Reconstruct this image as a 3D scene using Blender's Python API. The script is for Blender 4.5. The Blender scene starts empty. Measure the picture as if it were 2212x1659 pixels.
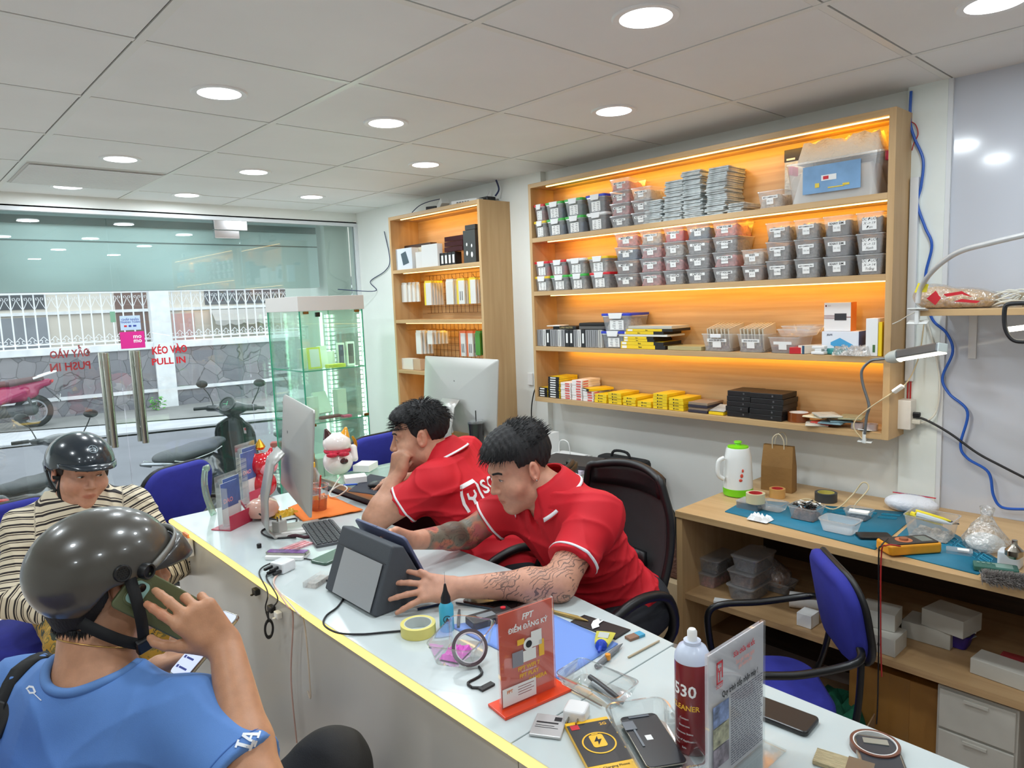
import bpy,bmesh,math,random
import numpy as np
from mathutils import Matrix,Vector
from math import radians as rad,pi as PI,atan2,cos,sin,sqrt
SC=bpy.context.scene
COL=SC.collection
# ---------------------------------------------------------------- camera (matched to a 2212x1659 frame)
IW,IH,FPX=2212.0,1659.0,1520.24
_y,_p,_r=0.73885303,-0.1173914,-0.0378766
_f=np.array([sin(_y)*cos(_p),cos(_y)*cos(_p),sin(_p)])
_rt=np.array([cos(_y),-sin(_y),0.0]);_up=np.cross(_rt,_f)
CA=cos(_r)*_rt+sin(_r)*_up
CB=-sin(_r)*_rt+cos(_r)*_up
CC=_f
EYE=np.array([0.0,0.0,1.55])
cam_d=bpy.data.cameras.new('camera');cam=bpy.data.objects.new('camera',cam_d);COL.objects.link(cam)
cam_d.sensor_fit='HORIZONTAL';cam_d.sensor_width=36.0;cam_d.lens=FPX/IW*36.0
cam_d.clip_start=0.05;cam_d.clip_end=200
cam.matrix_world=Matrix(((CA[0],CB[0],-CC[0],0),(CA[1],CB[1],-CC[1],0),(CA[2],CB[2],-CC[2],1.55),(0,0,0,1)))
SC.camera=cam
# ---------------------------------------------------------------- view, world, daylight
SC.view_settings.view_transform='Standard';SC.view_settings.look='None'
SC.view_settings.gamma=1.0;SC.view_settings.use_curve_mapping=False
SC.view_settings.exposure=0.0
WD=bpy.data.worlds.new('world');SC.world=WD;WD.use_nodes=True
bg=WD.node_tree.nodes['Background'];bg.inputs[0].default_value=(0.86,0.93,1.0,1);bg.inputs[1].default_value=2.7
CEIL=2.244
def add_light(name,kind,loc,power,color=(1,1,1),size=0.1,size_y=None,rot=None,spread=None):
 L=bpy.data.lights.new(name,kind);L.energy=power;L.color=color
 if kind=='AREA':
  L.shape='RECTANGLE' if size_y else 'DISK';L.size=size
  if size_y:L.size_y=size_y
  if spread:L.spread=spread
 o=bpy.data.objects.new(name,L);COL.objects.link(o);o.location=loc
 if rot is not None:o.rotation_euler=rot
 return o
 # downlights seen in the frame and the rest of the same rows behind the camera
DOWN=[(0.913,2.334),(0.92,3.542),(0.88,4.42),(1.551,2.36),(1.526,3.544),(1.487,4.42),(2.152,2.943),(2.147,4.151),(2.156,1.742),(1.524,1.124),(2.163,0.532),(0.915,1.12),(-0.3,2.334),(-0.3,3.542),(-0.3,1.12),(0.3,-0.2),(1.52,-0.2),(-0.9,-0.2)]
for i,(x,y)in enumerate(DOWN):
 add_light('downlight_lamp','AREA',(x,y,CEIL-0.012),5.2,(0.86,0.95,1.0),0.13,rot=(0,0,0))
 # ---------------------------------------------------------------- measuring helpers: a pixel read on a real plane of the room
def ray(px,py):return CA*((px-IW/2)/FPX)-CB*((py-IH/2)/FPX)+CC
def onz(px,py,z):d=ray(px,py);return EYE+d*((z-1.55)/d[2])
def onx(px,py,x):d=ray(px,py);return EYE+d*(x/d[0])
def ony(px,py,y):d=ray(px,py);return EYE+d*(y/d[1])
def ond(px,py,dist):return EYE+ray(px,py)*dist
def _lin(P0,dr,row,v):
 P0=np.array(P0,float)-EYE;dr=np.array(dr,float)
 k=row*FPX-v*CC
 return-(k@P0)/(k@dr)
def y_at(px,x,z):return _lin((x,0,z),(0,1,0),CA,px-IW/2)
def x_at(px,y,z):return _lin((0,y,z),(1,0,0),CA,px-IW/2)
def z_at(py,x,y):return _lin((x,y,0),(0,0,1),CB,IH/2-py)
def V3(*a):return np.array(a,float)
# ---------------------------------------------------------------- materials
MATS={}
def _nt(name):
 m=bpy.data.materials.new(name);m.use_nodes=True;nt=m.node_tree
 return m,nt,nt.nodes['Principled BSDF'],nt.nodes['Material Output']
def c4(c):return(c[0],c[1],c[2],1.0)
def srgb(r,g,b):
 f=lambda v:(v/255/12.92)if v/255<=0.04045 else((v/255+0.055)/1.055)**2.4
 return(f(r),f(g),f(b))
def mat(name,col=(0.8,0.8,0.8),rough=0.5,metal=0.0,bump=0.0,bscale=60.0,var=0.0,vscale=8.0,emit=None,es=1.0,coat=0.0,spec=None,sss=0.0,stretch=None):
 if name in MATS:return MATS[name]
 m,nt,b,out=_nt(name);N,L=nt.nodes,nt.links
 b.inputs['Base Color'].default_value=c4(col);b.inputs['Roughness'].default_value=rough;b.inputs['Metallic'].default_value=metal
 if coat:b.inputs['Coat Weight'].default_value=coat;b.inputs['Coat Roughness'].default_value=0.08
 if spec is not None:b.inputs['Specular IOR Level'].default_value=spec
 if sss:b.inputs['Subsurface Weight'].default_value=sss;b.inputs['Subsurface Radius'].default_value=(0.02,0.008,0.004)
 if emit:b.inputs['Emission Color'].default_value=c4(emit);b.inputs['Emission Strength'].default_value=es
 if var or bump:
  tc=N.new('ShaderNodeTexCoord');src=tc.outputs['Object']
  if stretch:
   mp=N.new('ShaderNodeMapping');mp.inputs['Scale'].default_value=stretch;L.new(src,mp.inputs[0]);src=mp.outputs[0]
 if var:
  n=N.new('ShaderNodeTexNoise');n.inputs['Scale'].default_value=vscale;n.inputs['Detail'].default_value=5;L.new(src,n.inputs['Vector'])
  r=N.new('ShaderNodeValToRGB');r.color_ramp.elements[0].position=0.3;r.color_ramp.elements[1].position=0.7
  r.color_ramp.elements[0].color=c4([max(0,v*(1-var))for v in col]);r.color_ramp.elements[1].color=c4([min(1,v*(1+var))for v in col])
  L.new(n.outputs[0],r.inputs[0]);L.new(r.outputs[0],b.inputs['Base Color'])
 if bump:
  n=N.new('ShaderNodeTexNoise');n.inputs['Scale'].default_value=bscale;n.inputs['Detail'].default_value=4;L.new(src,n.inputs['Vector'])
  bp=N.new('ShaderNodeBump');bp.inputs['Strength'].default_value=bump;bp.inputs['Distance'].default_value=0.01
  L.new(n.outputs[0],bp.inputs['Height']);L.new(bp.outputs[0],b.inputs['Normal'])
 MATS[name]=m;return m
def emis(name,col,s):
 if name in MATS:return MATS[name]
 m,nt,b,out=_nt(name);e=nt.nodes.new('ShaderNodeEmission');e.inputs[0].default_value=c4(col);e.inputs[1].default_value=s
 nt.links.new(e.outputs[0],out.inputs[0]);MATS[name]=m;return m
def clear(name,tint=(1,1,1),body=(0.8,0.8,0.8),op=0.35,rough=0.15,gloss=0.08,bump=0.0,bscale=30):
 """see-through plastic or glass: partly straight through, partly a milky body, with a sheen that grows at grazing angles"""
 if name in MATS:return MATS[name]
 m,nt,b,out=_nt(name);N,L=nt.nodes,nt.links
 t=N.new('ShaderNodeBsdfTransparent');t.inputs[0].default_value=c4(tint)
 b.inputs['Base Color'].default_value=c4(body);b.inputs['Roughness'].default_value=rough
 mx=N.new('ShaderNodeMixShader');mx.inputs[0].default_value=op;L.new(t.outputs[0],mx.inputs[1]);L.new(b.outputs[0],mx.inputs[2])
 g=N.new('ShaderNodeBsdfGlossy');g.inputs['Roughness'].default_value=rough;g.inputs[0].default_value=(1,1,1,1)
 fr=N.new('ShaderNodeLayerWeight');fr.inputs[0].default_value=0.3
 mul=N.new('ShaderNodeMath');mul.operation='MULTIPLY_ADD';mul.inputs[1].default_value=0.5;mul.inputs[2].default_value=gloss;L.new(fr.outputs['Fresnel'],mul.inputs[0])
 m2=N.new('ShaderNodeMixShader');L.new(mul.outputs[0],m2 .inputs[0]);L.new(mx.outputs[0],m2 .inputs[1]);L.new(g.outputs[0],m2 .inputs[2])
 if bump:
  n=N.new('ShaderNodeTexNoise');n.inputs['Scale'].default_value=bscale;bp=N.new('ShaderNodeBump');bp.inputs['Strength'].default_value=bump;bp.inputs['Distance'].default_value=0.02
  tc=N.new('ShaderNodeTexCoord');L.new(tc.outputs['Object'],n.inputs['Vector']);L.new(n.outputs[0],bp.inputs['Height'])
  for s in(b,g):L.new(bp.outputs[0],s.inputs['Normal'])
 L.new(m2 .outputs[0],out.inputs[0]);MATS[name]=m;return m
def wood(name,c1,c2,axis='y',rough=0.45,sc=1.0):
 if name in MATS:return MATS[name]
 m,nt,b,out=_nt(name);N,L=nt.nodes,nt.links
 tc=N.new('ShaderNodeTexCoord');mp=N.new('ShaderNodeMapping')
 s={'x':(1.2,14,30),'y':(14,1.2,30),'z':(14,14,1.2)}[axis]
 mp.inputs['Scale'].default_value=[v*sc for v in s];L.new(tc.outputs['Object'],mp.inputs[0])
 n=N.new('ShaderNodeTexNoise');n.inputs['Scale'].default_value=1.6;n.inputs['Detail'].default_value=8;n.inputs['Distortion'].default_value=0.6;L.new(mp.outputs[0],n.inputs['Vector'])
 r=N.new('ShaderNodeValToRGB');r.color_ramp.elements[0].position=0.32;r.color_ramp.elements[1].position=0.68
 r.color_ramp.elements[0].color=c4(c1);r.color_ramp.elements[1].color=c4(c2)
 L.new(n.outputs[0],r.inputs[0]);L.new(r.outputs[0],b.inputs['Base Color']);b.inputs['Roughness'].default_value=rough
 MATS[name]=m;return m
def col(r,g,b,rough=0.5,metal=0.0,**k):
 return mat('paint_%d_%d_%d_%d_%d'%(r,g,b,int(rough*100),int(metal*10))+''.join('%s%g'%(a[0],v)for a,v in sorted(k.items())if isinstance(v,(int,float))),srgb(r,g,b),rough,metal,**k)
 # ---------------------------------------------------------------- mesh builder
def rotm(rx=0,ry=0,rz=0):
 return(Matrix.Rotation(rz,3,'Z')@Matrix.Rotation(ry,3,'Y')@Matrix.Rotation(rx,3,'X'))
def frame(loc,xd,yd):
 x=Vector(xd).normalized();y=Vector(yd);z=x.cross(y).normalized();y=z.cross(x)
 return Matrix(((x[0],y[0],z[0],loc[0]),(x[1],y[1],z[1],loc[1]),(x[2],y[2],z[2],loc[2]),(0,0,0,1)))
class MB:
 def __init__(s):s.v=[];s.f=[];s.m=[];s.M=Matrix.Identity(4);s.mats=[]
 def mi(s,m):
  if m is None:return 0
  if m not in s.mats:s.mats.append(m)
  return s.mats.index(m)
 def at(s,loc=(0,0,0),rx=0,ry=0,rz=0):s.M=Matrix.Translation(loc)@rotm(rx,ry,rz).to_4x4();return s
 def fr(s,M):s.M=M;return s
 def add(s,vs,fs,m=None):
  o=len(s.v);k=s.mi(m);s.v+=[tuple(s.M@Vector(p))for p in vs]
  s.f+=[tuple(o+i for i in f)for f in fs];s.m+=[k]*len(fs);return s
 def box(s,x0,x1,y0,y1,z0,z1,m=None):
  return s.add([(x0,y0,z0),(x1,y0,z0),(x1,y1,z0),(x0,y1,z0),(x0,y0,z1),(x1,y0,z1),(x1,y1,z1),(x0,y1,z1)],[(0,3,2,1),(4,5,6,7),(0,1,5,4),(1,2,6,5),(2,3,7,6),(3,0,4,7)],m)
 def cb(s,c,d,m=None):return s.box(c[0]-d[0]/2,c[0]+d[0]/2,c[1]-d[1]/2,c[1]+d[1]/2,c[2]-d[2]/2,c[2]+d[2]/2,m)
 def prism(s,poly,z0,z1,m=None):
  n=len(poly);vs=[(p[0],p[1],z0)for p in poly]+[(p[0],p[1],z1)for p in poly]
  return s.add(vs,[tuple(range(n-1,-1,-1)),tuple(range(n,2*n))]+[(i,(i+1)%n,n+(i+1)%n,n+i)for i in range(n)],m)
 def rbox(s,w,d,h,r,m=None,seg=5,z0=0):
  return s.prism(rrect(w,d,r,seg),z0,z0+h,m)
 def loft(s,rings,m=None,cap0=True,cap1=True):
  n=len(rings[0]);vs=[p for r in rings for p in r];fs=[]
  for k in range(len(rings)-1):
   fs+=[(k*n+i,k*n+(i+1)%n,(k+1)*n+(i+1)%n,(k+1)*n+i)for i in range(n)]
  if cap0:fs.append(tuple(range(n-1,-1,-1)))
  if cap1:fs.append(tuple((len(rings)-1)*n+i for i in range(n)))
  return s.add(vs,fs,m)
 def lathe(s,prof,m=None,n=24,cap0=True,cap1=True):
  return s.loft([[(r*cos(2*PI*i/n),r*sin(2*PI*i/n),z)for i in range(n)]for r,z in prof],m,cap0,cap1)
 def tube(s,pts,r,m=None,n=8,sub=0):
  P=[Vector(p)for p in pts]
  if sub:P=smooth_path(P,sub)
  rs=r if isinstance(r,(list,tuple))else[r]*len(P)
  if len(rs)!=len(P):rs=[rs[0]+(rs[-1]-rs[0])*i/(len(P)-1)for i in range(len(P))]
  t=(P[1]-P[0]).normalized();u=t.orthogonal().normalized();rings=[]
  for i,p in enumerate(P):
   t2=(P[min(i+1,len(P)-1)]-P[max(i-1,0)]).normalized()
   u=(u-t2*u.dot(t2));u=u.normalized()if u.length>1e-6 else t2 .orthogonal().normalized();w=t2 .cross(u)
   rings.append([tuple(p+(u*cos(2*PI*k/n)+w*sin(2*PI*k/n))*rs[i])for k in range(n)])
  return s.loft(rings,m)
 def torus(s,R,r,m=None,n=32,k=10,ry=None):
  rings=[]
  for i in range(n+1):
   a=2*PI*i/n
   rings.append([((R+r*cos(b))*cos(a),(R+r*cos(b))*sin(a),(ry or r)*sin(b))for b in[2*PI*j/k for j in range(k)]])
  return s.loft(rings,m,False,False)
 def ring(s,r0,r1,z0,z1,m=None,n=32):
  return s.lathe([(r0,z0),(r1,z0),(r1,z1),(r0,z1),(r0,z0)],m,n,False,False)
 def ball(s,c,r,m=None,n=16,k=10):
  r=r if isinstance(r,(list,tuple))else(r,r,r)
  rings=[[(c[0]+r[0]*sin(t)*cos(2*PI*i/n),c[1]+r[1]*sin(t)*sin(2*PI*i/n),c[2]-r[2]*cos(t))for i in range(n)]for t in[PI*(j+0.02)/(k+0.04)for j in range(k+1)]]
  return s.loft(rings,m)
 def grid(s,fn,nu,nv,m=None,close=False):
  vs=[tuple(fn(i/nu,j/nv))for j in range(nv+1)for i in range(nu+1)]
  return s.add(vs,[(j*(nu+1)+i,j*(nu+1)+i+1,(j+1)*(nu+1)+i+1,(j+1)*(nu+1)+i)for j in range(nv)for i in range(nu)],m)
 def mesh(s,name,m=None):
  me=bpy.data.meshes.new(name);me.from_pydata(s.v,[],s.f)
  mats=s.mats or[m]
  for k in mats:me.materials.append(k)
  if s.mats:me.polygons.foreach_set('material_index',s.m)
  me.update();return me
 def build(s,name,m=None,parent=None,loc=None,rz=None,smooth=False,bevel=0.0,seg=2,solid=0.0):
  me=s.mesh(name,m);o=bpy.data.objects.new(name,me);COL.objects.link(o)
  if parent:o.parent=parent
  if loc is not None:o.location=loc
  if rz is not None:o.rotation_euler=(0,0,rz)
  if solid:
   k=o.modifiers.new('thickness','SOLIDIFY');k.thickness=solid;k.offset=0
  if bevel:
   k=o.modifiers.new('bevel','BEVEL');k.width=bevel;k.segments=seg;k.limit_method='ANGLE';k.angle_limit=0.7
  if smooth:
   try:me.shade_smooth()
   except Exception:me.polygons.foreach_set('use_smooth',[True]*len(me.polygons))
   if smooth is True:me.set_sharp_from_angle(angle=rad(42))
  return o
def rrect(w,d,r,seg=5):
 out=[]
 for cx_,cy_,a0 in((w/2-r,d/2-r,0),(-w/2+r,d/2-r,90),(-w/2+r,-d/2+r,180),(w/2-r,-d/2+r,270)):
  for i in range(seg+1):
   a=rad(a0+90*i/seg);out.append((cx_+r*cos(a),cy_+r*sin(a)))
 return out
def smooth_path(P,sub=6):
 out=[]
 for i in range(len(P)-1):
  p0,p1,p2,p3=P[max(i-1,0)],P[i],P[i+1],P[min(i+2,len(P)-1)]
  for k in range(sub):
   t=k/sub;out.append(0.5*((2*p1)+(-p0+p2)*t+(2*p0-5*p1+4*p2-p3)*t*t+(-p0+3*p1-3*p2+p3)*t**3))
 out.append(P[-1]);return out
def tag(o,label=None,cat=None,group=None,kind=None):
 if label:o['label']=label
 if cat:o['category']=cat
 if group:o['group']=group
 if kind:o['kind']=kind
 return o
def thing(name,label,cat,loc=(0,0,0),rz=0.0,group=None,rot=None):
 o=bpy.data.objects.new(name,None);COL.objects.link(o);o.empty_display_size=0.05
 o.location=loc;o.rotation_euler=rot if rot else(0,0,rz)
 return tag(o,label,cat,group)
KIDS={}
def dup(o,loc,rz=0.0,label=None,group=None,rot=None,scale=None):
 r=o.copy();COL.objects.link(r);r.location=loc;r.rotation_euler=rot if rot else(0,0,rz)
 if scale:r.scale=scale
 for ch in list(o.children):
  c=ch.copy();COL.objects.link(c);c.parent=r
  for g in list(ch.children):
   d=g.copy();COL.objects.link(d);d.parent=c
 return tag(r,label,None,group)
_TX={}
def text_mesh(s,size,shear=0.0,bold=0.0,ext=0.0002,align='CENTER',spacing=1.0,wx=1.0):
 key=(s,size,shear,bold,ext,align,spacing,wx)
 if key in _TX:return _TX[key]
 cu=bpy.data.curves.new('lettering','FONT');cu.body=s;cu.size=size;cu.align_x=align;cu.align_y='CENTER'
 cu.extrude=ext;cu.shear=shear;cu.offset=bold*size;cu.space_character=spacing;cu.resolution_u=2;cu.space_line=0.95
 o=bpy.data.objects.new('tmp',cu);COL.objects.link(o)
 me=bpy.data.meshes.new_from_object(o);bpy.data.objects.remove(o)
 if wx!=1.0:
  for v in me.vertices:v.co.x*=wx
 _TX[key]=me;return me
def text(s,size,m,parent,M,name='lettering',label=None,**k):
 me=text_mesh(s,size,**k).copy();me.materials.clear();me.materials.append(m)
 o=bpy.data.objects.new(name,me);COL.objects.link(o);o.parent=parent
 o.matrix_local=M if isinstance(M,Matrix)else frame(*M)
 if label:o['label']=label
 return o
FX=((1,0,0),(0,0,1))  # lettering on a face turned to -y
def part(o,label):o['label']=label;return o
def struct(o):o['kind']='structure';return o
# ================================================================ the room
wall_m=mat('wall_paint',srgb(240,242,238),0.55,var=0.03,vscale=3,bump=0.05,bscale=40)
gloss_wall=mat('gloss_panel',srgb(204,208,218),0.12,var=0.02,vscale=2,coat=0.3)
ceil_m=mat('ceiling_tile',srgb(238,238,238),0.6,var=0.03,vscale=2.5)
grid_m=mat('ceiling_bar',srgb(235,234,230),0.35)
dark_m=mat('dark_gap',srgb(70,66,64),0.9)
# floor of pale pink tiles
m,nt,b,out=_nt('floor_tile');N,L=nt.nodes,nt.links
tc=N.new('ShaderNodeTexCoord');mp=N.new('ShaderNodeMapping');mp.inputs['Rotation'].default_value=(0,0,0);L.new(tc.outputs['Object'],mp.inputs[0])
br=N.new('ShaderNodeTexBrick');br.offset=0;br.inputs['Scale'].default_value=1;br.inputs['Brick Width'].default_value=0.6;br.inputs['Row Height'].default_value=0.6
br.inputs['Mortar Size'].default_value=0.003;br.inputs['Color1'].default_value=c4(srgb(216,200,190));br.inputs['Color2'].default_value=c4(srgb(211,194,184));br.inputs['Mortar'].default_value=c4(srgb(150,120,110))
L.new(mp.outputs[0],br.inputs[0]);L.new(br.outputs[0],b.inputs['Base Color']);b.inputs['Roughness'].default_value=0.18
MATS['floor_tile']=m
struct(MB().box(-1.7,3.0,-2.0,4.86,-0.1,0).build('floor',m))
# ceiling: tiles in a bar grid
TX,TY,X0,Y0=0.6120,0.5980,-0.0170,1.4150
cb_=MB()
cb_.box(-1.7,3.0,-2.0,4.8,CEIL+0.004,CEIL+0.06,dark_m)
tiles=[]
for i in range(-3,5):
 for j in range(-6,6):
  x0,x1,y0,y1=X0+i*TX+0.013,X0+(i+1)*TX-0.0155,Y0+j*TY+0.013,Y0+(j+1)*TY-0.0155
  x0,x1,y0,y1=max(x0,-1.7),min(x1,2.86),max(y0,-2.0),min(y1,4.735)
  if x1-x0>0.02 and y1-y0>0.02:cb_.box(x0,x1,y0,y1,CEIL,CEIL+0.012,ceil_m)
struct(cb_.build('ceiling'))
g_=MB()
for i in range(-2,5):
 x=X0+i*TX;g_.box(x-0.011,x+0.012,-2.0,4.735,CEIL-0.0012,CEIL+0.006,grid_m)
for j in range(-5,6):
 y=Y0+j*TY
 for i in range(-3,5):
  x0,x1=max(-1.7,X0+i*TX+0.013),min(2.83,X0+(i+1)*TX-0.0125)
  g_.box(x0,x1,y-0.0105,y+0.0115,CEIL-0.0008,CEIL+0.006,grid_m)
struct(g_.build('trim_1'))
# louvred vent tile
vt=thing('ceiling_vent','louvred air vent tile set flush in the ceiling near the shop front','vent',(X0+1.5*TX,Y0+4.5*TY,CEIL-0.004))
MB().box(-0.29,0.29,-0.284,0.284,0,0.003).build('backing',mat('vent_back',srgb(215,213,210),0.6),vt)
s_=MB()
for k in range(24):
 s_.at((0,-0.27+k*0.0235,-0.003),rx=0.0).box(-0.28,0.28,-0.0085,0.0085,-0.0006,0.0006)
s_.build('slats',ceil_m,vt)
# walls
struct(MB().box(2.80,3.0,2.78,4.86,0,CEIL+0.06).build('wall_right_front',mat('wall_paint')))
struct(MB().box(2.84,3.0,0.94,2.78,0,CEIL+0.06).build('wall_right',mat('wall_paint')))
struct(MB().box(2.80,3.0,0.815,0.94,0,CEIL+0.06).build('trim_2',mat('pilaster_paint',srgb(234,240,236),0.35,var=0.03,vscale=9)))
struct(MB().box(2.815,3.0,-2.0,0.815,0,CEIL+0.06).build('wall_right_back',gloss_wall))
struct(MB().box(2.802,2.815,0.80,0.815,0,CEIL).build('trim_3',mat('alu_white',srgb(225,228,232),0.3)))
struct(MB().box(-1.9,-1.7,-2.0,4.86,0,CEIL+0.06).build('wall_left',wall_m))
struct(MB().box(-1.9,3.0,-2.2,-2.0,0,CEIL+0.06).build('wall_back',wall_m))
struct(MB().box(-1.7,2.80,4.735,4.86,2.165,CEIL+0.06).build('wall_front',wall_m))
# glass front: frame, fixed panes and two doors
alu=mat('alu_white')
YG=4.75
struct(MB().box(-1.7,2.80,4.725,4.775,2.145,2.168).box(-1.7,2.8,4.735,4.765,2.168,2.18).build('trim_4',alu,bevel=0.002))
struct(MB().box(2.775,2.80,4.725,4.775,0,2.15).build('trim_5',alu,bevel=0.002))
glass=clear('shop_glass',tint=(0.93,0.97,0.96),body=(0.6,0.75,0.7),op=0.02,rough=0.0,gloss=0.045)
edge_m=mat('glass_edge',srgb(120,160,150),0.2)
def pane(name,x0,x1,z0,z1,kind='structure'):
 o=MB().box(x0,x1,YG-0.005,YG+0.005,z0,z1).build(name,glass);o['kind']=kind;return o
pane("window_1",1.918,2.775,0.0,2.145)
pane('window_3',-1.7,0.335,0.0,2.145)
chrome=mat('brushed_steel',srgb(170,165,155),0.22,1.0)
def door(n,x0,x1):
 d=pane('door_%d'%n,x0,x1,0.012,2.14);return d
d1=door(1,0.34,1.118);d2=door(2,1.122,1.913)
for d,xh in((d1,1.035),(d2,1.205)):
 for ys in(-1,1):
  hb=MB().at((xh,YG+ys*0.05,0)).lathe([(0.0185,0.765),(0.019,0.768),(0.019,1.332),(0.0185,1.335)],n=20)
  for zz in(0.86,1.24):hb.M=Matrix.Identity(4);hb.tube([(xh,YG,zz),(xh,YG+ys*0.05,zz)],0.008)
  hb.build('door_handle',chrome,d,smooth=True)
pf=MB().box(1.745,1.965,YG-0.018,YG+0.018,2.085,2.15).box(1.745,1.908,YG-0.018,YG+0.018,2.03,2.082)
pf.build('patch_fitting',mat('satin_steel',srgb(200,198,200),0.18,1.0),d2,bevel=0.003)
# lettering and stickers on the doors
red_v=mat('red_vinyl',srgb(205,30,45),0.5)
def glass_text(s,px0,px1,py0,py1,mirror=False,size=0.06):
 a=ony(px0,(py0+py1)/2,YG-0.007);c=ony(px1,(py0+py1)/2,YG-0.007);t=ony((px0+px1)/2,py0,YG);u=ony((px0+px1)/2,py1,YG)
 me=text_mesh(s,1.0,bold=0.03,ext=0.0);w=max(v.co.x for v in me.vertices)-min(v.co.x for v in me.vertices)
 caps=0.72;h=(t[2]-u[2])
 o=text(s,1.0,red_v,d1 if px0<260 else d2,frame(((a[0]+c[0])/2,YG-0.0075 if not mirror else YG+0.0075,(a[2]+c[2])/2-0.0),(-1,0,0)if mirror else(1,0,0),(0,0,1)),bold=0.03,ext=0.0)
 o.scale=((c[0]-a[0])/w,h/caps,1);return o
glass_text('KÉO VÀO',328,404,748,764);glass_text('PULL IN',328,401,773,787)
glass_text('ĐẨY VÀO',108,196,757,773,True);glass_text('PUSH IN',109,197,784,801,True)
sg=MB()
def sticker(px0,px1,py0,py1,m,par,y=YG-0.0065):
 a=ony(px0,py1,y);c=ony(px1,py0,y)
 return MB().box(a[0],c[0],y-0.0004,y,a[2],c[2]).build('sticker',m,par),a,c
s1,a,c=sticker(262,311,715,754,mat('pink_sticker',srgb(215,40,140),0.4),d2)
part(s1,'square pink payment sticker')
wt=mat('white_print',srgb(245,245,245),0.5)
for k,t in enumerate(('mo','mo')):
 text(t,0.036,wt,s1,((a[0]+(c[0]-a[0])*0.7,YG-0.0075,c[2]-0.030-k*0.026),*FX),bold=0.02,ext=0)
s2,a,c=sticker(261,302,681,714,mat('blue_sticker',srgb(185,205,230),0.4),d2)
part(s2,'pale blue payment notice')
bl=mat('blue_print',srgb(40,60,150),0.5)
text('CHẤP NHẬN\nTHANH TOÁN',0.0165,bl,s2,(((a[0]+c[0])/2,YG-0.0075,c[2]-0.032),*FX),ext=0,bold=0.01)
MB().box(a[0]+0.02,a[0]+0.035,YG-0.0078,YG-0.0072,a[2]+0.02,a[2]+0.03,red_v).box(a[0]+0.045,a[0]+0.06,YG-0.0078,YG-0.0072,a[2]+0.02,a[2]+0.03,bl).box(a[0]+0.07,a[0]+0.088,YG-0.0078,YG-0.0072,a[2]+0.02,a[2]+0.03,bl).build('print',None,s2)
MB().at((1.105,YG-0.006,1.545)).box(-0.014,0.014,-0.0006,0.0006,-0.032,0.032).build('sticker',mat('green_sticker',srgb(120,165,140),0.5),d1)
# downlights
for i,(x,y)in enumerate(DOWN):
 if i>=12:continue
 L_=['nearest the shop front, left row','over the left of the counter','front row above the glass doors']
 lab=['round white downlight above the far end of the counter','round white downlight beside the louvred vent','leftmost round downlight next to the glass shop front','round white downlight over the rear of the counter, level with the brighter left one','middle round downlight three tiles from the glass front','second downlight from the left close to the glass front','round downlight nearest the tall narrow display unit','round downlight closest to the front right corner','round downlight just in front of the wide lit wall shelf','large round downlight at the top centre of the photo','round downlight cut off at the top right edge','round downlight directly above the seated customers'][i]
 t=thing('ceiling_light',lab,'downlight',(x,y,CEIL),group='recessed ceiling downlights')
 MB().lathe([(0.066,-0.004),(0.082,-0.005),(0.086,-0.001),(0.086,0.003),(0.066,0.003),(0.066,-0.004)],n=40,cap0=False,cap1=False).build('rim',mat('lamp_rim',srgb(240,240,240),0.3),t,smooth=True)
 MB().lathe([(0.0,-0.0034),(0.066,-0.0034)],n=40,cap0=False,cap1=False).build('diffuser',emis('lamp_glow',(0.93,0.96,1.0),6.0),t)
 # ================================================================ fixed furniture
W1,W2=srgb(188,152,106),srgb(204,170,124)
wd_y=wood('pale_wood_y',W1,W2,'y');wd_z=wood('pale_wood_z',W1,W2,'z');wd_x=wood('pale_wood_x',W1,W2,'x')
ORANGE=(1.0,0.50,0.03)
led_m=emis('led_strip_warm',(1.0,0.62,0.22),5.0)
def led(parent,x,y0,y1,z,power,off=0.0):
 MB().box(x-0.004,x+0.004,y0,y1,z-0.004,z).build('led_strip',led_m,parent)
 add_light('shelf_led_light','AREA',(x+0.062,(y0+y1)/2,z-0.006),power*1.15,ORANGE,0.012,y1-y0,rot=(0,rad(-48),0))
 # wide shelf cabinet on the right wall
CX,CY0,CY1=2.65,0.925,2.727
LV=[1.028,1.303,1.595,1.874]  # shelf surfaces, lowest first
cab=thing('wall_shelf','wide pale wood wall shelf with four orange-lit tiers crowded with bins','shelf')
MB().box(CX,2.825,CY0,CY0+0.023,1.004,2.155).build('side_panel',wd_z,cab,bevel=0.001)
MB().box(CX,2.825,CY1-0.018,CY1,1.004,2.155).build('side_panel',wd_z,cab,bevel=0.001)
MB().box(CX,2.825,CY0+0.023,CY1-0.018,2.133,2.155).build('top_panel',wd_y,cab,bevel=0.001)
MB().box(CX,2.825,CY0+0.023,CY1-0.018,1.004,1.028).build('bottom_panel',wd_y,cab,bevel=0.001)
MB().box(2.825,2.839,CY0,CY1,1.004,2.155).build('back_panel',wd_y,cab)
for z in LV[1:]:MB().box(CX,2.825,CY0+0.023,CY1-0.018,z-0.023,z).build('shelf_board',wd_y,cab,bevel=0.001)
for z,pw,dx in((2.133,1.5,0.03),(1.851,1.35,0.03),(1.572,1.35,0.04),(1.280,0.9,0.08)):led(cab,CX+dx,CY0+0.03,2.62,z,pw)
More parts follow.
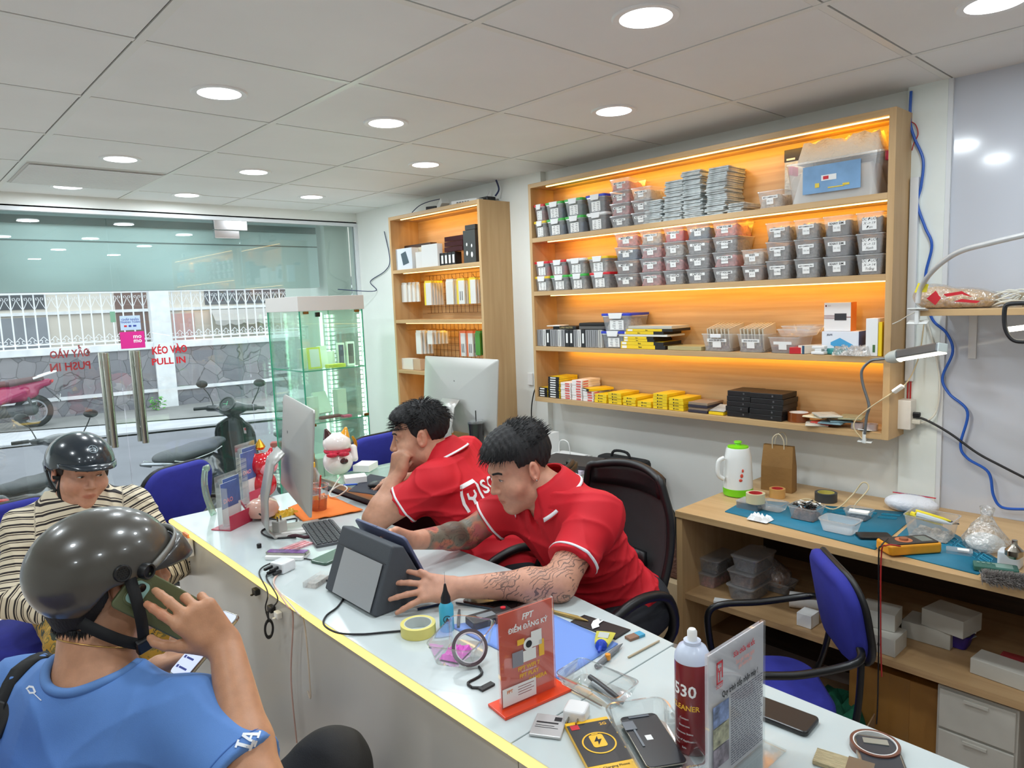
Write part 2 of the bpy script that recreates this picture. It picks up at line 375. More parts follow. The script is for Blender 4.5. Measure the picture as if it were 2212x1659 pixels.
# tall narrow display unit near the shop front
NX,NY0,NY1=2.57,3.035,3.95
nar=thing('display_unit','tall narrow pale wood display unit with hook grids and orange light','shelf unit')
MB().box(NX,2.80,NY0,NY0+0.02,0,2.115).build('side_panel',wd_z,nar,bevel=0.001)
MB().box(NX,2.80,NY1-0.02,NY1,0,2.115).build('side_panel',wd_z,nar,bevel=0.001)
MB().box(NX,2.80,NY0+0.02,NY1-0.02,2.093,2.115).build('top_panel',wd_y,nar,bevel=0.001)
MB().box(2.788,2.80,NY0+0.02,NY1-0.02,0,2.093).build('back_panel',wd_y,nar)
NLV=[0.80,1.128,1.455,1.775]
for z in NLV:MB().box(NX,2.788,NY0+0.02,NY1-0.02,z-0.022,z).build('shelf_board',wd_y,nar,bevel=0.001)
for z,pw in((2.093,0.8),(1.753,0.7),(1.433,0.55),(1.106,0.35)):led(nar,NX+0.03,NY0+0.03,NY1-0.1,z,pw)
wire=mat('grid_wire',srgb(90,50,30),0.4,0.6)
for z0,z1 in((1.49,1.735),(1.165,1.42)):
 w_=MB()
 for k in range(19):w_.tube([(2.780,3.10+k*0.04,z0),(2.780,3.10+k*0.04,z1)],0.0013,n=4)
 for k in range(7):w_.tube([(2.778,3.08,z0+(z1-z0)*k/6),(2.778,3.86,z0+(z1-z0)*k/6)],0.0013,n=4)
 w_.build('hook_grid',wire,nar)
hook_m=mat('brass_hook',srgb(190,150,90),0.3,0.8)
def hooks(z,ys):
 for y in ys:
  MB().tube([(2.779,y,z),(2.62,y,z),(2.605,y,z+0.018)],0.0022,n=6).build('hook',hook_m,nar)
HY2=[3.87,3.76,3.66,3.56,3.46,3.36,3.26,3.16];hooks(1.695,HY2);hooks(1.385,HY2)
# workbench along the right wall
BX,BYL=2.17,1.50
bn=thing('workbench','long pale wood workbench with open shelf under its cluttered top','workbench')
MB().box(BX,2.815,-1.2,BYL,0.720,0.745).build('worktop',wd_y,bn,bevel=0.0015)
MB().box(BX+0.005,2.80,BYL-0.028,BYL-0.003,0,0.720).build('side_panel',wd_z,bn)
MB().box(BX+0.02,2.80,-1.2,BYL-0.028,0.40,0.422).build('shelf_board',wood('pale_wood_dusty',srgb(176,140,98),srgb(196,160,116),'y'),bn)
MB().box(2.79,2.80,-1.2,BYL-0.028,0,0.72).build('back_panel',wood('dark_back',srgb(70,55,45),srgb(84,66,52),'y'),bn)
MB().box(BX+0.02,2.79,-0.6,-0.58,0,0.40).build('divider_panel',wd_z,bn)
# white service counter in two runs
lam=mat('white_laminate',srgb(202,211,211),0.16,coat=0.25);lamf=mat('grey_gloss_front',srgb(196,194,190),0.2,var=0.03,vscale=3,coat=0.2)
ledy=emis('led_strip_yellow',(1.0,0.72,0.16),2.4)
c1=thing('service_counter','long white repair counter with glowing yellow edge, far run ending in a corner','counter')
top_poly=[(0.787,0.905),(1.300,0.905),(1.352,1.35),(1.352,2.37),(1.425,2.37),(1.425,2.912),(0.812,2.912),(0.787,1.6)]
MB().prism(top_poly,0.728,0.75).build('worktop',lam,c1,bevel=0.0015)
MB().prism([(0.803,0.905),(0.812,0.905),(0.825,2.90),(0.815,2.90)],0.0,0.728).build('front_panel',lamf,c1)
MB().box(0.815,1.42,2.885,2.897,0,0.728).build('end_panel',lamf,c1)
MB().box(1.26,1.275,0.905,2.4,0,0.728).build('drawer_panel',lamf,c1)if False else None
MB().tube([(0.783,0.905,0.7395),(0.783,1.6,0.7395),(0.808,2.912,0.7395),(0.815,2.916,0.7395),(1.10,2.916,0.7395)],0.0085,ledy,n=8).build('led_strip',None,c1)
c2=thing('service_counter','near run of the white repair counter below the cleaner can, past the seam','counter')
MB().prism([(0.787,-0.9),(1.262,-0.9),(1.285,0.902),(0.787,0.902)],0.728,0.75).build('worktop',lam,c2,bevel=0.0015)
MB().box(0.803,0.815,-0.9,0.902,0,0.728).build('front_panel',lamf,c2)
MB().box(1.235,1.25,-0.9,0.902,0.05,0.728).build('back_rail',lamf,c2)
MB().tube([(0.783,-0.9,0.7395),(0.783,0.902,0.7395)],0.0085,ledy,n=8).build('led_strip',None,c2)
for y0,y1,x in((0.0,0.9,0.783),(0.9,1.9,0.783),(1.9,2.9,0.79)):
 add_light('counter_edge_light','AREA',(x-0.012,(y0+y1)/2,0.735),0.25,(1,0.75,0.3),0.01,y1-y0,rot=(0,rad(60),0))
 # glass topped display counter beyond
dc=thing('display_counter','low glass topped display counter with dark maroon sides behind the orange cloth','counter')
mar=mat('maroon_side',srgb(52,18,20),0.3);gc=clear('pale_green_glass',tint=(0.85,0.97,0.9),body=(0.75,0.9,0.8),op=0.25,rough=0.05,gloss=0.05)
MB().box(1.432,2.30,2.36,2.385,0.0,0.79).box(1.432,1.452,2.385,2.86,0.0,0.79).box(2.28,2.30,2.385,2.86,0,0.79).build('cabinet_body',mar,dc)
MB().box(1.428,2.305,2.355,2.865,0.79,0.798).build('glass_top',gc,dc,bevel=0.001)
MB().box(1.428,2.305,2.352,2.358,0.776,0.80).box(1.424,1.430,2.352,2.865,0.776,0.80).build('metal_edge',mat('champagne_trim',srgb(190,180,150),0.3,0.8),dc)
MB().box(1.452,2.28,2.385,2.86,0.60,0.61).build('inner_shelf',mat('lit_inner_shelf',srgb(225,240,215),0.5),dc)
add_light('display_counter_light','AREA',(1.85,2.62,0.785),0.8,(0.85,1.0,0.75),0.7,0.05,rot=(0,0,0))
# lit glass showcase in the corner
GX0,GX1,GY0,GY1,GZ=1.945,2.375,4.02,4.47,1.615
gcase=thing('glass_showcase','tall narrow glass showcase lit green white standing before the shop window','showcase')
cg=clear('case_glass',tint=(0.90,0.98,0.94),body=(0.75,0.95,0.85),op=0.04,rough=0.0,gloss=0.05)
ge=mat('green_glass_edge',srgb(30,120,90),0.2,emit=(0.1,0.5,0.32),es=0.25)
hm=mat('showcase_header',srgb(205,200,196),0.4)
MB().box(GX0-0.012,GX1+0.012,GY0-0.012,GY1,1.535,GZ+0.01).build('header_box',hm,gcase,bevel=0.002)
for a in((GX0,GX1,GY0,GY0+0.005),(GX0,GX0+0.005,GY0+0.005,GY1),(GX1-0.005,GX1,GY0+0.005,GY1),(GX0+0.005,GX1-0.005,GY1-0.005,GY1)):
 MB().box(a[0],a[1],a[2],a[3],0.06,1.535).build('glass_pane',cg,gcase)
for x,y in((GX0,GY0),(GX1,GY0),(GX0,GY1),(GX1,GY1)):
 MB().cb((x,y,0.80),(0.007,0.007,1.47)).build('glass_edge',ge,gcase)
GL=[0.45,0.84,1.17]
for z in GL:
 sh=MB().box(GX0+0.006,GX1-0.006,GY0+0.006,GY1-0.006,z-0.006,z).build('glass_shelf',cg,gcase)
 MB().box(GX0+0.004,GX1-0.004,GY0+0.003,GY0+0.007,z-0.007,z+0.001).box(GX0+0.003,GX0+0.007,GY0+0.004,GY1-0.006,z-0.007,z+0.001).build('shelf_edge',ge,sh)
brs=mat('brass_clip',srgb(140,105,60),0.3,0.8)
for x,z in((GX0+0.04,1.525),(GX1-0.04,1.525),(GX0+0.04,0.83),(GX1-0.015,0.85)):
 MB().cb((x,GY0-0.004,z),(0.034,0.012,0.016)).build('door_hinge',brs,gcase,bevel=0.002)
MB().cb((GX0+0.115,GY0-0.008,1.512),(0.028,0.02,0.028)).build('lock',mat('lock_steel',srgb(60,62,60),0.3,0.9),gcase,bevel=0.003)
MB().box(GX0-0.01,GX1+0.01,GY0-0.01,GY1,0,0.06).build('base',hm,gcase)
ledg=emis('led_strip_cool',(0.80,1.0,0.86),7.0)
for x,y in((GX1-0.018,GY0+0.02),(GX1-0.018,GY1-0.02)):
 e_=MB()
 for k in range(46):e_.cb((x,y,0.12+k*0.0305),(0.010,0.008,0.022))
 e_.build('led_strip',ledg if x>2.2 else emis('led_strip_cool_dim',(0.75,0.95,0.85),1.6),gcase)
add_light('showcase_light','AREA',(GX1-0.03,GY0+0.06,0.82),2.2,(0.72,1.0,0.80),0.02,1.4,rot=(rad(90),0,rad(135)))
add_light('showcase_light','AREA',(GX1-0.03,GY1-0.06,0.82),1.8,(0.72,1.0,0.80),0.02,1.4,rot=(rad(90),0,rad(45)))
add_light('showcase_light','AREA',((GX0+GX1)/2,(GY0+GY1)/2,1.52),1.4,(0.72,1.0,0.80),0.36,0.36,rot=(0,0,0))
# desk in front of the display unit
dk=thing('computer_desk','plain desk against the right wall carrying the big silver computer','desk')
MB().box(2.32,2.56,2.15,3.55,0.69,0.715).box(2.56,2.795,2.45,3.03,0.69,0.715).build('desktop',mat('desk_white',srgb(225,225,222),0.4),dk,bevel=0.002)
for x in(2.34,2.54):
 for y in(2.2,3.5):MB().box(x-0.02,x+0.02,y-0.02,y+0.02,0,0.69).build('leg',mat('leg_grey',srgb(120,120,122),0.5),dk)
 # ================================================================ chairs
navy=mat('navy_fabric',srgb(44,48,150),0.85,bump=0.15,bscale=900,var=0.08,vscale=25);blk=mat('black_plastic',srgb(22,22,24),0.4);tubm=mat('black_tube',srgb(18,18,20),0.3)
def make_blue_chair(label,loc,rz,arms=True):
 """front along +y, seat 0.45 m"""
 t=thing('padded_chair',label,'chair',loc,rz)
 def pad(w,h,th,curve,name,M,m,r=0.12,grow=0.0):
  b_=MB();b_.M=M
  o2=rrect(w+grow,h+grow,r,8)
  rings=[]
  for k,(s_,zz)in enumerate(((0.90,-0.5),(0.985,-0.28),(1.0,0.0),(0.985,0.28),(0.90,0.5))):
   rings.append([(x*s_,y*s_,zz*th+curve*(x*s_)**2)for x,y in o2])
  b_.loft(rings,m);return b_.build(name,None,t,smooth=2)
 Mb=Matrix.Translation((0,-0.21,0.79))@rotm(rad(90-10),0,0).to_4x4()
 pad(0.44,0.33,0.050,0.45,'backrest',Mb,navy)
 Mb2=Matrix.Translation((0,-0.238,0.787))@rotm(rad(90-10),0,0).to_4x4()
 pad(0.46,0.35,0.028,0.45,'back_shell',Mb2,blk,r=0.13)
 pad(0.44,0.42,0.065,0.0,'seat',Matrix.Translation((0,0.02,0.445)),navy)
 pad(0.43,0.41,0.03,0.0,'seat_shell',Matrix.Translation((0,0.02,0.410)),blk)
 for s in(-1,1):
  if arms:
   MB().tube([(s*0.20,-0.235,0.72),(s*0.265,-0.20,0.70),(s*0.285,-0.02,0.665),(s*0.282,0.13,0.655),(s*0.275,0.19,0.62),(s*0.262,0.19,0.52),(s*0.25,0.17,0.41)],0.014,n=10,sub=5).build('armrest',tubm,t,smooth=True)
  MB().tube([(s*0.14,-0.25,0.86),(s*0.16,-0.255,0.62),(s*0.20,-0.22,0.42),(s*0.21,-0.16,0.385),(s*0.21,0.18,0.385)],0.012,n=10,sub=5).build('back_frame',tubm,t,smooth=True)
  for sy in(-1,1):MB().tube([(s*0.20,sy*0.16,0.39),(s*0.235,sy*0.23,0.0)],0.012,n=10).build('leg',tubm,t,smooth=True)
 return t
def face(dx,dy):return atan2(dy,dx)-PI/2
make_blue_chair('blue padded chair with black arm loops pulled up to the workbench',(1.90,0.97,0.0),face(-0.66,0.75)).scale=(0.80,)*3
make_blue_chair('empty blue chair at the far left corner of the counter',(1.11,3.34,0.0),face(0.45,-1.0)).scale=(0.88,)*3
make_blue_chair('blue chair behind the man resting his chin on his hand',(2.01,3.10,0.0),face(0.1,-1)).scale=(0.90,)*3
make_blue_chair('blue chair under the woman in the striped blouse',(0.36,3.06,0.0),face(0.25,-1),arms=True).scale=(0.90,)*3
meshb=clear('chair_mesh',tint=(0.5,0.5,0.5),body=srgb(26,26,28),op=0.93,rough=0.7,gloss=0.0)
def office_chair(label,loc,rz):
 t=thing('office_chair',label,'chair',loc,rz)
 def P(u,v):  # u -1..1, v 0..1 up the back
  w=0.205+0.035*sin(PI*min(1,v*0.9+0.1))-0.02*max(0,v-0.8)/0.2
  return(u*w,-0.24-0.12*v+0.05*u*u+0.03*cos(v*5),0.50+0.60*v)
 MB().grid(lambda a,c:P((a*2-1)*0.96,c),14,18).build('back_mesh',meshb,t,smooth=2,solid=0.004)
 rim=[P(-1,v/10)for v in range(11)]+[(P(u/6,1)[0],P(u/6,1)[1],P(u/6,1)[2]+0.028*(1-(u/6)**2))for u in range(-5,6)]+[P(1,1-v/10)for v in range(11)]
 MB().tube(rim,0.016,n=10,sub=3).build('back_frame',blk,t,smooth=True)
 hd=MB();hd.grid(lambda a,c:(P((a*2-1),1)[0],P((a*2-1),1)[1]-0.012,1.03+c*(0.075+0.024*(1-(a*2-1)**2))),12,3).build('head_band',blk,t,smooth=2,solid=0.03)
 MB().tube([P(-1,0),(0,-0.22,0.50),P(1,0)],0.016,n=10,sub=6).build('lower_rail',blk,t,smooth=True)
 MB().grid(lambda a,c:(0.13*(a*2-1),P(a-0.5,0.42)[1]+0.02,0.68+0.14*c),6,4).build('lumbar_pad',blk,t,smooth=2,solid=0.02)
 st=MB();o2=rrect(0.50,0.48,0.14,8)
 st.loft([[(x*s_,y*s_+0.02,z)for x,y in o2]for s_,z in((0.88,0.43),(0.98,0.45),(1.0,0.475),(0.97,0.50),(0.86,0.515))]).build('seat',mat('black_cushion',srgb(30,30,32),0.9),t,smooth=2)
 for s in(-1,1):
  pts=[(s*0.24,-0.16,0.46),(s*0.32,-0.20,0.60),(s*0.335,-0.16,0.735),(s*0.335,-0.04,0.775),(s*0.335,0.09,0.755),(s*0.33,0.18,0.70),(s*0.32,0.18,0.58),(s*0.29,0.08,0.46)]
  MB().tube(pts,0.0185,n=10,sub=5).build('armrest',blk,t,smooth=True)
 MB().lathe([(0.028,0.10),(0.028,0.30),(0.02,0.30),(0.02,0.43)],n=16).build('gas_lift',mat('dark_steel',srgb(60,60,62),0.3,0.8),t,smooth=True)
 for k in range(5):
  a=2*PI*k/5+0.3;e_=(0.30*cos(a),0.30*sin(a))
  lg=MB().tube([(0,0,0.12),(e_[0]*0.6,e_[1]*0.6,0.105),(e_[0],e_[1],0.07)],[0.026,0.020,0.014],n=8).build('base_arm',blk,t,smooth=True)
  MB().at((e_[0],e_[1],0.028),ry=PI/2,rz=a+1.57).lathe([(0.027,-0.022),(0.028,-0.018),(0.028,0.018),(0.027,0.022)],n=14).build('caster',blk,lg,smooth=True)
 return t
OC=office_chair('black mesh-back office chair under the tattooed man in red',(1.58,1.50,0.0),face(-0.99,0.08));OC.scale=(0.87,)*3
office_chair('black office chair under the man resting his chin on his hand',(1.76,2.03,0.0),face(-0.5,0.87)).scale=(0.82,)*3
# ================================================================ goods on the wide wall shelf and the display unit
PROTO={}
def place(key,name,build,label,cat,loc,rz=-PI/2,group=None,rot=None,scale=None):
 if key in PROTO:return dup(PROTO[key],loc,rz,label,group,rot,scale)
 t=thing(name,label,cat,loc,rz,group,rot);build(t)
 if scale:t.scale=scale
 PROTO[key]=t;return t
ORD=['lowest','second','third','fourth','fifth','sixth','seventh','eighth','ninth','tenth','eleventh','twelfth','thirteenth','fourteenth','fifteenth','sixteenth','seventeenth','eighteenth','nineteenth','twentieth']
def span(p0,p1,x,z):a,b=y_at(p0,x,z),y_at(p1,x,z);return(a+b)/2,abs(a-b)
tubp=clear('tub_plastic',tint=(0.96,0.96,0.96),body=(0.82,0.82,0.83),op=0.24,rough=0.25,gloss=0.06)
paper=mat('white_paper',srgb(240,240,238),0.6);inkp=mat('black_print',srgb(25,25,30),0.6)
fill={'grey':mat('grey_parts',srgb(128,124,122),0.6,var=0.65,vscale=70,bump=0.8,bscale=90),'pink':mat('pink_parts',srgb(196,120,118),0.6,var=0.5,vscale=60,bump=0.8,bscale=90),'dark':mat('dark_parts',srgb(74,72,76),0.5,var=0.7,vscale=60,bump=0.8,bscale=90),'brown':mat('brown_parts',srgb(120,84,66),0.6,var=0.6,vscale=60,bump=0.8,bscale=90),'pale':mat('pale_parts',srgb(186,178,168),0.6,var=0.4,vscale=60,bump=0.8,bscale=90),'blue':mat('blue_parts',srgb(62,92,120),0.6,var=0.5,vscale=60,bump=0.8,bscale=90),'red':mat('red_parts',srgb(190,40,48),0.6,var=0.5,vscale=60),'yellow':mat('yellow_parts',srgb(226,196,60),0.6,var=0.4,vscale=60),'green':mat('teal_parts',srgb(70,100,100),0.6,var=0.5,vscale=60)}
def lumpy(w,d,h,n=10,seed=1,amp=0.25):
 rs=random.Random(seed);hts=[[h*(1-amp*rs.random())for _ in range(n+1)]for _ in range(n+1)]
 b_=MB();b_.grid(lambda a,c:((a-0.5)*w,(c-0.5)*d,0 if a in(0,1)or c in(0,1)else hts[int(round(a*n))][int(round(c*n))]),n,n);return b_
def tub_mesh(w,d,h,tp=0.82,r=0.012,rim=0.004):
 b_=MB();ro=lambda s,z:[(x,y,z)for x,y in rrect(w*s,d*(1-(1-s)*0.6),r,4)]
 b_.loft([ro(tp,0.0005),ro(1.0,h-0.006),ro(1.0,h)],None,True,False)
 b_.loft([ro(1.0,h),[(x,y,h)for x,y in rrect(w+2*rim,d+2*rim,r+rim,4)],[(x,y,h-0.004)for x,y in rrect(w+2*rim,d+2*rim,r+rim,4)]],None,False,False);return b_
def make_tub(w,d,h,words,fk,fl=0.8,hand_=False):
 def f(t):
  tub_mesh(w,d,h).build('tub_body',tubp,t,smooth=True)
  o=lumpy(w*0.84,d*0.88,h*fl,seed=int(w*1e4)+len(words)).build('contents',fill[fk],t,smooth=2);o.location=(0,0,0.0015)
  tl=atan2(w*0.0+d*0.054,h)  # front wall leans outwards
  M_=frame((0,-d*0.473-0.0012,h*0.52),(1,0,0),(0,-d*0.054*0.9,h));lw=w*0.62
  lb=MB().fr(M_).box(-lw/2,lw/2,h*0.02,h*0.20,0,0.0006).box(-lw*0.22,lw*0.22,-h*0.30,h*0.02,0,0.0006)if not hand_ else MB().fr(M_).box(-lw*0.42,lw*0.42,-h*0.36,h*0.24,0,0.0006)
  lb=lb.build('paper_label',paper,t)
  if hand_:
   for k,s_ in enumerate(words.split('|')):text(s_,0.0125,inkp,lb,M_@Matrix.Translation((0,h*0.15-k*0.014,0.001)),ext=0,shear=0.3)
  else:
   a,b_=(words.split('|')+[''])[:2];text(a,min(0.0125,lw*1.45/max(4,len(a))),inkp,lb,M_@Matrix.Translation((0,h*0.105,0.001)),ext=0,bold=0.02)
   if b_:text(b_,0.009,inkp,lb,M_@Matrix.Translation((0,-h*0.12,0.001)),ext=0)
 return f
lidc={'red':col(214,36,48,0.4),'yellow':col(232,196,40,0.4),'green':col(66,178,72,0.4),'white':col(232,232,232,0.4),'blue':col(44,62,190,0.4)}
def make_lidded(w,d,h,lid,fk,tp=0.86,big=False):
 def f(t):
  tub_mesh(w,d,h-0.012,tp).build('box_body',tubp,t,smooth=True)
  o=lumpy(w*0.8,d*0.84,h*0.72,seed=3).build('contents',fill[fk],t,smooth=2);o.location=(0,0,0.0015)
  MB().rbox(w+0.010,d+0.010,0.012,0.012,None,4,h-0.012).build('lid',lidc[lid],t,bevel=0.002)
  MB().prism([(-w*0.26,0),(w*0.26,0),(w*0.22,0),(-w*0.22,0)],0,0)if False else None
  lt=MB();y=-d/2-0.007
  lt.add([(-w*0.25,y,h+0.001),(w*0.25,y,h+0.001),(w*0.20,y-0.001,h-0.026),(-w*0.20,y-0.001,h-0.026),(-w*0.25,y+0.012,h+0.001),(w*0.25,y+0.012,h+0.001),(w*0.20,y+0.003,h-0.026),(-w*0.20,y+0.003,h-0.026)],[(0,1,2,3)[::-1],(4,5,1,0)[::-1],(4,7,6,5)[::-1],(1,5,6,2)[::-1],(0,3,7,4)[::-1],(3,2,6,7)[::-1]])
  lt.build('latch',col(236,236,236,0.4),t,bevel=0.0015)
  M_=frame((w*0.02,-d*0.47-0.002,h*0.33),(1,0,0),(0,-d*0.03,h));lb=MB().fr(M_).box(-w*0.24,w*0.24,-h*0.26,h*0.28,0,0.0006).build('paper_label',paper,t)
  st=MB().fr(M_);rs=random.Random(len(fk)+ord(lid[0]))
  for k in range(5):
   for c in(-1,1):st.box(c*w*0.11-w*0.07*rs.random(),c*w*0.11+w*0.07,h*0.20-k*h*0.10-0.001,h*0.20-k*h*0.10+0.001,0.0006,0.0009)
  st.build('handwriting',inkp,lb)
 return f
FXF=2.662  # where the front faces of the goods stand
def row_tub(p0,p1,lv,z,h,words,fk,lab,fl=0.8,hand_=False,d=0.148,name='plastic_tub',maker=None,cat='tub',group=None):
 yc,w=span(p0,p1,FXF,z+h*0.5);w*=0.955;key=(name,round(w,3),round(h,3),words,fk,hand_)
 return place(key,name,maker or make_tub(w,d,h,words,fk,fl,hand_),lab,cat,(FXF+d/2+0.004,yc,z),group=group)
 # top shelf: lidded boxes
LB=[[('yellow',1141,1178,'pale'),('green',1178,1218,'blue'),('green',1218,1259,'blue'),('white',1259,1314,'dark')],[('red',1139,1174,'pink'),('green',1175,1215,'blue'),('green',1216,1257,'green'),('blue',1258,1311,'dark')]]
for r,row in enumerate(LB):
 for i,(c,p0,p1,fk)in enumerate(row):
  z=LV[3]+0.0005+r*0.0855;yc,w=span(max(p0,1152 if i==0 else 0),p1,FXF,z+0.04);w=min(w*0.94,0.115);
  lab=['%s-lidded clear box on the top shelf, %s row, %s'%(c,'upper' if r else 'lower',['far left','second from left','third from left','fourth from left'][i])]
  place(('lid',r,i),'lidded_box',make_lidded(w,0.145,0.085,c,fk),lab[0],'storage box',(FXF+0.078,yc,z),group='latch-lid boxes on the upper shelves')
LB2=[[('yellow',1147,1186,'pale'),('green',1187,1226,'grey'),('green',1227,1264,'pale'),('red',1265,1322,'grey')],[('red',1147,1184,'red'),('red',1185,1221,'red'),('white',1222,1262,'pale'),('yellow',1263,1316,'pale')]]
for r,row in enumerate(LB2):
 for i,(c,p0,p1,fk)in enumerate(row):
  z=LV[2]+0.0005+r*0.0775;yc,w=span(max(p0,1152 if i==0 else 0),p1,FXF,z+0.04);w=min(w*0.94,0.12)
  place(('lid2',r,i),'lidded_box',make_lidded(w,0.145,0.077,c,fk),'%s-lidded clear box on the second shelf, %s row, %s'%(c,'upper' if r else 'lower',['far left','second from left','third from left','fourth from left'][i]),'storage box',(FXF+0.078,yc,z),group='latch-lid boxes on the upper shelves')
  # top shelf tubs between boxes and bag stacks
H1=0.056
for c,(p0,p1,fks)in enumerate(((1314,1358,('grey','pink','pink','pink')),(1360,1404,('grey','brown','pale')))):
 for r,fk in enumerate(fks):row_tub(p0,p1,3,LV[3]+0.0005+r*H1*1.0,H1-0.001,'MẶT CAM SAU|1%d PRO'%(r+1+c),fk,'clear tub, top shelf beside the blue lid, %s column, %s from bottom'%(('left','right')[c],ORD[r]),d=0.14,group='clear tubs')
 # second shelf tubs, four high then three high
COLS=[(1324,1376,4,'MẶT BIÊN|13',('brown','brown','blue','pink')),(1378,1427,4,'CAMERA TRƯỚC|11 12',('pink','pink','pink','pale')),(1429,1475,4,'CÁP NGUỒN|XS',('grey','pink','pale','red')),(1478,1532,4,'CÁP SẠC|11 12',('dark','grey','grey','blue')),(1535,1592,4,'CÁP VOLUME|NGUỒN',('grey','pink','grey','pink')),(1598,1648,2,'WIFI|X 11',('brown','pale'))]
for c,(p0,p1,n,wd_,fk)in enumerate(COLS):
 for r in range(n):row_tub(p0,p1,2,LV[2]+0.0005+r*0.0625,0.0615,wd_ if r<3 else wd_.replace('CÁP','CẢM'),fk[r],'clear tub, second shelf, %s column after the lidded boxes, %s from bottom'%(['first','second','third','fourth','fifth','sixth'][c],ORD[r]),group='clear tubs')
C3=[(1650,1705,'MẶT CAMERA SAU|12 PRO',('grey','grey','grey'),False),(1711,1768,'MẶT CAMERA SAU|13 14',('grey','grey','grey'),False),(1774,1838,'KHAY SIM|11 12',('dark','dark','dark'),False),(1845,1908,'ỐC ĐUÔI|X -> 14|Trắng; Đen',('dark','dark','dark'),True)]
for c,(p0,p1,wd_,fk,hn)in enumerate(C3):
 for r in range(3):row_tub(p0,p1,2,LV[2]+0.0005+r*0.0735,0.0725,wd_ if not hn else('ỐC ĐUÔI|X -> 1%d|%s'%((4,5,9)[r],('Trắng','Xanh','Đen')[r])),fk[r],'clear tub, second shelf, %s, %s from bottom'%(['camera parts in fourth column from right','camera parts in third column from right','SIM trays in next to last column','screws in the rightmost column'][c],ORD[r]),hand_=hn,group='clear tubs')
row_tub(1633,1690,3,LV[3]+0.0005,0.066,'MẶT CAMERA SAU|XS 11','pale','single clear tub on the top shelf between bag pile and big clear box',group='clear tubs')
# bag stacks on the top shelf
bagm=mat('cloudy_bag',srgb(184,190,190),0.3,var=0.25,vscale=30,bump=0.5,bscale=50)
def bag_build(t):pass
def packet(w,d,h,seed):
 rs=random.Random(seed);ro=rrect(w,d,0.006,3);b_=MB();jit=[rs.uniform(0.97,1.03)for _ in ro]
 b_.loft([[(x*s_*j_,y*s_*j_,z*h*(0.85+0.3*abs(sin(k*0.9+seed))if z>0.5 else 1))for k,((x,y),j_)in enumerate(zip(ro,jit))]for s_,z in((0.97,0.0),(1.0,0.25),(1.0,0.62),(0.94,0.92),(0.5,0.98))]);return b_
PK=[packet(0.098,0.145,0.0078,s).mesh('flat_bag',bagm)for s in range(4)]
for me in PK:me.polygons.foreach_set('use_smooth',[True]*len(me.polygons))
def pile(yc,z0,n,th,lab,group,sx=1.0,jit=0.006,x0=FXF+0.086,lean=0.0,seed=1,meshes=None,name='flat_bag',cat='bag'):
 rs=random.Random(seed)
 for k in range(n):
  o=bpy.data.objects.new(name,rs.choice(meshes or PK));COL.objects.link(o);o.location=(x0+rs.uniform(-jit,jit)*0.8+lean*k*0.3,yc+rs.uniform(-jit,jit)+lean*k,z0+k*th)
  o.rotation_euler=(0,0,-PI/2+rs.uniform(-0.06,0.06));o.scale=(sx,1,th/0.0078*1.05);tag(o,lab,cat,group)
for p0,p1,n,nm,ln in((1386,1424,13,'shortest bag stack, next to the tubs',0),(1428,1468,22,'second bag stack from the left',-0.0006),(1472,1514,26,'tallest bag stack',0.0008),(1518,1562,25,'wide bag stack right of the tallest one',-0.0006),(1566,1600,5,'small low bag pile right of the tall stacks',0)):
 yc,w=span(p0,p1,FXF,LV[3]+0.05);pile(yc,LV[3]+0.001,n,0.0078,'grey parts bag in the %s, top shelf'%nm,'bags in the '+nm,sx=w/0.098*0.98,lean=ln,seed=n)
 # big clear picnic box, header card bag
yc,w=span(1692,1908,FXF,LV[3]+0.06)
bb=thing('storage_box','big clear plastic box stuffed with foam and a blue picture sheet, top shelf right','storage box',(FXF+0.082,yc,LV[3]+0.001),-PI/2)
tub_mesh(w*0.97,0.155,0.150,0.88,0.02,0.006).build('box_body',tubp,bb,smooth=True)
lumpy(w*0.84,0.13,0.13,seed=5,amp=0.15).build('foam_contents',clear('foam_wrap',body=(0.85,0.85,0.82),op=0.75,rough=0.6,gloss=0.0),bb,smooth=2)
for s in(-1,1):MB().cb((s*w*0.485,-0.01,0.135),(0.016,0.05,0.034)).build('clip',col(220,40,90,0.4),bb,bevel=0.003)
ps=MB().box(-0.105,0.105,-0.0815,-0.080,0.03,0.13).build('picture_sheet',mat('sky_sheet',srgb(120,160,200),0.5,var=0.15,vscale=14),bb)
MB().box(-0.035,0.02,-0.0825,-0.0815,0.072,0.092).build('print',paper,ps)
MB().box(-0.028,-0.008,-0.083,-0.0825,0.076,0.088).build('print',red_v,ps)
MB().at((-0.05,-0.083,0.058)).box(-0.008,0.008,0,0.0005,-0.008,0.008).at((0.055,-0.083,0.05)).box(-0.012,0.012,0,0.0005,-0.004,0.004).at((0.02,-0.083,0.045)).box(-0.03,0.03,0,0.0005,-0.002,0.002).build('print',col(228,200,70),ps)
fm=thing('foam_sheets','crumpled pack of white foam sheets lying on the big clear box','foam',(FXF+0.10,yc-0.01,LV[3]+0.150),-PI/2)
lumpy(w*0.86,0.13,0.085,n=14,seed=9,amp=0.35).build('foam_layers',mat('foam_white',srgb(225,215,200),0.7,bump=0.5,bscale=120),fm,smooth=2)
yc,w=span(1652,1712,FXF,LV[3]+0.15)
hb_=thing('hanging_pack','clear bag with black header card standing on the top shelf','bag',(FXF+0.13,yc-0.02,LV[3]+0.001),-PI/2)
MB().box(-0.058,0.058,-0.002,0.002,0.0,0.20).build('clear_pouch',bagm,hb_)
hc_=MB().box(-0.060,0.060,-0.004,0.004,0.185,0.232).build('header_card',col(34,32,32,0.5),hb_,bevel=0.001)
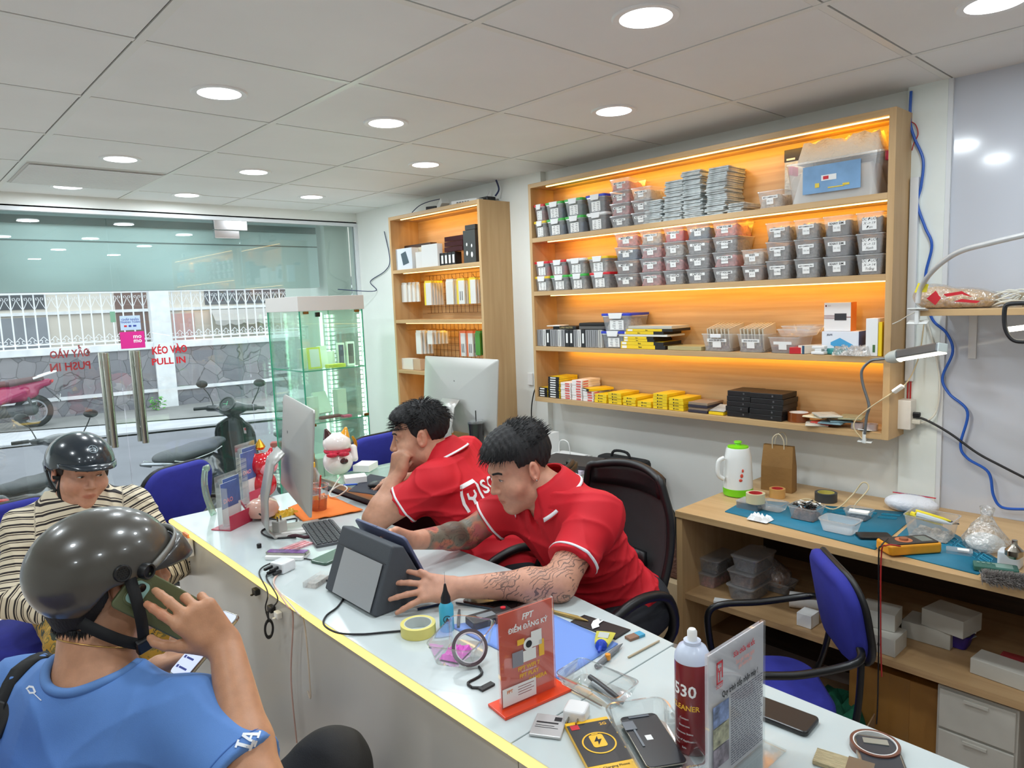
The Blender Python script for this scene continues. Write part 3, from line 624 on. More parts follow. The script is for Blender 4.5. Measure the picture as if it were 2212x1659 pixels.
MB().box(-0.05,-0.015,-0.0046,-0.004,0.190,0.197).box(0.012,0.045,-0.0046,-0.004,0.200,0.215).build('white_sticker',paper,hc_);MB().box(0.03,0.045,-0.0046,-0.004,0.218,0.226).build('orange_sticker',col(210,90,40),hc_)
MB().at((0.01,-0.001,0.09),rx=PI/2).torus(0.042,0.003,None,24,6).build('white_ring',paper,hb_,smooth=True)
# third shelf: upright device cases
cases=[('grey',0.013),('grey',0.012),('white',0.008),('black',0.014),('grey',0.015),('grey',0.010),('white',0.007),('grey',0.012),('black',0.015),('black',0.013),('grey',0.012),('white',0.008),('black',0.013),('grey',0.012),('grey',0.013),('grey',0.010),('pale',0.010)]
cm3={'grey':col(150,150,152,0.6),'white':col(222,222,220,0.6),'black':col(30,32,36,0.5),'pale':col(198,196,190,0.6)}
y=y_at(1156,FXF,LV[1]+0.04);yend=y_at(1300,FXF,LV[1]+0.04);tot=sum(c[1]for c in cases);gap=(y-yend-tot)/len(cases);rs=random.Random(4)
for i,(c,wv)in enumerate(cases):
 wv+=gap*0.85;yc=y-wv/2;y-=wv+gap*0.15
 def f(t,c=c,wv=wv):
  MB().box(-wv/2,wv/2,0,0.12,0,0.088).build('cover',cm3[c],t,bevel=0.0015)
  if c=='black':MB().box(-wv*0.22,wv*0.22,-0.0008,0,0.02,0.07).build('spine_label',paper,t)
  elif wv>0.012:MB().box(-wv*0.08,wv*0.08,-0.0006,0.0,0.004,0.085).build('groove',col(90,90,92),t)
 place(('case',c,round(wv,3)),'tablet_case',f,'%s upright slim case, %s in the row on the third shelf'%(c,ORD[i].replace('lowest','leftmost')),'case',(FXF+0.002,yc,LV[1]+0.001),group='slim cases standing in a row')
yb=y_at(1212,FXF,1.40)
t=thing('black_box','flat black printed box lying across the upright cases, beside the rounded case','box',(FXF+0.07,yb,LV[1]+0.090),-PI/2+0.1);MB().box(-0.075,0.075,-0.05,0.05,0.001,0.016).build('box_body',col(28,28,30),t,bevel=0.001);text('SUPER MASTER',0.013,col(200,180,120),t,((0.01,-0.0505,0.0085),*FX),ext=0)
t=thing('booklet','white folded booklet on the upright cases at the left','booklet',(FXF+0.04,yb+0.065,LV[1]+0.107),-PI/2+0.2);MB().box(-0.04,0.04,-0.04,0.05,0,0.004).build('pages',paper,t)
yb,w=span(1246,1304,FXF,1.40)
t=thing('zip_case','rounded black and grey zip case lying on the upright cases','case',(FXF+0.06,yb,LV[1]+0.090),-PI/2)
MB().rbox(w,0.11,0.016,0.02,None,5,0.001).build('lower_shell',col(96,94,92,0.8),t,bevel=0.004,seg=3);MB().rbox(w,0.11,0.016,0.02,None,5,0.017).build('upper_shell',col(34,33,34,0.8),t,bevel=0.005,seg=3)
for k,(p0,p1,z,h)in enumerate(((1296,1350,LV[1]+0.001,0.082),(1297,1362,LV[1]+0.084,0.085))):
 yc,w=span(p0,p1,FXF,z+0.04)
 place(('bl',k),'lidded_box',make_lidded(w*0.94,0.145,h,'blue','pale' if k else 'blue'),'blue-lidded box on the third shelf, %s'%('upper one' if k else 'lower one'),'storage box',(FXF+0.078,yc,z),group='latch-lid boxes on the upper shelves')
 # tool kit boxes, yellow and black
ye=mat('battery_yellow',srgb(240,204,30),0.4);bk=mat('carton_black',srgb(26,26,28),0.45)
def carton(w,d,h,m1,m2=None,words=None,tag_c=None,tcol=None):
 def f(t):
  MB().box(-w/2,w/2,-d/2,d/2,0.0003,h).build('carton',m1,t,bevel=0.0008)
  if m2:MB().box(w/2-0.001,w/2+0.0005,-d/2,d/2,0.0,h+0.0004).box(w*0.28,w/2,-d/2-0.0004,-d/2,0.0,h).build('side_panel',m2,t)
  if tag_c:MB().box(-w*0.47,-w*0.36,-d/2-0.0006,-d/2,h*0.15,h*0.85).build('white_tag',tag_c,t)
  if words:text(words,h*0.62,tcol or inkp,t,((-w*0.05,-d/2-0.0008,h*0.5),*FX),ext=0,bold=0.02)
 return f
yl=[(1340,1436,0.018),(1340,1432,0.016),(1346,1412,0.012),(1346,1410,0.012),(1336,1440,0.010),(1338,1432,0.014),(1352,1452,0.012),(1356,1450,0.014)]
z=LV[1]+0.001
for k,(p0,p1,h)in enumerate(yl):
 yc,w=span(p0,p1,FXF,z);m1=(ye,ye,ye,ye,col(226,224,216),ye,ye,col(196,192,178))[k]
 f=carton(w,0.14,h-0.0006,m1,bk if m1 is ye else None,'Best' if m1 is ye else None,paper if m1 is ye else None)
 place(('yb',k),'screen_box',f,'flat %s box, wide pile on the third shelf, %s from bottom'%(('yellow','yellow','yellow','yellow','white','yellow','yellow','grey')[k],ORD[k]),'box',(FXF+0.074,yc,z),group='flat boxes piled on the third shelf');z+=h
yc,w=span(1440,1512,FXF,LV[1]+0.01)
place(('fb',1),'screen_box',carton(w,0.13,0.017,col(176,166,120)),'flat khaki box lying right of the yellow pile','box',(FXF+0.068,yc-0.004,LV[1]+0.001))
for k,(p0,p1,wd_)in enumerate(((1512,1582,'MÀN ZIN EP KÍNH'),(1588,1652,'MÀN ZIN EP KÍNH'))):
 yc,w=span(p0,p1,FXF,LV[1]+0.04)
 t=row_tub(p0,p1,1,LV[1]+0.0005,0.075,wd_,'grey','clear clip tub of upright screens, %s of the pair on the third shelf'%('left' if k==0 else 'right'),fl=0.5,name='screen_tub',group='clear tubs')
 for q in range(7):
  o=MB().at((0,0,0),rx=0.18).box(-0.003,0.003,-0.055,0.062,0.005,0.096).build('screen_sleeve',col(206,196,176,0.5),None);o.location=(FXF+0.08,yc-w*0.36+q*w*0.115,LV[1]+0.012);o.rotation_euler=(0,0,-PI/2+rs.uniform(-.08,.08));tag(o,'thin pale screen sleeve standing in the %s clip tub'%('left' if k==0 else 'right'),'sleeve','screen sleeves in the %s clip tub'%('left' if k==0 else 'right'))
 MB().at((0,-0.079,0.066)).box(-0.026,0.026,-0.004,0.004,-0.008,0.008).build('latch',col(232,232,232,0.4),t,bevel=0.002)if k==0 else None
row_tub(1656,1722,1,LV[1]+0.0005,0.064,' ','dark','low clear tub on the third shelf right of the clip tubs',fl=0.4,name='deli_tub')
for k in range(2):
 yc,w=span(1672,1738,FXF,LV[1]+0.08);t=place(('deli',1),'deli_tub',lambda t:tub_mesh(0.125,0.13,0.03).build('tub_body',tubp,t,smooth=True),'empty clear tray nested over the low tub, %s'%('upper' if k else 'lower'),'tub',(FXF+0.085+k*0.012,yc-0.012*k,LV[1]+0.0655+k*0.0125),group='nested trays')
def simple_box(name,label,p0,p1,z,h,d,m1,x=FXF,rz=0.0,words=None,tc=None,extra=None,cat='box',ts=0.3):
 yc,w=span(p0,p1,x,z+h/2);t=thing(name,label,cat,(x+d/2,yc,z),-PI/2+rz);MB().box(-w/2,w/2,-d/2,d/2,0.0003,h).build('carton',m1,t,bevel=0.001)
 if words:text(words,h*ts,tc or inkp,t,((0,-d/2-0.0008,h*0.75),*FX),ext=0,bold=0.02)
 if extra:extra(t,w,d,h)
 return t
simple_box('small_box','small red box lying on the third shelf before the tubs',1700,1734,LV[1]+0.001,0.024,0.07,col(200,36,44),rz=0.35)
simple_box('long_box','long white box with blue end lying on the third shelf',1734,1752,LV[1]+0.001,0.032,0.12,col(228,222,210),rz=-0.45,extra=lambda t,w,d,h:MB().box(w*0.2,w/2+0.0005,-d/2-0.0005,-d/2+0.002,0,h).build('blue_end',col(30,80,110),t))
def ex_dev(t,w,d,h):
 y=-d/2-0.001;MB().box(-w*0.10,w*0.34,y,y+0.001,h*0.38,h*0.62).build('device_print',col(50,50,54),t)
 c_=MB()
 for k in range(3):c_.box(-w/2,-w*0.10,y,y+0.001,h*(0.44+k*0.05),h*(0.455+k*0.05))
 c_.box(w*0.34,w/2,y,y+0.001,h*0.48,h*0.50).box(-w*0.45,-w*0.40,y,y+0.001,h*0.86,h*0.92).build('red_print',col(120,30,36),t);text('CCC',h*0.05,inkp,t,((-w*0.30,y-0.0003,h*0.89),*FX),ext=0);MB().box(w/2-0.0005,w/2+0.0006,-d/2,d/2,0,h+0.0005).build('orange_side',col(226,130,50),t)
def ex_blue(t,w,d,h):
 y=-d/2-0.001;MB().add([(-w*0.25,y,h*0.52),(w*0.0,y,h*0.72),(w*0.35,y,h*0.42),(w*0.36,y,h*0.22),(w*0.1,y,h*0.16),(-w*0.25,y,h*0.40)],[(0,1,2,3,4,5)[::-1]]).build('blue_print',col(70,160,210),t);text('JELIFE',h*0.10,col(40,60,90),t,((-w*0.28,y-0.0003,h*0.85),*FX),ext=0,bold=0.02);MB().box(w/2-0.0005,w/2+0.0006,-d/2,d/2,0,h+0.0005).build('slate_side',col(70,90,130),t)
simple_box('white_carton','white box with a pale blue device print, under the taller boxed cable',1775,1855,LV[1]+0.001,0.085,0.11,col(226,230,238),x=FXF+0.045,extra=ex_blue)
simple_box('white_carton','white box with a dark cable printed on it, topmost on the third shelf',1780,1838,LV[1]+0.0865,0.108,0.05,col(232,228,226),x=FXF+0.06,extra=ex_dev)
simple_box('tall_carton','tall white box standing at the right end of the third shelf',1870,1896,LV[1]+0.001,0.135,0.07,col(236,236,236),extra=lambda t,w,d,h:MB().box(w*0.1,w*0.3,-d/2-0.0008,-d/2,h*0.1,h*0.3).build('green_print',col(70,110,60),t))
simple_box('tall_carton','yellow box wedged against the right side of the third shelf',1897,1905,LV[1]+0.001,0.122,0.10,ye)
t=thing('clip_tool','white plastic clamp tool lying among the bags on the third shelf','tool',(FXF+0.01,y_at(1768,FXF,1.33),LV[1]+0.001),-PI/2);MB().cb((0,0,0.006),(0.05,0.04,0.011)).cb((0,0,0.016),(0.026,0.03,0.012)).cb((0,0,0.027),(0.048,0.03,0.012)).build('clamp_body',col(232,232,230,0.4),t,bevel=0.003)
t=thing('gadget','teal handheld gadget with black knobs on the third shelf','tool',(FXF+0.03,y_at(1800,FXF,1.33),LV[1]+0.001),-PI/2-0.4);MB().rbox(0.07,0.04,0.022,0.01).build('gadget_body',col(60,150,150,0.4),t,bevel=0.004);MB().at((0,0,0.022)).lathe([(0.009,0),(0.009,0.008)],n=12).at((0.018,0.004,0.022)).lathe([(0.007,0),(0.007,0.008)],n=12).build('knob',blk,t)
t=thing('plastic_bag','crumpled clear bag of white parts hanging over the third shelf edge','bag',(FXF+0.02,y_at(1842,FXF,1.33),LV[1]+0.0015),-PI/2);lumpy(0.13,0.10,0.038,n=12,seed=7,amp=0.6).build('film',clear('bag_film',body=(0.9,0.9,0.88),op=0.25,rough=0.1,gloss=0.12,bump=1.0,bscale=50),t);lumpy(0.09,0.07,0.018,n=12,seed=17,amp=0.8).build('parts',fill['pale'],t)
# fourth shelf: battery boxes in stacks
bz=LV[0]+0.001
def batt(kind,w,h):
 d=0.145
 if kind=='y':
  def f(t):
   MB().box(-w/2,w/2,-d/2,d/2,0.0003,h-0.0004).build('carton',ye,t,bevel=0.0008);MB().box(-w*0.2,-w*0.12,-d/2-0.0005,-d/2,h*0.3,h*0.75).box(-w*0.07,w*0.18,-d/2-0.0005,-d/2,h*0.42,h*0.6).build('print',inkp,t)
 elif kind=='k':
  def f(t):
   MB().box(-w/2,w/2,-d/2,d/2,0.0003,h-0.0004).build('carton',bk,t,bevel=0.0008);MB().box(-w*0.3,w*0.2,-d/2-0.0005,-d/2,h*0.25,h*0.75).build('white_label',paper,t);MB().box(w/2-0.0006,w/2+0.0004,-d/2+0.001,d/2,0.001,h-0.001).box(-w/2,w/2,-d/2+0.01,d/2,h-0.0008,h-0.0002).build('yellow_face',ye,t)
 else:
  def f(t):
   MB().box(-w/2,w/2,-d/2,d/2,0.0003,h-0.0004).build('carton',col(236,230,226),t,bevel=0.0008);MB().box(-w*0.05,w*0.4,-d/2-0.0005,-d/2,h*0.2,h*0.8).box(w/2,w/2+0.0005,-d/2+0.01,-d/2+0.05,h*0.3,h*0.7).build('red_print',col(214,90,84),t)
 return f
ST=[(1162,1182,'k',4,0.0125,'black battery box in the short far left stack'),(1184,1208,'k',9,0.0125,'black and yellow battery box in the tall left stack'),(1211,1233,'w',7,0.0125,'white and red battery box, left of the three pale stacks'),(1235,1257,'w',8,0.0130,'white and red battery box, middle of the three pale stacks'),(1259,1281,'w',4,0.0130,'white and red battery box, right of the three pale stacks'),(1284,1310,'y',3,0.0142,'yellow battery box, first yellow stack'),(1313,1342,'y',4,0.0142,'yellow battery box, second yellow stack'),(1345,1373,'y',3,0.0142,'yellow battery box, third yellow stack'),(1376,1406,'y',2,0.0142,'yellow battery box, low fourth yellow stack'),(1410,1441,'y',5,0.0142,'yellow battery box, fifth and tallest yellow stack'),(1444,1476,'y',4,0.0142,'yellow battery box, rightmost yellow stack')]
rs=random.Random(11)
for(p0,p1,k,n,h,lab)in ST:
 yc,w=span(p0,p1,FXF,bz)
 for r in range(n):
  place(('bt',k,p0),'battery_box',batt(k,w*0.97,h),'%s, %s from bottom'%(lab,ORD[r]),'box',(FXF+0.0745+rs.uniform(-.002,.002),yc+rs.uniform(-.0008,.0008),bz+r*h),-PI/2+rs.uniform(-.012,.012),group='battery boxes on the bottom shelf')
yc,w=span(1257,1284,FXF,1.09);place(('bt','k','x'),'battery_box',batt('k',w,0.0125),'lone yellow-topped black box lying on the right pale stack','box',(FXF+0.07,yc,bz+4*0.013+0.0005),-PI/2-0.35)
for k in range(4):yc,w=span(1484,1528,FXF,bz);place(('gc',k%2),'slim_case',carton(w*0.94,0.13,0.011,(col(50,46,60),col(150,130,110))[k%2]),'slim dark case right of the yellow stacks, %s from bottom'%ORD[k],'case',(FXF+0.068+0.004*(k%2),yc,bz+k*0.0115),group='slim cases beside the yellow boxes')
yc,w=span(1530,1562,FXF,bz);place(('yf',0),'battery_box',carton(w*0.98,0.12,0.012,ye),'single flat yellow box under the leaning clear sheet','box',(FXF+0.062,yc,bz))
t=thing('clear_sheet_pack','clear film pack leaning over the single yellow box','pack',(FXF+0.05,yc,bz+0.013),-PI/2);MB().at((0,0,0.0),rx=0.18).box(-0.035,0.035,-0.04,0.05,0.009,0.011).build('film',bagm,t)
t5=[(1568,1618,0,5),(1620,1690,0,5)]
for c,(p0,p1,_,n)in enumerate(t5):
 yc,w=span(p0,p1,FXF,bz+0.05)
 for r in range(n):
  def f(t,w=w):
   MB().box(-w/2,w/2,-0.065,0.065,0.0003,0.0215).build('lid_shell',bk,t,bevel=0.0015);MB().at((w*0.2,-0.0655,0.012),rx=PI/2).lathe([(0.004,0),(0.004,0.0004)],n=10).build('finger_notch',col(90,90,92),t)
  place(('bb',c),'black_case',f,'matt black flat case in the %s black pile, %s from bottom'%(('left','right')[c],ORD[r]),'case',(FXF+0.072-(0.008 if c else 0)+rs.uniform(-.003,.003),yc+rs.uniform(-.004,.004),bz+r*0.022),-PI/2+rs.uniform(-.05,.05),group='black cases piled on the bottom shelf')
yc=y_at(1724,FXF+0.05,bz);t=thing('tape_roll','amber heat tape roll lying on the bottom shelf beside the black cases','tape',(FXF+0.055,yc,bz));MB().ring(0.036,0.042,0,0.036,col(130,70,34,0.15),40).build('tape',None,t,smooth=True);MB().ring(0.034,0.0362,0,0.036,paper,40).build('core',None,t,smooth=True)
rs=random.Random(3)
for k,(px,dx,c_,r0)in enumerate(((1765,.03,(214,206,190),.4),(1790,.05,(196,60,50),-.3),(1800,.03,(120,150,160),.1),(1815,.05,(110,140,150),.5),(1770,.06,(226,214,180),-.1),(1840,.055,(150,150,120),.2),(1786,.02,(190,190,180),.7))):
 o=bpy.data.objects.new('parts_bag',PK[k%4].copy());o.data.materials.clear();o.data.materials.append(mat('bag_tone_%d'%k,srgb(*c_),0.3,bump=0.4,bscale=50));COL.objects.link(o);o.location=(FXF+dx,y_at(px,FXF+dx,bz),bz+0.0065*k);o.rotation_euler=(0,0,-PI/2+r0);o.scale=(0.85,0.75,0.85);tag(o,['cream','red edged','grey blue','teal grey','pale yellow','olive','light grey'][k]+' flat parts bag in the loose heap at the right of the bottom shelf','bag','loose parts bags on the bottom shelf')
for k,px in enumerate((1852,1882)):
 t=thing('wire_spool','clear cased copper wire spool on the bottom shelf, %s of two'%('left' if k==0 else 'right'),'spool',(FXF+0.022,y_at(px,FXF+0.022,bz),bz));MB().ring(0.010,0.019,0.002,0.022,col(186,110,90,0.4),28).build('wire',None,t,smooth=True);MB().ring(0.008,0.0225,0,0.002,tubp,28).ring(0.008,0.0225,0.022,0.024,tubp,28).ring(0.0218,0.0225,0.002,0.022,tubp,28).build('spool_case',None,t,smooth=True)
 # ---------------------------------------------------------------- display unit goods
NF=2.60
def nbox(name,lab,p0,p1,z,h,d,m1,x=NF,extra=None,rz=0.0,cat='box'):
 return simple_box(name,lab,p0,p1,z,h,d,m1,x=x,extra=extra,rz=rz,cat=cat)
def ex_tab(t,w,d,h):MB().add([(-w*0.05,-d/2-0.001,h*0.75),(w*0.2,-d/2-0.001,h*0.85),(w*0.35,-d/2-0.001,h*0.3),(w*0.05,-d/2-0.001,h*0.2)],[(0,1,2,3)[::-1]]).build('device_print',col(70,90,100),t)
z1=NLV[3]+0.001
nbox('gift_carton','white and blue boxed device standing at the left of the top tier',848,890,z1,0.135,0.06,col(214,222,230),extra=ex_tab)
nbox('carton','cream box behind the white device boxes',893,912,z1,0.135,0.06,col(220,212,190),x=NF+0.05)
nbox('carton','small white box between the two big white boxes',898,912,z1,0.10,0.05,col(226,226,224))
nbox('carton','large white square box in the middle of the top tier',911,945,z1,0.135,0.04,col(230,230,228),x=NF-0.015)
for k in range(5):nbox('slim_pack','slim black pack with white window, %s from left in the row'%ORD[k].replace('lowest','first'),944+k*8,951+k*8,z1,0.075,0.05,bk,extra=lambda t,w,d,h:MB().box(-w*0.3,w*0.3,-d/2-0.0006,-d/2,h*0.15,h*0.8).build('window',paper,t))['group']='slim black packs on the top tier'
for k in range(3):nbox('flat_pack','dark foil wrapped flat pack above the slim packs, %s from bottom'%ORD[k],960,999,z1+0.077+k*0.030,0.028,0.07,col(84,40,44,0.15,0.5))['group']='foil wrapped packs on the top tier'
nbox('earphone_box','tall dark box with white earphone picture at the right',1001,1027,z1,0.185,0.06,col(60,62,60),extra=lambda t,w,d,h:MB().at((-w*0.2,-d/2-0.001,h*0.3)).ball((0,0,0),(0.008,0.002,0.014)).ball((0.0,0,0.05),(0.006,0.002,0.01)).at((w*0.2,-d/2-0.001,h*0.25)).ball((0,0,0),(0.009,0.002,0.016)).ball((0.0,0,0.05),(0.006,0.002,0.01)).build('earphone_print',paper,t))
nbox('flat_pack','small dark box lying on the tall earphone box',1004,1026,z1+0.186,0.028,0.05,col(50,50,50))
nbox('dark_carton','long dark box lying at the back of the top tier',868,930,z1+0.137,0.022,0.05,col(60,42,34),x=NF+0.07)
nbox('tray','flat wooden tray at the left of the top tier',845,888,z1-0.0005,0.0005,0.05,wd_y)if False else None
def pack(w,h,body,band=None,pic=None):
 def f(t):
  MB().box(-w/2,w/2,-0.006,0.006,-h,-0.012).build('pouch',body,t,bevel=0.001)
  MB().box(-w/2,w/2,-0.0015,0.0015,-0.014,0.002).build('hang_tab',band or body,t)
  if band:MB().box(-w/2-0.0003,-w*0.28,-0.0066,0.006,-h,-0.012).build('yellow_band',band,t)
  if pic:MB().tube([(-w*0.05,-0.0068,-h*0.5),(-w*0.05,-0.0068,-h*0.85)],0.0018,n=5).tube([(w*0.22,-0.0068,-h*0.5),(w*0.22,-0.0068,-h*0.85)],0.0018,n=5).build('cable_print',pic,t)
 return f
wpk=col(222,222,218,0.4);ypk=col(232,208,60,0.4);opk=col(226,110,60,0.4)
def hang(key,px,z,x,f,lab,group,rz=0.0):
 y=y_at(px,x,z-0.05);place(key,'hanging_pack',f,lab,'pack',(x,y,z),-PI/2+rz,group=group)
for k in range(4):hang(('h','w'),866+k*9+8,1.693,2.63+k*0.012,pack(0.055,0.125,wpk),'white charger pack on the left upper hook, %s from front'%ORD[k].replace('lowest','first'),'white packs on the left upper hook')
for j,(px,nn,f,ky,nm)in enumerate(((925,5,pack(0.062,0.150,wpk,ypk),'hy1','yellow banded packs left'),(972,4,pack(0.062,0.150,wpk),'hw2','plain pale packs middle'),(996,4,pack(0.062,0.150,wpk,ypk,bk),'hy3','yellow packs with cable print'),(1021,4,pack(0.055,0.150,wpk,ypk),'hy4','yellow packs at the right'))):
 for k in range(nn):hang(('h',ky),px+k*6,1.693,2.625+k*0.022,f,'%s on the upper rail, %s from front'%(nm,ORD[k].replace('lowest','first')),nm,rz=0.1)
for j,(px,nn,f,ky,nm)in enumerate(((905,4,pack(0.052,0.150,wpk),'l1','long white packs on the lower rail at the left'),(930,5,pack(0.050,0.085,wpk),'l2','short white packs on the lower rail in the middle'),(1000,2,pack(0.052,0.150,wpk,opk,bk),'l3','orange topped cable packs on the lower rail'),(1016,3,pack(0.052,0.150,wpk,opk,bk),'l4','second cable packs on the lower rail'),(1033,2,pack(0.04,0.140,col(80,150,60)),'l5','green packs at the right of the lower rail'))):
 for k in range(nn):hang(('h',ky),px+k*8,1.383,2.62+k*0.022,f,'%s, %s from front'%(nm,ORD[k].replace('lowest','first')),nm,rz=0.05)
for k,(p0,p1,h)in enumerate(((868,892,0.072),(893,908,0.070),(922,936,0.062),(972,996,0.060),(925,944,0.045))):nbox('small_carton',['small white box at the left end of the lower tier','beige small box second on the lower tier','little white cube box half hidden by the computer','cream box behind the computer top edge','pale small box deeper on the lower tier'][k],p0,p1,NLV[1]+0.001,h,0.05,col(*((230,226,216),(200,170,140),(236,234,228),(226,216,190),(220,210,195))[k]),x=NF+(0.07 if k==4 else 0))
# routers, adapter and cables on top of the display unit
zt=2.1155
t=thing('network_router','flat white router with stub antennas on top of the display unit','router',(2.68,y_at(1015,2.68,zt),zt),-PI/2+0.2);MB().rbox(0.20,0.12,0.026,0.015).build('router_body',col(226,226,224,0.4),t,bevel=0.004)
for s in(-1,1):MB().tube([(s*0.07,0.05,0.02),(s*0.10,0.06,0.075)],[0.005,0.003],n=8).build('antenna',col(226,226,224,0.4),t,smooth=True)
po=MB()
for k in range(5):po.box(-0.05+k*0.02,-0.036+k*0.02,-0.0612,-0.0595,0.006,0.016)
po.build('ports',col(110,110,112),t)
t=thing('wall_adapter','white box adapter tilted up on top of the display unit','adapter',(2.66,y_at(958,2.66,zt),zt),-PI/2-0.3);MB().at((0,0,0.028),ry=-0.5).cb((0,0,0),(0.085,0.055,0.036)).build('adapter_body',col(222,222,218,0.4),t,bevel=0.004)
t=thing('black_adapter','black power brick lying on top of the display unit','adapter',(2.66,y_at(935,2.66,zt),zt),-PI/2+0.4);MB().rbox(0.075,0.05,0.03,0.008).build('brick',blk,t,bevel=0.003)
t=thing('black_adapter','dark cable junction by the ceiling at the right of the display unit top','junction',(2.735,y_at(1052,2.735,zt),zt),-PI/2);MB().rbox(0.09,0.07,0.035,0.012).build('junction_body',blk,t,bevel=0.004)
def cable(lab,pts,r,m,sub=8,cat='cable',name='cable',n=8,group=None):
 o=MB().tube(pts,r,m,n=n,sub=sub).build(name,None,smooth=True);return tag(o,lab,cat,group)
dk_cab=mat('dark_cable',srgb(24,24,28),0.5);blue_cab=mat('blue_cable',srgb(36,92,190),0.4);white_cab=mat('white_cable',srgb(222,220,210),0.5);red_cab=mat('red_wire',srgb(176,40,40),0.5)
cable('dark blue cable running along the top of the display unit',[onx(890,459,2.62),onx(905,445,2.64),onx(925,436,2.66),onx(950,430,2.68)],0.0025,mat('navy_wire',srgb(40,50,90),0.5))
cable('thin blue wire sagging from the glass front to the display unit',[ony(730,625,4.70),V3(2.78,4.5,1.66),onx(800,608,2.79),onx(832,585,2.79),onx(842,560,2.79),onx(830,500,2.79)],0.003,mat('navy_wire'))
cable('dark wires dropping from the ceiling to the display unit top',[V3(2.76,3.10,2.243),V3(2.77,3.09,2.19),V3(2.75,3.10,2.152)],0.005,mat('navy_wire'))
cable('thin red wire hanging down beside the display unit',[onx(1072,440,2.79),onx(1076,520,2.79),onx(1084,560,2.79),onx(1078,585,2.79),onx(1082,700,2.79),onx(1086,790,2.79)],0.0016,red_cab)
# ================================================================ people: smooth bodies grown from tapered limbs
class SDF:
 nz=None
 def __init__(s):s.p=[]
 def _a(s,kind,dat,k,op,c,R):s.p.append((kind,dat,k,op,np.array(c,float),R));return s
 def cone(s,a,b,r1,r2=None,k=0.02,op='u',flat=None,fr=1.0):
  """tapered limb; flat = direction squeezed to the ratio fr"""
  a=np.array(a,float);b=np.array(b,float);r2=r1 if r2 is None else r2
  if flat is not None:flat=np.array(flat,float);flat/=np.linalg.norm(flat)
  return s._a('c',(a,b,r1,r2,flat,fr),k,op,(a+b)/2,np.linalg.norm(b-a)/2+max(r1,r2))
 def chain(s,pts,rs,k=0.02,op='u',flat=None,fr=1.0):
  for i in range(len(pts)-1):s.cone(pts[i],pts[i+1],rs[i],rs[i+1],k,op,flat,fr)
  return s
 def ell(s,c,r,k=0.02,op='u',R=None):
  r=(r,r,r)if not isinstance(r,(tuple,list))else r
  return s._a('e',(np.array(c,float),np.array(r,float),R),k,op,c,max(r))
 def half(s,p,n,k=0.004,op='c'):
  """keep only the side against the normal n"""
  n=np.array(n,float);n/=np.linalg.norm(n)
  return s._a('h',(np.array(p,float),n),k,op,p,1e9)
 def group(s,g,k=0.015,op='u'):s.p.append(('g',g,k,op,np.zeros(3),1e9));return s
 def cutband(s,fn):s.p.append(('f',fn,0.004,'c',np.zeros(3),1e9));return s
 def ev(s,P,lo=None,hi=None):
  D=np.full(len(P),1e3,np.float32)
  for kind,dat,k,op,c,R in s.p:
   if lo is not None and R<1e8:
    q=np.maximum(0,np.maximum(lo-c,c-hi));
    if q@q>(R+k+0.03)**2 and op=='u':continue
   if kind=='c':
    a,b,r1,r2,fl,fr=dat;ab=b-a;L2=max(ab@ab,1e-9);q=P-a
    t=np.clip(q@ab/L2,0,1)
    w=q-t[:,None]*ab
    if fl is not None:
     h=w@fl;w=w+np.outer(h*(1/fr-1),fl)
    d=np.sqrt((w*w).sum(1))-(r1+(r2-r1)*t)
    if fl is not None:d=d*(0.5+0.5*fr)
   elif kind=='e':
    cc,r,Rm=dat;q=P-cc
    if Rm is not None:q=q@Rm
    k0=np.sqrt(((q/r)**2).sum(1));k1=np.sqrt(((q/(r*r))**2).sum(1));d=k0*(k0-1)/np.maximum(k1,1e-6)
   elif kind=='h':d=(P-dat[0])@dat[1]
   elif kind=='g':d=dat.ev(P)
   else:d=dat(P)
   if op=='u':
    h=np.clip(0.5+0.5*(D-d)/k,0,1);D=D+(d-D)*h-k*h*(1-h)
   else:
    if op=='s':d=-d
    h=np.clip(0.5-0.5*(D-d)/k,0,1);D=D+(d-D)*h+k*h*(1-h)
  return D if s.nz is None else D+s.nz(P)
 def copy(s):n=SDF();n.p=list(s.p);return n
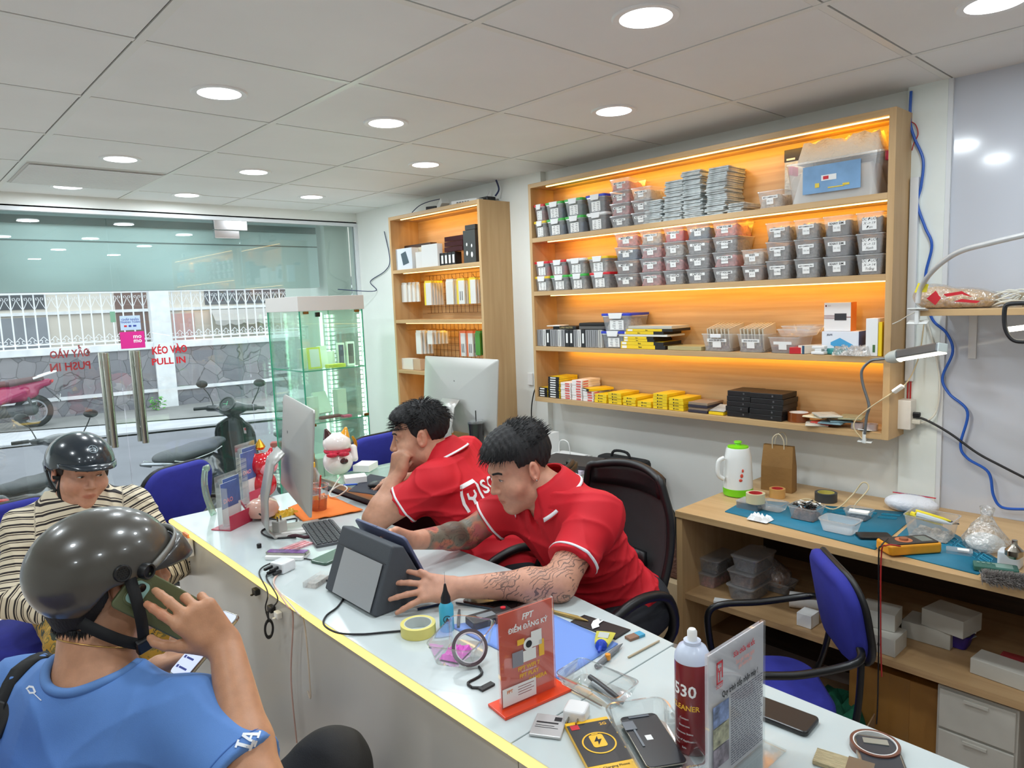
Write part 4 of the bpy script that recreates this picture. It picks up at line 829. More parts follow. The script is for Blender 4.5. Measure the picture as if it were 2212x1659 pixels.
def sdf_mesh(S,lo,hi,h,noise=None):
 lo=np.array(lo,float);B=16
 n=np.maximum(1,np.ceil((np.array(hi)-lo)/h/B).astype(int));N=n*B+1
 V=np.empty(N,np.float32)
 g=np.stack(np.meshgrid(*[np.arange(k)for k in n],indexing='ij'),-1).reshape(-1,3)
 cc=lo+(g+0.5)*B*h;br=B*h*0.87
 dc=S.ev(cc)
 loc=np.stack(np.meshgrid(*[np.arange(B+1)]*3,indexing='ij'),-1).reshape(-1,3)*h
 for i in range(len(g)):
  a=g[i]*B;sl=tuple(slice(a[j],a[j]+B+1)for j in range(3))
  if abs(dc[i])>br*1.7+0.03:V[sl]=1.0 if dc[i]>0 else-1.0
 for i in range(len(g)):
  if abs(dc[i])>br*1.7+0.03:continue
  a=g[i]*B;sl=tuple(slice(a[j],a[j]+B+1)for j in range(3));P=lo+a*h+loc
  d=S.ev(P,lo+a*h,lo+(a+B)*h)
  if noise is not None:d=d+noise(P)
  V[sl]=d.reshape(B+1,B+1,B+1)
 V[0]=V[-1]=1;V[:,0]=V[:,-1]=1;V[:,:,0]=V[:,:,-1]=1
 I=V<0
 c=np.zeros(np.array(V.shape)-1,np.int8)
 for dx in(0,1):
  for dy in(0,1):
   for dz in(0,1):c+=I[dx:dx+c.shape[0],dy:dy+c.shape[1],dz:dz+c.shape[2]]
 idx=np.argwhere((c>0)&(c<8));M=len(idx)
 if M==0:return np.zeros((0,3)),np.zeros((0,4),int)
 ID=np.full(c.shape,-1,np.int32);ID[tuple(idx.T)]=np.arange(M)
 acc=np.zeros((M,3));cnt=np.zeros(M)
 for ax in range(3):
  o=[k for k in range(3)if k!=ax]
  for u in(0,1):
   for w in(0,1):
    p=idx.copy();p[:,o[0]]+=u;p[:,o[1]]+=w;p2=p.copy();p2[:,ax]+=1
    a=V[tuple(p.T)];b2=V[tuple(p2 .T)];m_=(a<0)!=(b2<0)
    t=np.where(m_,a/np.where(m_,a-b2,1),0);q=p.astype(float);q[:,ax]+=t
    acc[m_]+=q[m_];cnt[m_]+=1
 vs=lo+acc/cnt[:,None]*h;fs=[]
 for ax in range(3):
  s0=[slice(1,k-1)for k in V.shape];s0[ax]=slice(0,V.shape[ax]-1);s1=list(s0);s1[ax]=slice(1,V.shape[ax])
  ch=np.argwhere(I[tuple(s0)]!=I[tuple(s1)]);off=np.array([1,1,1]);off[ax]=0;p=ch+off
  a_in=I[tuple(p.T)];o=[(ax+1)%3,(ax+2)%3];q=[]
  for u,w in((-1,-1),(0,-1),(0,0),(-1,0)):
   r=p.copy();r[:,o[0]]+=u;r[:,o[1]]+=w;q.append(ID[tuple(r.T)])
  Q=np.stack(q,1);Q[~a_in]=Q[~a_in][:,::-1];fs.append(Q)
 return vs,np.concatenate(fs)
def np_mesh(name,vs,fs,m,parent=None,attrs=None,smooth=True):
 me=bpy.data.meshes.new(name);me.vertices.add(len(vs));me.vertices.foreach_set('co',np.ascontiguousarray(vs,np.float32).ravel())
 me.loops.add(fs.size);me.loops.foreach_set('vertex_index',fs.astype(np.int32).ravel());me.polygons.add(len(fs))
 me.polygons.foreach_set('loop_start',np.arange(0,fs.size,fs.shape[1],dtype=np.int32));me.update(calc_edges=True)
 if smooth:me.polygons.foreach_set('use_smooth',np.ones(len(fs),bool))
 for k in(m if isinstance(m,(list,tuple))else[m]):me.materials.append(k)
 for an,av in(attrs or{}).items():
  if av.ndim==2:
   at_=me.attributes.new(an,'FLOAT_COLOR','POINT');at_.data.foreach_set('color',np.concatenate([av,np.ones((len(av),1))],1).astype(np.float32).ravel())
  else:
   at_=me.attributes.new(an,'FLOAT','POINT');at_.data.foreach_set('value',av.astype(np.float32))
 o=bpy.data.objects.new(name,me);COL.objects.link(o)
 if parent:o.parent=parent
 return o
def hit(S,p,d,tmax=0.3):
 p=np.array(p,float);d=np.array(d,float);d/=np.linalg.norm(d)
 if p.ndim==1:p=p[None]
 t=np.zeros(len(p))
 for _ in range(60):
  q=S.ev(p+t[:,None]*d);t=np.minimum(tmax,t+np.clip(q,-0.02,0.05)*0.8)
 return p+t[:,None]*d
def hit_each(S,P,Dr,tmax=0.5):
 t=np.zeros(len(P))
 for _ in range(60):t=np.minimum(tmax,t+np.clip(S.ev(P+t[:,None]*Dr),-0.02,0.05)*0.8)
 return P+t[:,None]*Dr
def unit(v):v=np.array(v,float);return v/np.linalg.norm(v)
def ring_band(S,c,ax,u,width,name,m,parent,off=0.0015,n=64,r0=0.16,tilt=None,a0=0,a1=360):
 """a narrow band that hugs the surface round an axis"""
 ax=unit(ax);u=unit(np.array(u)-ax*(np.array(u)@ax));w=np.cross(ax,u);A=np.radians(np.linspace(a0,a1,n+1))
 Dr=np.outer(np.cos(A),u)+np.outer(np.sin(A),w);vs=[]
 for k,e in enumerate((-0.5,-0.5,0.5,0.5)):
  P=np.array(c)+ax*width*e+Dr*r0
  if tilt is not None:P=P+np.outer(tilt(A),ax)
  H=hit_each(S,P,-Dr,r0);vs.append(H+Dr*(off if k in(1,2)else-0.002))
 vs=np.concatenate(vs);fs=[]
 for r in range(3):
  for i in range(n):fs.append((r*(n+1)+i,r*(n+1)+i+1,(r+1)*(n+1)+i+1,(r+1)*(n+1)+i))
 return np_mesh(name,vs,np.array(fs),m,parent)
def strap(S,pts,dirs,width,th,name,m,parent,r0=0.06,sub=8):
 """a flat strap laid over a surface through a few points"""
 P=np.array([list(v)for v in smooth_path([Vector(p)for p in pts],sub)]);Dr=np.array([list(v)for v in smooth_path([Vector(p)for p in dirs],sub)]);Dr/=np.linalg.norm(Dr,axis=1)[:,None]
 T=np.gradient(P,axis=0);T/=np.linalg.norm(T,axis=1)[:,None];Wd=np.cross(T,Dr);Wd/=np.linalg.norm(Wd,axis=1)[:,None]
 L_=[]
 for e in(-0.5,0.5):
  Q=P+Wd*width*e+Dr*r0
  if S is not None:Q=hit_each(S,Q,-Dr,r0*1.8)
  else:Q=Q-Dr*r0
  L_.append(Q)
 vs=np.concatenate([L_[0]-Dr*0.001,L_[0]+Dr*th,L_[1]+Dr*th,L_[1]-Dr*0.001]);n=len(P);fs=[]
 for r in range(4):
  for i in range(n-1):fs.append((r*n+i,r*n+i+1,((r+1)%4)*n+i+1,((r+1)%4)*n+i))
 return np_mesh(name,vs,np.array(fs),m,parent,smooth=False)
def rim_tube(S,c,u,x,r,tr,name,m,parent,n=60):
 """a ribbed edge lying round an opening, found by dropping onto the cloth"""
 u=unit(u);x=unit(np.array(x)-u*(np.array(x)@u));w=np.cross(u,x);A=np.linspace(0,2*PI,n+1);Dr=np.outer(np.cos(A),x)+np.outer(np.sin(A),w)
 H=hit_each(S,np.array(c)+Dr*r+u*0.10,np.tile(-u,(n+1,1)),0.25);k=np.array([1,2,3,2,1.])/9;H=np.stack([sum(k[j]*H[(i+j-2)%n]for j in range(5))for i in range(n+1)])
 return MB().tube([tuple(p)for p in H],tr,n=10).build(name,m,parent,smooth=2)
def decal(me,S,O,X,Yv,name,m,parent,off=0.0012,back=0.08,size=1.0,cuts=1):
 """lay flat print onto a curved surface, looking along the print's own normal"""
 X=unit(X);Yv=unit(Yv-X*(np.array(Yv)@X));Z=np.cross(X,Yv)
 b_=bmesh.new();b_.from_mesh(me)
 bmesh.ops.triangulate(b_,faces=b_.faces[:]);
 for _ in range(cuts):bmesh.ops.subdivide_edges(b_,edges=[e for e in b_.edges if e.calc_length()*size>0.012],cuts=1,use_grid_fill=False);bmesh.ops.triangulate(b_,faces=b_.faces[:])
 b_.verts.ensure_lookup_table()
 co=np.array([v.co[:]for v in b_.verts])*size;fs=np.array([[v.index for v in f.verts]for f in b_.faces]);b_.free()
 P=np.array(O)+np.outer(co[:,0],X)+np.outer(co[:,1],Yv)+Z*back
 H=hit_each(S,P,np.tile(-Z,(len(P),1)),back*3)+Z*off
 return np_mesh(name,H,fs,m,parent,smooth=False)
def poly_mesh(polys):
 b_=MB()
 for p in polys:b_.add([(x,y,0)for x,y in p],[tuple(range(len(p)))])
 return b_.mesh('print',None)
 # ---- skin, hair and cloth materials
def skin_mat(name,base):
 m,nt,b,out=_nt(name);N,L=nt.nodes,nt.links
 a=N.new('ShaderNodeAttribute');a.attribute_name='tint';n=N.new('ShaderNodeTexNoise');n.inputs['Scale'].default_value=55;n.inputs['Detail'].default_value=6
 tc=N.new('ShaderNodeTexCoord');L.new(tc.outputs['Object'],n.inputs['Vector'])
 r=N.new('ShaderNodeValToRGB');r.color_ramp.elements[0].color=c4([v*0.9 for v in base]);r.color_ramp.elements[1].color=c4([min(1,v*1.06)for v in base]);r.color_ramp.elements[0].position=0.3;r.color_ramp.elements[1].position=0.7
 L.new(n.outputs[0],r.inputs[0]);mx=N.new('ShaderNodeMix');mx.data_type='RGBA';mx.blend_type='MULTIPLY';mx.inputs[0].default_value=1
 L.new(r.outputs[0],mx.inputs[6]);L.new(a.outputs['Color'],mx.inputs[7]);cur=mx.outputs[2]
 # tattoo ink: fine dark line work, and soft coloured petals
 k=N.new('ShaderNodeAttribute');k.attribute_name='ink';sp=N.new('ShaderNodeSeparateColor');L.new(k.outputs['Color'],sp.inputs[0])
 def lines(scale,thr,kind='DISTANCE_TO_EDGE',dist=0.0):
  nn=N.new('ShaderNodeTexNoise');nn.inputs['Scale'].default_value=22;L.new(tc.outputs['Object'],nn.inputs['Vector'])
  mm=N.new('ShaderNodeMix');mm.data_type='RGBA';mm.inputs[0].default_value=dist;L.new(tc.outputs['Object'],mm.inputs[6]);L.new(nn.outputs['Color'],mm.inputs[7])
  v=N.new('ShaderNodeTexVoronoi');v.feature=kind;v.inputs['Scale'].default_value=scale;L.new(mm.outputs[2],v.inputs['Vector'])
  lt=N.new('ShaderNodeMath');lt.operation='LESS_THAN';lt.inputs[1].default_value=thr;L.new(v.outputs['Distance'],lt.inputs[0]);return lt.outputs[0],mm.outputs[2]
 def wave(scale,dist,thr,vec):
  w=N.new('ShaderNodeTexWave');w.wave_type='RINGS';w.inputs['Scale'].default_value=scale;w.inputs['Distortion'].default_value=dist;w.inputs['Detail'].default_value=1.5;w.inputs['Detail Scale'].default_value=1.2;L.new(vec,w.inputs['Vector'])
  g=N.new('ShaderNodeMath');g.operation='LESS_THAN';g.inputs[1].default_value=thr;L.new(w.outputs['Fac'],g.inputs[0]);return g.outputs[0]
 l1,vec=lines(75,0.03,dist=0.05);w1=wave(30,11,0.13,tc.outputs['Object'])
 nb=N.new('ShaderNodeTexNoise');nb.inputs['Scale'].default_value=16;nb.inputs['Detail'].default_value=3;L.new(tc.outputs['Object'],nb.inputs['Vector'])
 gt=N.new('ShaderNodeMath');gt.operation='GREATER_THAN';gt.inputs[1].default_value=0.52;L.new(nb.outputs[0],gt.inputs[0])
 mn=N.new('ShaderNodeMath');mn.operation='MULTIPLY';L.new(l1,mn.inputs[0]);L.new(gt.outputs[0],mn.inputs[1])
 mxx=N.new('ShaderNodeMath');mxx.operation='MAXIMUM';L.new(mn.outputs[0],mxx.inputs[0]);g3=N.new('ShaderNodeMath');g3 .operation='GREATER_THAN';g3 .inputs[1].default_value=0.41;L.new(nb.outputs[0],g3 .inputs[0]);w2=N.new('ShaderNodeMath');w2 .operation='MULTIPLY';L.new(w1,w2 .inputs[0]);L.new(g3 .outputs[0],w2 .inputs[1]);g4=N.new('ShaderNodeMapRange');g4 .inputs[1].default_value=0.56;g4 .inputs[2].default_value=0.70;g4 .inputs[4].default_value=0.55;L.new(nb.outputs[0],g4 .inputs[0]);w3=N.new('ShaderNodeMath');w3 .operation='MAXIMUM';L.new(w2 .outputs[0],w3 .inputs[0]);L.new(g4 .outputs[0],w3 .inputs[1]);L.new(w3 .outputs[0],mxx.inputs[1])
 f1=N.new('ShaderNodeMath');f1 .operation='MULTIPLY';L.new(mxx.outputs[0],f1 .inputs[0]);L.new(sp.outputs[0],f1 .inputs[1])
 f1b=N.new('ShaderNodeMath');f1b.operation='MULTIPLY';f1b.inputs[1].default_value=0.72;L.new(f1 .outputs[0],f1b.inputs[0])
 ramp=N.new('ShaderNodeValToRGB');cr=ramp.color_ramp;cr.interpolation='EASE'
 cols=[(0.30,srgb(52,62,58)),(0.44,srgb(92,108,96)),(0.50,srgb(190,110,84)),(0.58,srgb(176,70,80)),(0.66,srgb(96,124,100)),(0.76,srgb(58,66,62))]
 cr.elements[0].position,cr.elements[1].position=cols[0][0],cols[-1][0];cr.elements[0].color=c4(cols[0][1]);cr.elements[1].color=c4(cols[-1][1])
 for p_,c_ in cols[1:-1]:e=cr.elements.new(p_);e.color=c4(c_)
 nc=N.new('ShaderNodeTexNoise');nc.inputs['Scale'].default_value=11;nc.inputs['Detail'].default_value=2;L.new(tc.outputs['Object'],nc.inputs['Vector']);L.new(nc.outputs[0],ramp.inputs[0])
 cm=N.new('ShaderNodeMix');cm.data_type='RGBA';L.new(sp.outputs[1],cm.inputs[0]);L.new(cur,cm.inputs[6]);L.new(ramp.outputs[0],cm.inputs[7])
 dk_=N.new('ShaderNodeMix');dk_.data_type='RGBA';L.new(f1b.outputs[0],dk_.inputs[0]);L.new(cm.outputs[2],dk_.inputs[6]);dk_.inputs[7].default_value=c4(srgb(44,46,50))
 L.new(dk_.outputs[2],b.inputs['Base Color']);b.inputs['Roughness'].default_value=0.48;b.inputs['Subsurface Weight'].default_value=0.12;b.inputs['Subsurface Radius'].default_value=(0.015,0.006,0.003)
 bp=N.new('ShaderNodeBump');bp.inputs['Strength'].default_value=0.08;bp.inputs['Distance'].default_value=0.004;n2=N.new('ShaderNodeTexNoise');n2 .inputs['Scale'].default_value=420;L.new(tc.outputs['Object'],n2 .inputs['Vector']);L.new(n2 .outputs[0],bp.inputs['Height']);L.new(bp.outputs[0],b.inputs['Normal'])
 MATS[name]=m;return m
hair_m=mat('black_hair',srgb(18,16,18),0.68,bump=0.3,bscale=260,stretch=(1,1,0.25));lip_c=V3(0.86,0.62,0.62)
white_eye=mat('eye_white',srgb(226,220,214),0.2);iris=mat('eye_dark',srgb(28,18,14),0.12)
def fold_noise(seed,amp,sc):
 r=np.random.RandomState(seed);K=[(unit(r.normal(size=3)*[1,1,1])*sc*r.uniform(0.6,1.6),r.uniform(0,6.28))for _ in range(4)];J=[(unit(r.normal(size=3))*sc*0.45,r.uniform(0,6.28))for _ in range(3)]
 def f(P):
  w=sum(np.sin(P@k+p)for k,p in J)*1.1;s_=0
  for k,p in K:s_=s_+(1-np.abs(np.sin(P@k+p+w)))**3
  return(-(s_/4-0.10)*amp).astype(np.float32)
 return f
 # ---- a head in its own frame: x to its left ear... +x right in its own view, +y face, +z up
class Head:
 def __init__(h,c,fwd,up,s=1.0):
  h.c=np.array(c,float);f=unit(fwd);u=unit(np.array(up,float)-f*(np.array(up)@f));r=np.cross(f,u);h.R=np.stack([r,f,u],1);h.s=s
 def w(h,x,y,z):return h.c+h.R@(np.array([x,y,z])*h.s)
 def d(h,x,y,z):return h.R@np.array([x,y,z],float)
 def loc(h,P):return((P-h.c)@h.R)/h.s
def head_sdf(S,h,jaw=1.0,cheek=1.0,nose=1.0,open_=0.0):
 s=h.s;W=h.w
 S.ell(W(0,-0.018,0.040),(0.074*s,0.096*s,0.080*s),0.02,R=h.R)
 S.ell(W(0,0.022,-0.030),(0.064*s*cheek,0.066*s,0.078*s),0.03,R=h.R)
 S.cone(W(-0.042*jaw,0.000,-0.068),W(0,0.060,-0.096),0.024*s,0.021*s,0.03)
 S.cone(W(0.042*jaw,0.000,-0.068),W(0,0.060,-0.096),0.024*s,0.021*s,0.03)
 S.ell(W(0,0.070,-0.098),(0.018*s,0.014*s,0.013*s),0.014,R=h.R)
 for e in(-1,1):
  S.ell(W(e*0.040*cheek,0.052,-0.030),0.026*s*cheek,0.025,R=h.R)
  S.cone(W(e*0.012,0.082,0.030),W(e*0.044,0.066,0.030),0.009*s,0.009*s,0.016)
  S.ell(W(e*0.031,0.092,0.010),(0.019*s,0.014*s,0.011*s),0.010,'s',R=h.R)
  S.ell(W(e*0.031,0.0685,0.008),(0.0150*s,0.0135*s,0.0120*s),0.004,R=h.R)
 S.cone(W(0,0.080,0.018),W(0,0.102*nose,-0.026),0.0075*s,0.0105*s,0.010)
 for e in(-1,1):
  S.ell(W(e*0.0125,0.092*nose,-0.031),(0.0085*s,0.010*s,0.0075*s),0.006,R=h.R)
  S.ell(W(e*0.0070,0.096*nose,-0.0395),(0.0035*s,0.005*s,0.003*s),0.003,'s',R=h.R)
 S.ell(W(0,0.078,-0.060),(0.026*s,0.014*s,0.020*s),0.015,R=h.R)
 S.cone(W(-0.018,0.082,-0.0615),W(0,0.0915,-0.0585),0.0038*s,0.0052*s,0.004);S.cone(W(0.018,0.082,-0.0615),W(0,0.0915,-0.0585),0.0038*s,0.0052*s,0.004)
 S.cone(W(-0.014,0.0815,-0.0690),W(0.014,0.0815,-0.0690),0.0055*s,None,0.004);S.ell(W(0,0.087,-0.0690),(0.012*s,0.006*s,0.0055*s),0.004,R=h.R)
 S.cone(W(-0.022,0.088,-0.0640),W(0.022,0.088,-0.0640),0.0012*s,None,0.0025,'s');S.cone(W(-0.01,0.096,-0.0640),W(0.01,0.096,-0.0640),0.0016*s,None,0.0025,'s')
 for e in(-1,1):  # ears
  Re=h.R@np.array(rotm(0.12,0,e*-0.38))
  S.ell(W(e*0.081,-0.012,0.000),(0.0095*s,0.020*s,0.032*s),0.005,R=Re)
  S.ell(W(e*0.0915,-0.009,0.003),(0.0095*s,0.0125*s,0.0215*s),0.002,'s',R=Re)
  S.ell(W(e*0.084,0.001,-0.003),(0.006*s,0.006*s,0.007*s),0.003,R=Re);S.cone(W(e*0.0855,-0.016,0.010),W(e*0.0855,-0.013,-0.012),0.0032*s,None,0.003)
def head_tint(h,P,base=None,stub=0.0):
 q=h.loc(P);T=np.ones((len(P),3))if base is None else base
 lip=np.clip(1.25-np.sqrt((q[:,0]/0.021)**2+((q[:,2]+0.0640)/0.0085)**2)*1.0,0,1)*(q[:,1]>0.07)
 T*=1-(1-np.array([0.84,0.60,0.58]))*np.clip(lip*3,0,1)[:,None]
 ck=np.exp(-(((np.abs(q[:,0])-0.042)/0.02)**2+((q[:,2]+0.035)/0.02)**2))*(q[:,1]>0.03);T*=1-ck[:,None]*np.array([0.0,0.07,0.07])
 if stub:
  sh=np.exp(-((q[:,2]+0.085)/0.028)**2)*(q[:,1]>-0.01)*(np.abs(q[:,0])<0.08)*stub;T*=1-sh[:,None]*np.array([0.25,0.22,0.18])
 ear=np.clip((np.abs(q[:,0])-0.072)/0.01,0,1)*(np.abs(q[:,2])<0.04)*(np.abs(q[:,1]+0.012)<0.03);T*=1-ear[:,None]*np.array([0.0,0.12,0.12])
 return T
def face_parts(S,h,parent,look=(0,-0.25),brow=1.0,open_=0.55,brow_c=None):
 for e in(-1,1):
 # eyeball slice in an almond opening
  ce=h.w(e*0.031,0.0685,0.008);b1=[];n=14
  rad=V3(0.0156,0.0141,0.0126)*h.s;wv,wf,wi=[],[],[]
  nv=6
  for j in range(nv+1):
   for i in range(n+1):
    u=-1+2*i/n;top=0.0048*open_*(1-abs(u)**2.2);bot=-0.0042*open_*(1-abs(u)**2.0);x=u*0.0120;z=bot+(top-bot)*j/nv-0.0010-0.0006*abs(u)+e*u*0.0008
    yy=sqrt(max(0.02,1-(x/0.0156)**2-(z/0.0126)**2))*0.0141+0.0004
    wv.append(ce+h.R@(np.array([x,yy,z])*h.s));b1 .append((x,z))
  for j in range(nv):
   for i in range(n):
    q=[j*(n+1)+i,j*(n+1)+i+1,(j+1)*(n+1)+i+1,(j+1)*(n+1)+i];wf.append(q)
    mx_=sum(b1[k][0]for k in q)/4-look[0]*0.006;mz=sum(b1[k][1]for k in q)/4-look[1]*0.004;wi.append(1 if mx_*mx_+mz*mz<0.0050**2 else 0)
  o=np_mesh('eye',np.array(wv),np.array(wf),[white_eye,iris],parent);o.data.polygons.foreach_set('material_index',wi)
  # upper lash line and eyebrow laid on the skin
  for nm,pts,wd,th in(('eyelash',[(e*(0.031-e*0+0.0)-0.0125,0.0001),(e*0.031-0.005,0.0052*open_),(e*0.031+0.005,0.0052*open_),(e*0.031+0.0125,0.0001)],0.0012,0.0010),('eyebrow',[(e*0.014,0.0285),(e*0.026,0.0310),(e*0.038,0.0320),(e*0.049,0.0285)],0.0058*brow,0.0010)):
   zz=0.007 if nm=='eyelash' else 0.0
   P3=[h.w(a,0.085,c+zz)for a,c in pts];D3=[h.d(0,1,0.05)]*4
   strap(S,P3,D3,wd,th,nm,brow_c or hair_m,parent,r0=0.05,sub=5)
def finger(S,base,dr,nrm,L,r,curl,k=0.0035):
 """three phalanges bending towards nrm"""
 p=np.array(base,float);d=unit(dr);n_=unit(np.array(nrm)-d*(np.array(nrm)@d));a=0
 for i,(f,c)in enumerate(zip((0.46,0.30,0.24),curl)):
  a+=c;v=d*cos(a)+n_*sin(a);q=p+v*L*f
  S.cone(p,q,r*(1-0.10*i),r*(1-0.10*(i+1)),k);p=q
 return p
def hand(S,wrist,fwd,palm_n,side=1,s=1.0,curls=None,spread=0.10,thumb=None,tcurl=(0.3,0.3),r=0.0088):
 """wrist, direction to the knuckles, direction the palm faces; side=+1: the thumb lies on cross(fwd, palm_n)"""
 f=unit(fwd);n_=unit(np.array(palm_n)-f*(np.array(palm_n)@f));t=np.cross(f,n_)*side;W=np.array(wrist,float)
 curls=curls or[(0.3,0.5,0.3)]*4;tips=[]
 kn=[(0.027,0.088,0.076),(0.009,0.092,0.084),(-0.010,0.087,0.078),(-0.028,0.078,0.062)]
 for i,(a,b_,L)in enumerate(kn):
  K=W+t*a*s+f*b_*s-n_*0.004*s
  S.cone(W+t*a*0.55*s+f*0.012*s,K,0.0145*s,0.0118*s,0.012)
  dr=f+t*(a/0.027)*spread
  tips.append(finger(S,K,dr,n_,L*s,(r-(0.0008 if i==3 else 0))*s,curls[i]))
 S.ell(W+f*0.045*s+n_*0.006*s+t*0.016*s,(0.020*s,0.020*s,0.020*s),0.015)
 B_=W+t*0.020*s+f*0.022*s+n_*0.006*s;td=unit(thumb)if thumb is not None else unit(f*0.75+t*0.65+n_*0.25)
 K=B_+td*0.042*s;S.cone(B_,K,0.0150*s,0.0115*s,0.010)
 tips.append(finger(S,K,td,f*0.5+n_*0.6,0.056*s,0.0100*s,(0.0,tcurl[0],tcurl[1])))
 return tips
NAIL=mat('finger_nail',srgb(222,176,160),0.25)
def sdfo(S,lo,hi,h,name,m,parent):
 vs,fs=sdf_mesh(S,lo,hi,h);return np_mesh(name,vs,fs,m,parent)
VH=0.0036
def lerp(a,b,t):return np.array(a,float)*(1-t)+np.array(b,float)*t
class Torso:
 def __init__(t,L,R,neck,hip,w=1.0,depth=1.0):
  t.L,t.R,t.n,t.h=[np.array(v,float)for v in(L,R,neck,hip)]
  t.u=unit(t.n-t.h);lat=t.R-t.L;t.x=unit(lat-t.u*(lat@t.u));t.f=np.cross(t.u,t.x);t.M=np.stack([t.x,t.f,t.u],1);t.wd,t.dp=w,depth
  # t.x runs from the left shoulder to the right one, so forward is up x right
  t.H=np.linalg.norm(t.n-t.h)
 def p(t,x,y,z):return t.h+t.M@np.array([x,y,z*t.H])
def torso_sdf(S,t,g=0.0,k=0.04,belly=0.0,bust=0.0):
 w,d=t.wd,t.dp
 S.ell(t.p(0,0.0,0.66),(0.150*w+g,0.100*d+g,0.17+g),k,R=t.M)
 S.ell(t.p(0,0.0,0.34),(0.140*w+g,0.098*d+g+belly*0.5,0.17+g),k,R=t.M)
 S.ell(t.p(0,-0.01,0.06),(0.160*w+g,0.115*d+g,0.12+g),k,R=t.M)
 if belly:S.ell(t.p(0,0.05,0.26),(0.12*w+g,0.075+belly+g,0.12+g),0.05,R=t.M)
 if bust:
  for e in(-1,1):S.ell(t.p(e*0.07,0.075,0.60),(0.06+g,)*3,0.05,R=t.M)
 top=t.n-t.u*0.045
 for sh in(t.L,t.R):
  S.cone(top,sh,0.056+g,0.043+g,k*1.2);S.cone(t.p(0,0,0.60),sh-t.u*0.02,0.09+g,0.048+g,k*1.2)
def limb(S,sh,el,wr,r=(0.050,0.042,0.040,0.026),k=0.02):
 S.cone(sh,el,r[0],r[1],k);m=lerp(el,wr,0.28);S.cone(el,m,r[1]-0.001,r[2],k);S.cone(m,wr,r[2],r[3],k)
def sleeve(sh,el,frac,r0,r1,arm=0.045,droop=(0,0,-0.008)):
 e=lerp(sh,el,frac)+np.array(droop);ax=unit(e-np.array(sh));G=SDF()
 G.cone(sh,e+ax*0.05,r0,r1,0.02);G.half(e,ax,0.003);G.cone(e-ax*0.035,e+ax*0.08,arm+0.004,r1-0.0045,0.003,'s');return G,e,ax
def shirt_mat(name,c,rough=0.75,sheen=0.1):
 return mat(name,c,rough,var=0.05,vscale=14,bump=0.10,bscale=700)
def collar(c,up,fw,name,m,parent,r0=0.060,r1=0.088,h=0.045,stripe=None,gap=26,drop=0.03):
 u=unit(up);f=unit(np.array(fw)-u*(np.array(fw)@u));x=np.cross(f,u)
 def P(a,v,off=0.0):
  an=rad((a*2-1)*(180-gap));b=-cos(an);s_=sin(an)  # b=-1 at the back
  r=r0+(r1-r0)*v**0.8+off;fr=max(0,b)
  dirv=f*b+x*s_
  return np.array(c)+dirv*r*(1+0.10*abs(s_)*v)+u*(h*(1-v)**1.2-v*0.012-fr*drop*(0.4+v))
 MB().grid(lambda a,v:P(a,v),48,6).build(name,m,parent,smooth=2,solid=0.003)
 MB().grid(lambda a,v:P(a,v*0.25+0.0,-0.004)-u*0.0,48,3).build('collar_stand',m,parent,smooth=2,solid=0.002)
 if stripe:MB().grid(lambda a,v:P(a*0.99+0.005,0.80+v*0.13,0.0028),48,1).build('collar_stripe',stripe,parent,smooth=2,solid=0.0015)
def tufts(h,N,fn,seed,r=0.0011):
 """loose tapered locks; fn(q) -> (keep, direction, length) in head space"""
 rs=random.Random(seed);b_=MB()
 for _ in range(N):
  q=unit([rs.gauss(0,1),rs.gauss(0,1),abs(rs.gauss(0,1))+0.05]);o=fn(q,rs)
  if o is None:continue
  root,d,L,bend=o;p=[h.w(*root),h.w(*(np.array(root)+np.array(d)*L*0.55+np.array(bend)*0.25*L)),h.w(*(np.array(root)+np.array(d)*L+np.array(bend)*L*0.8))]
  b_.tube(p,[r*1.5,r*1.2,r*0.15],n=4,sub=3)
 return b_
def add_mesh(vs,fs,b_):
 v2=np.array(b_.v);o=len(vs);f4=[tuple(i+o for i in f)for f in b_.f]
 return np.concatenate([vs,v2])if len(v2)else vs,f4
def mixed_mesh(name,vs,fs,extra,m,parent):
 me=bpy.data.meshes.new(name);me.from_pydata([tuple(v)for v in np.concatenate([vs,np.array(extra.v)])],[],[tuple(f)for f in fs.tolist()]+[tuple(i+len(vs)for i in f)for f in extra.f])
 me.polygons.foreach_set('use_smooth',[True]*len(me.polygons));me.materials.append(m);me.update()
 o=bpy.data.objects.new(name,me);COL.objects.link(o);o.parent=parent;return o
def bounds(pts,pad):p=np.array(pts);return p.min(0)-pad,p.max(0)+pad
def legs(parent,hipc,t,kn,an,m,r=(0.085,0.062,0.045),shoe=None,fwd=(1,0,0),name='trousers'):
 S=SDF();pts=[hipc]
 S.ell(t.p(0,-0.02,0.03),(0.165*t.wd+0.01,0.125,0.11),0.05,R=t.M)
 for e,k_,a_ in((-1,kn[0],an[0]),(1,kn[1],an[1])):
  hj=t.p(e*0.085,0,0.02);S.cone(hj,k_,r[0],r[1],0.05);S.cone(k_,a_,r[1]-0.002,r[2],0.03);pts+=[k_,a_]
 lo,hi=bounds(pts,0.17);vs,fs=sdf_mesh(S,lo,hi,0.0075,fold_noise(5,0.006,22));o=np_mesh(name,vs,fs,m,parent)
 fw=unit([fwd[0],fwd[1],0])
 for a_ in an:
  G=SDF();b0=np.array([a_[0],a_[1],0.035]);G.cone(b0-fw*0.03,b0+fw*0.15,0.036,0.032,0.02,flat=(0,0,1),fr=0.9);G.cone(b0-fw*0.02+V3(0,0,0.04),b0+fw*0.05+V3(0,0,0.02),0.036,0.03,0.03);G.half((0,0,0.002),(0,0,-1))
  v2,f2=sdf_mesh(G,b0-0.25,b0+0.25,0.006);np_mesh('shoe',v2,f2,shoe or mat('dark_shoe',srgb(40,38,40),0.6),parent)
 return o
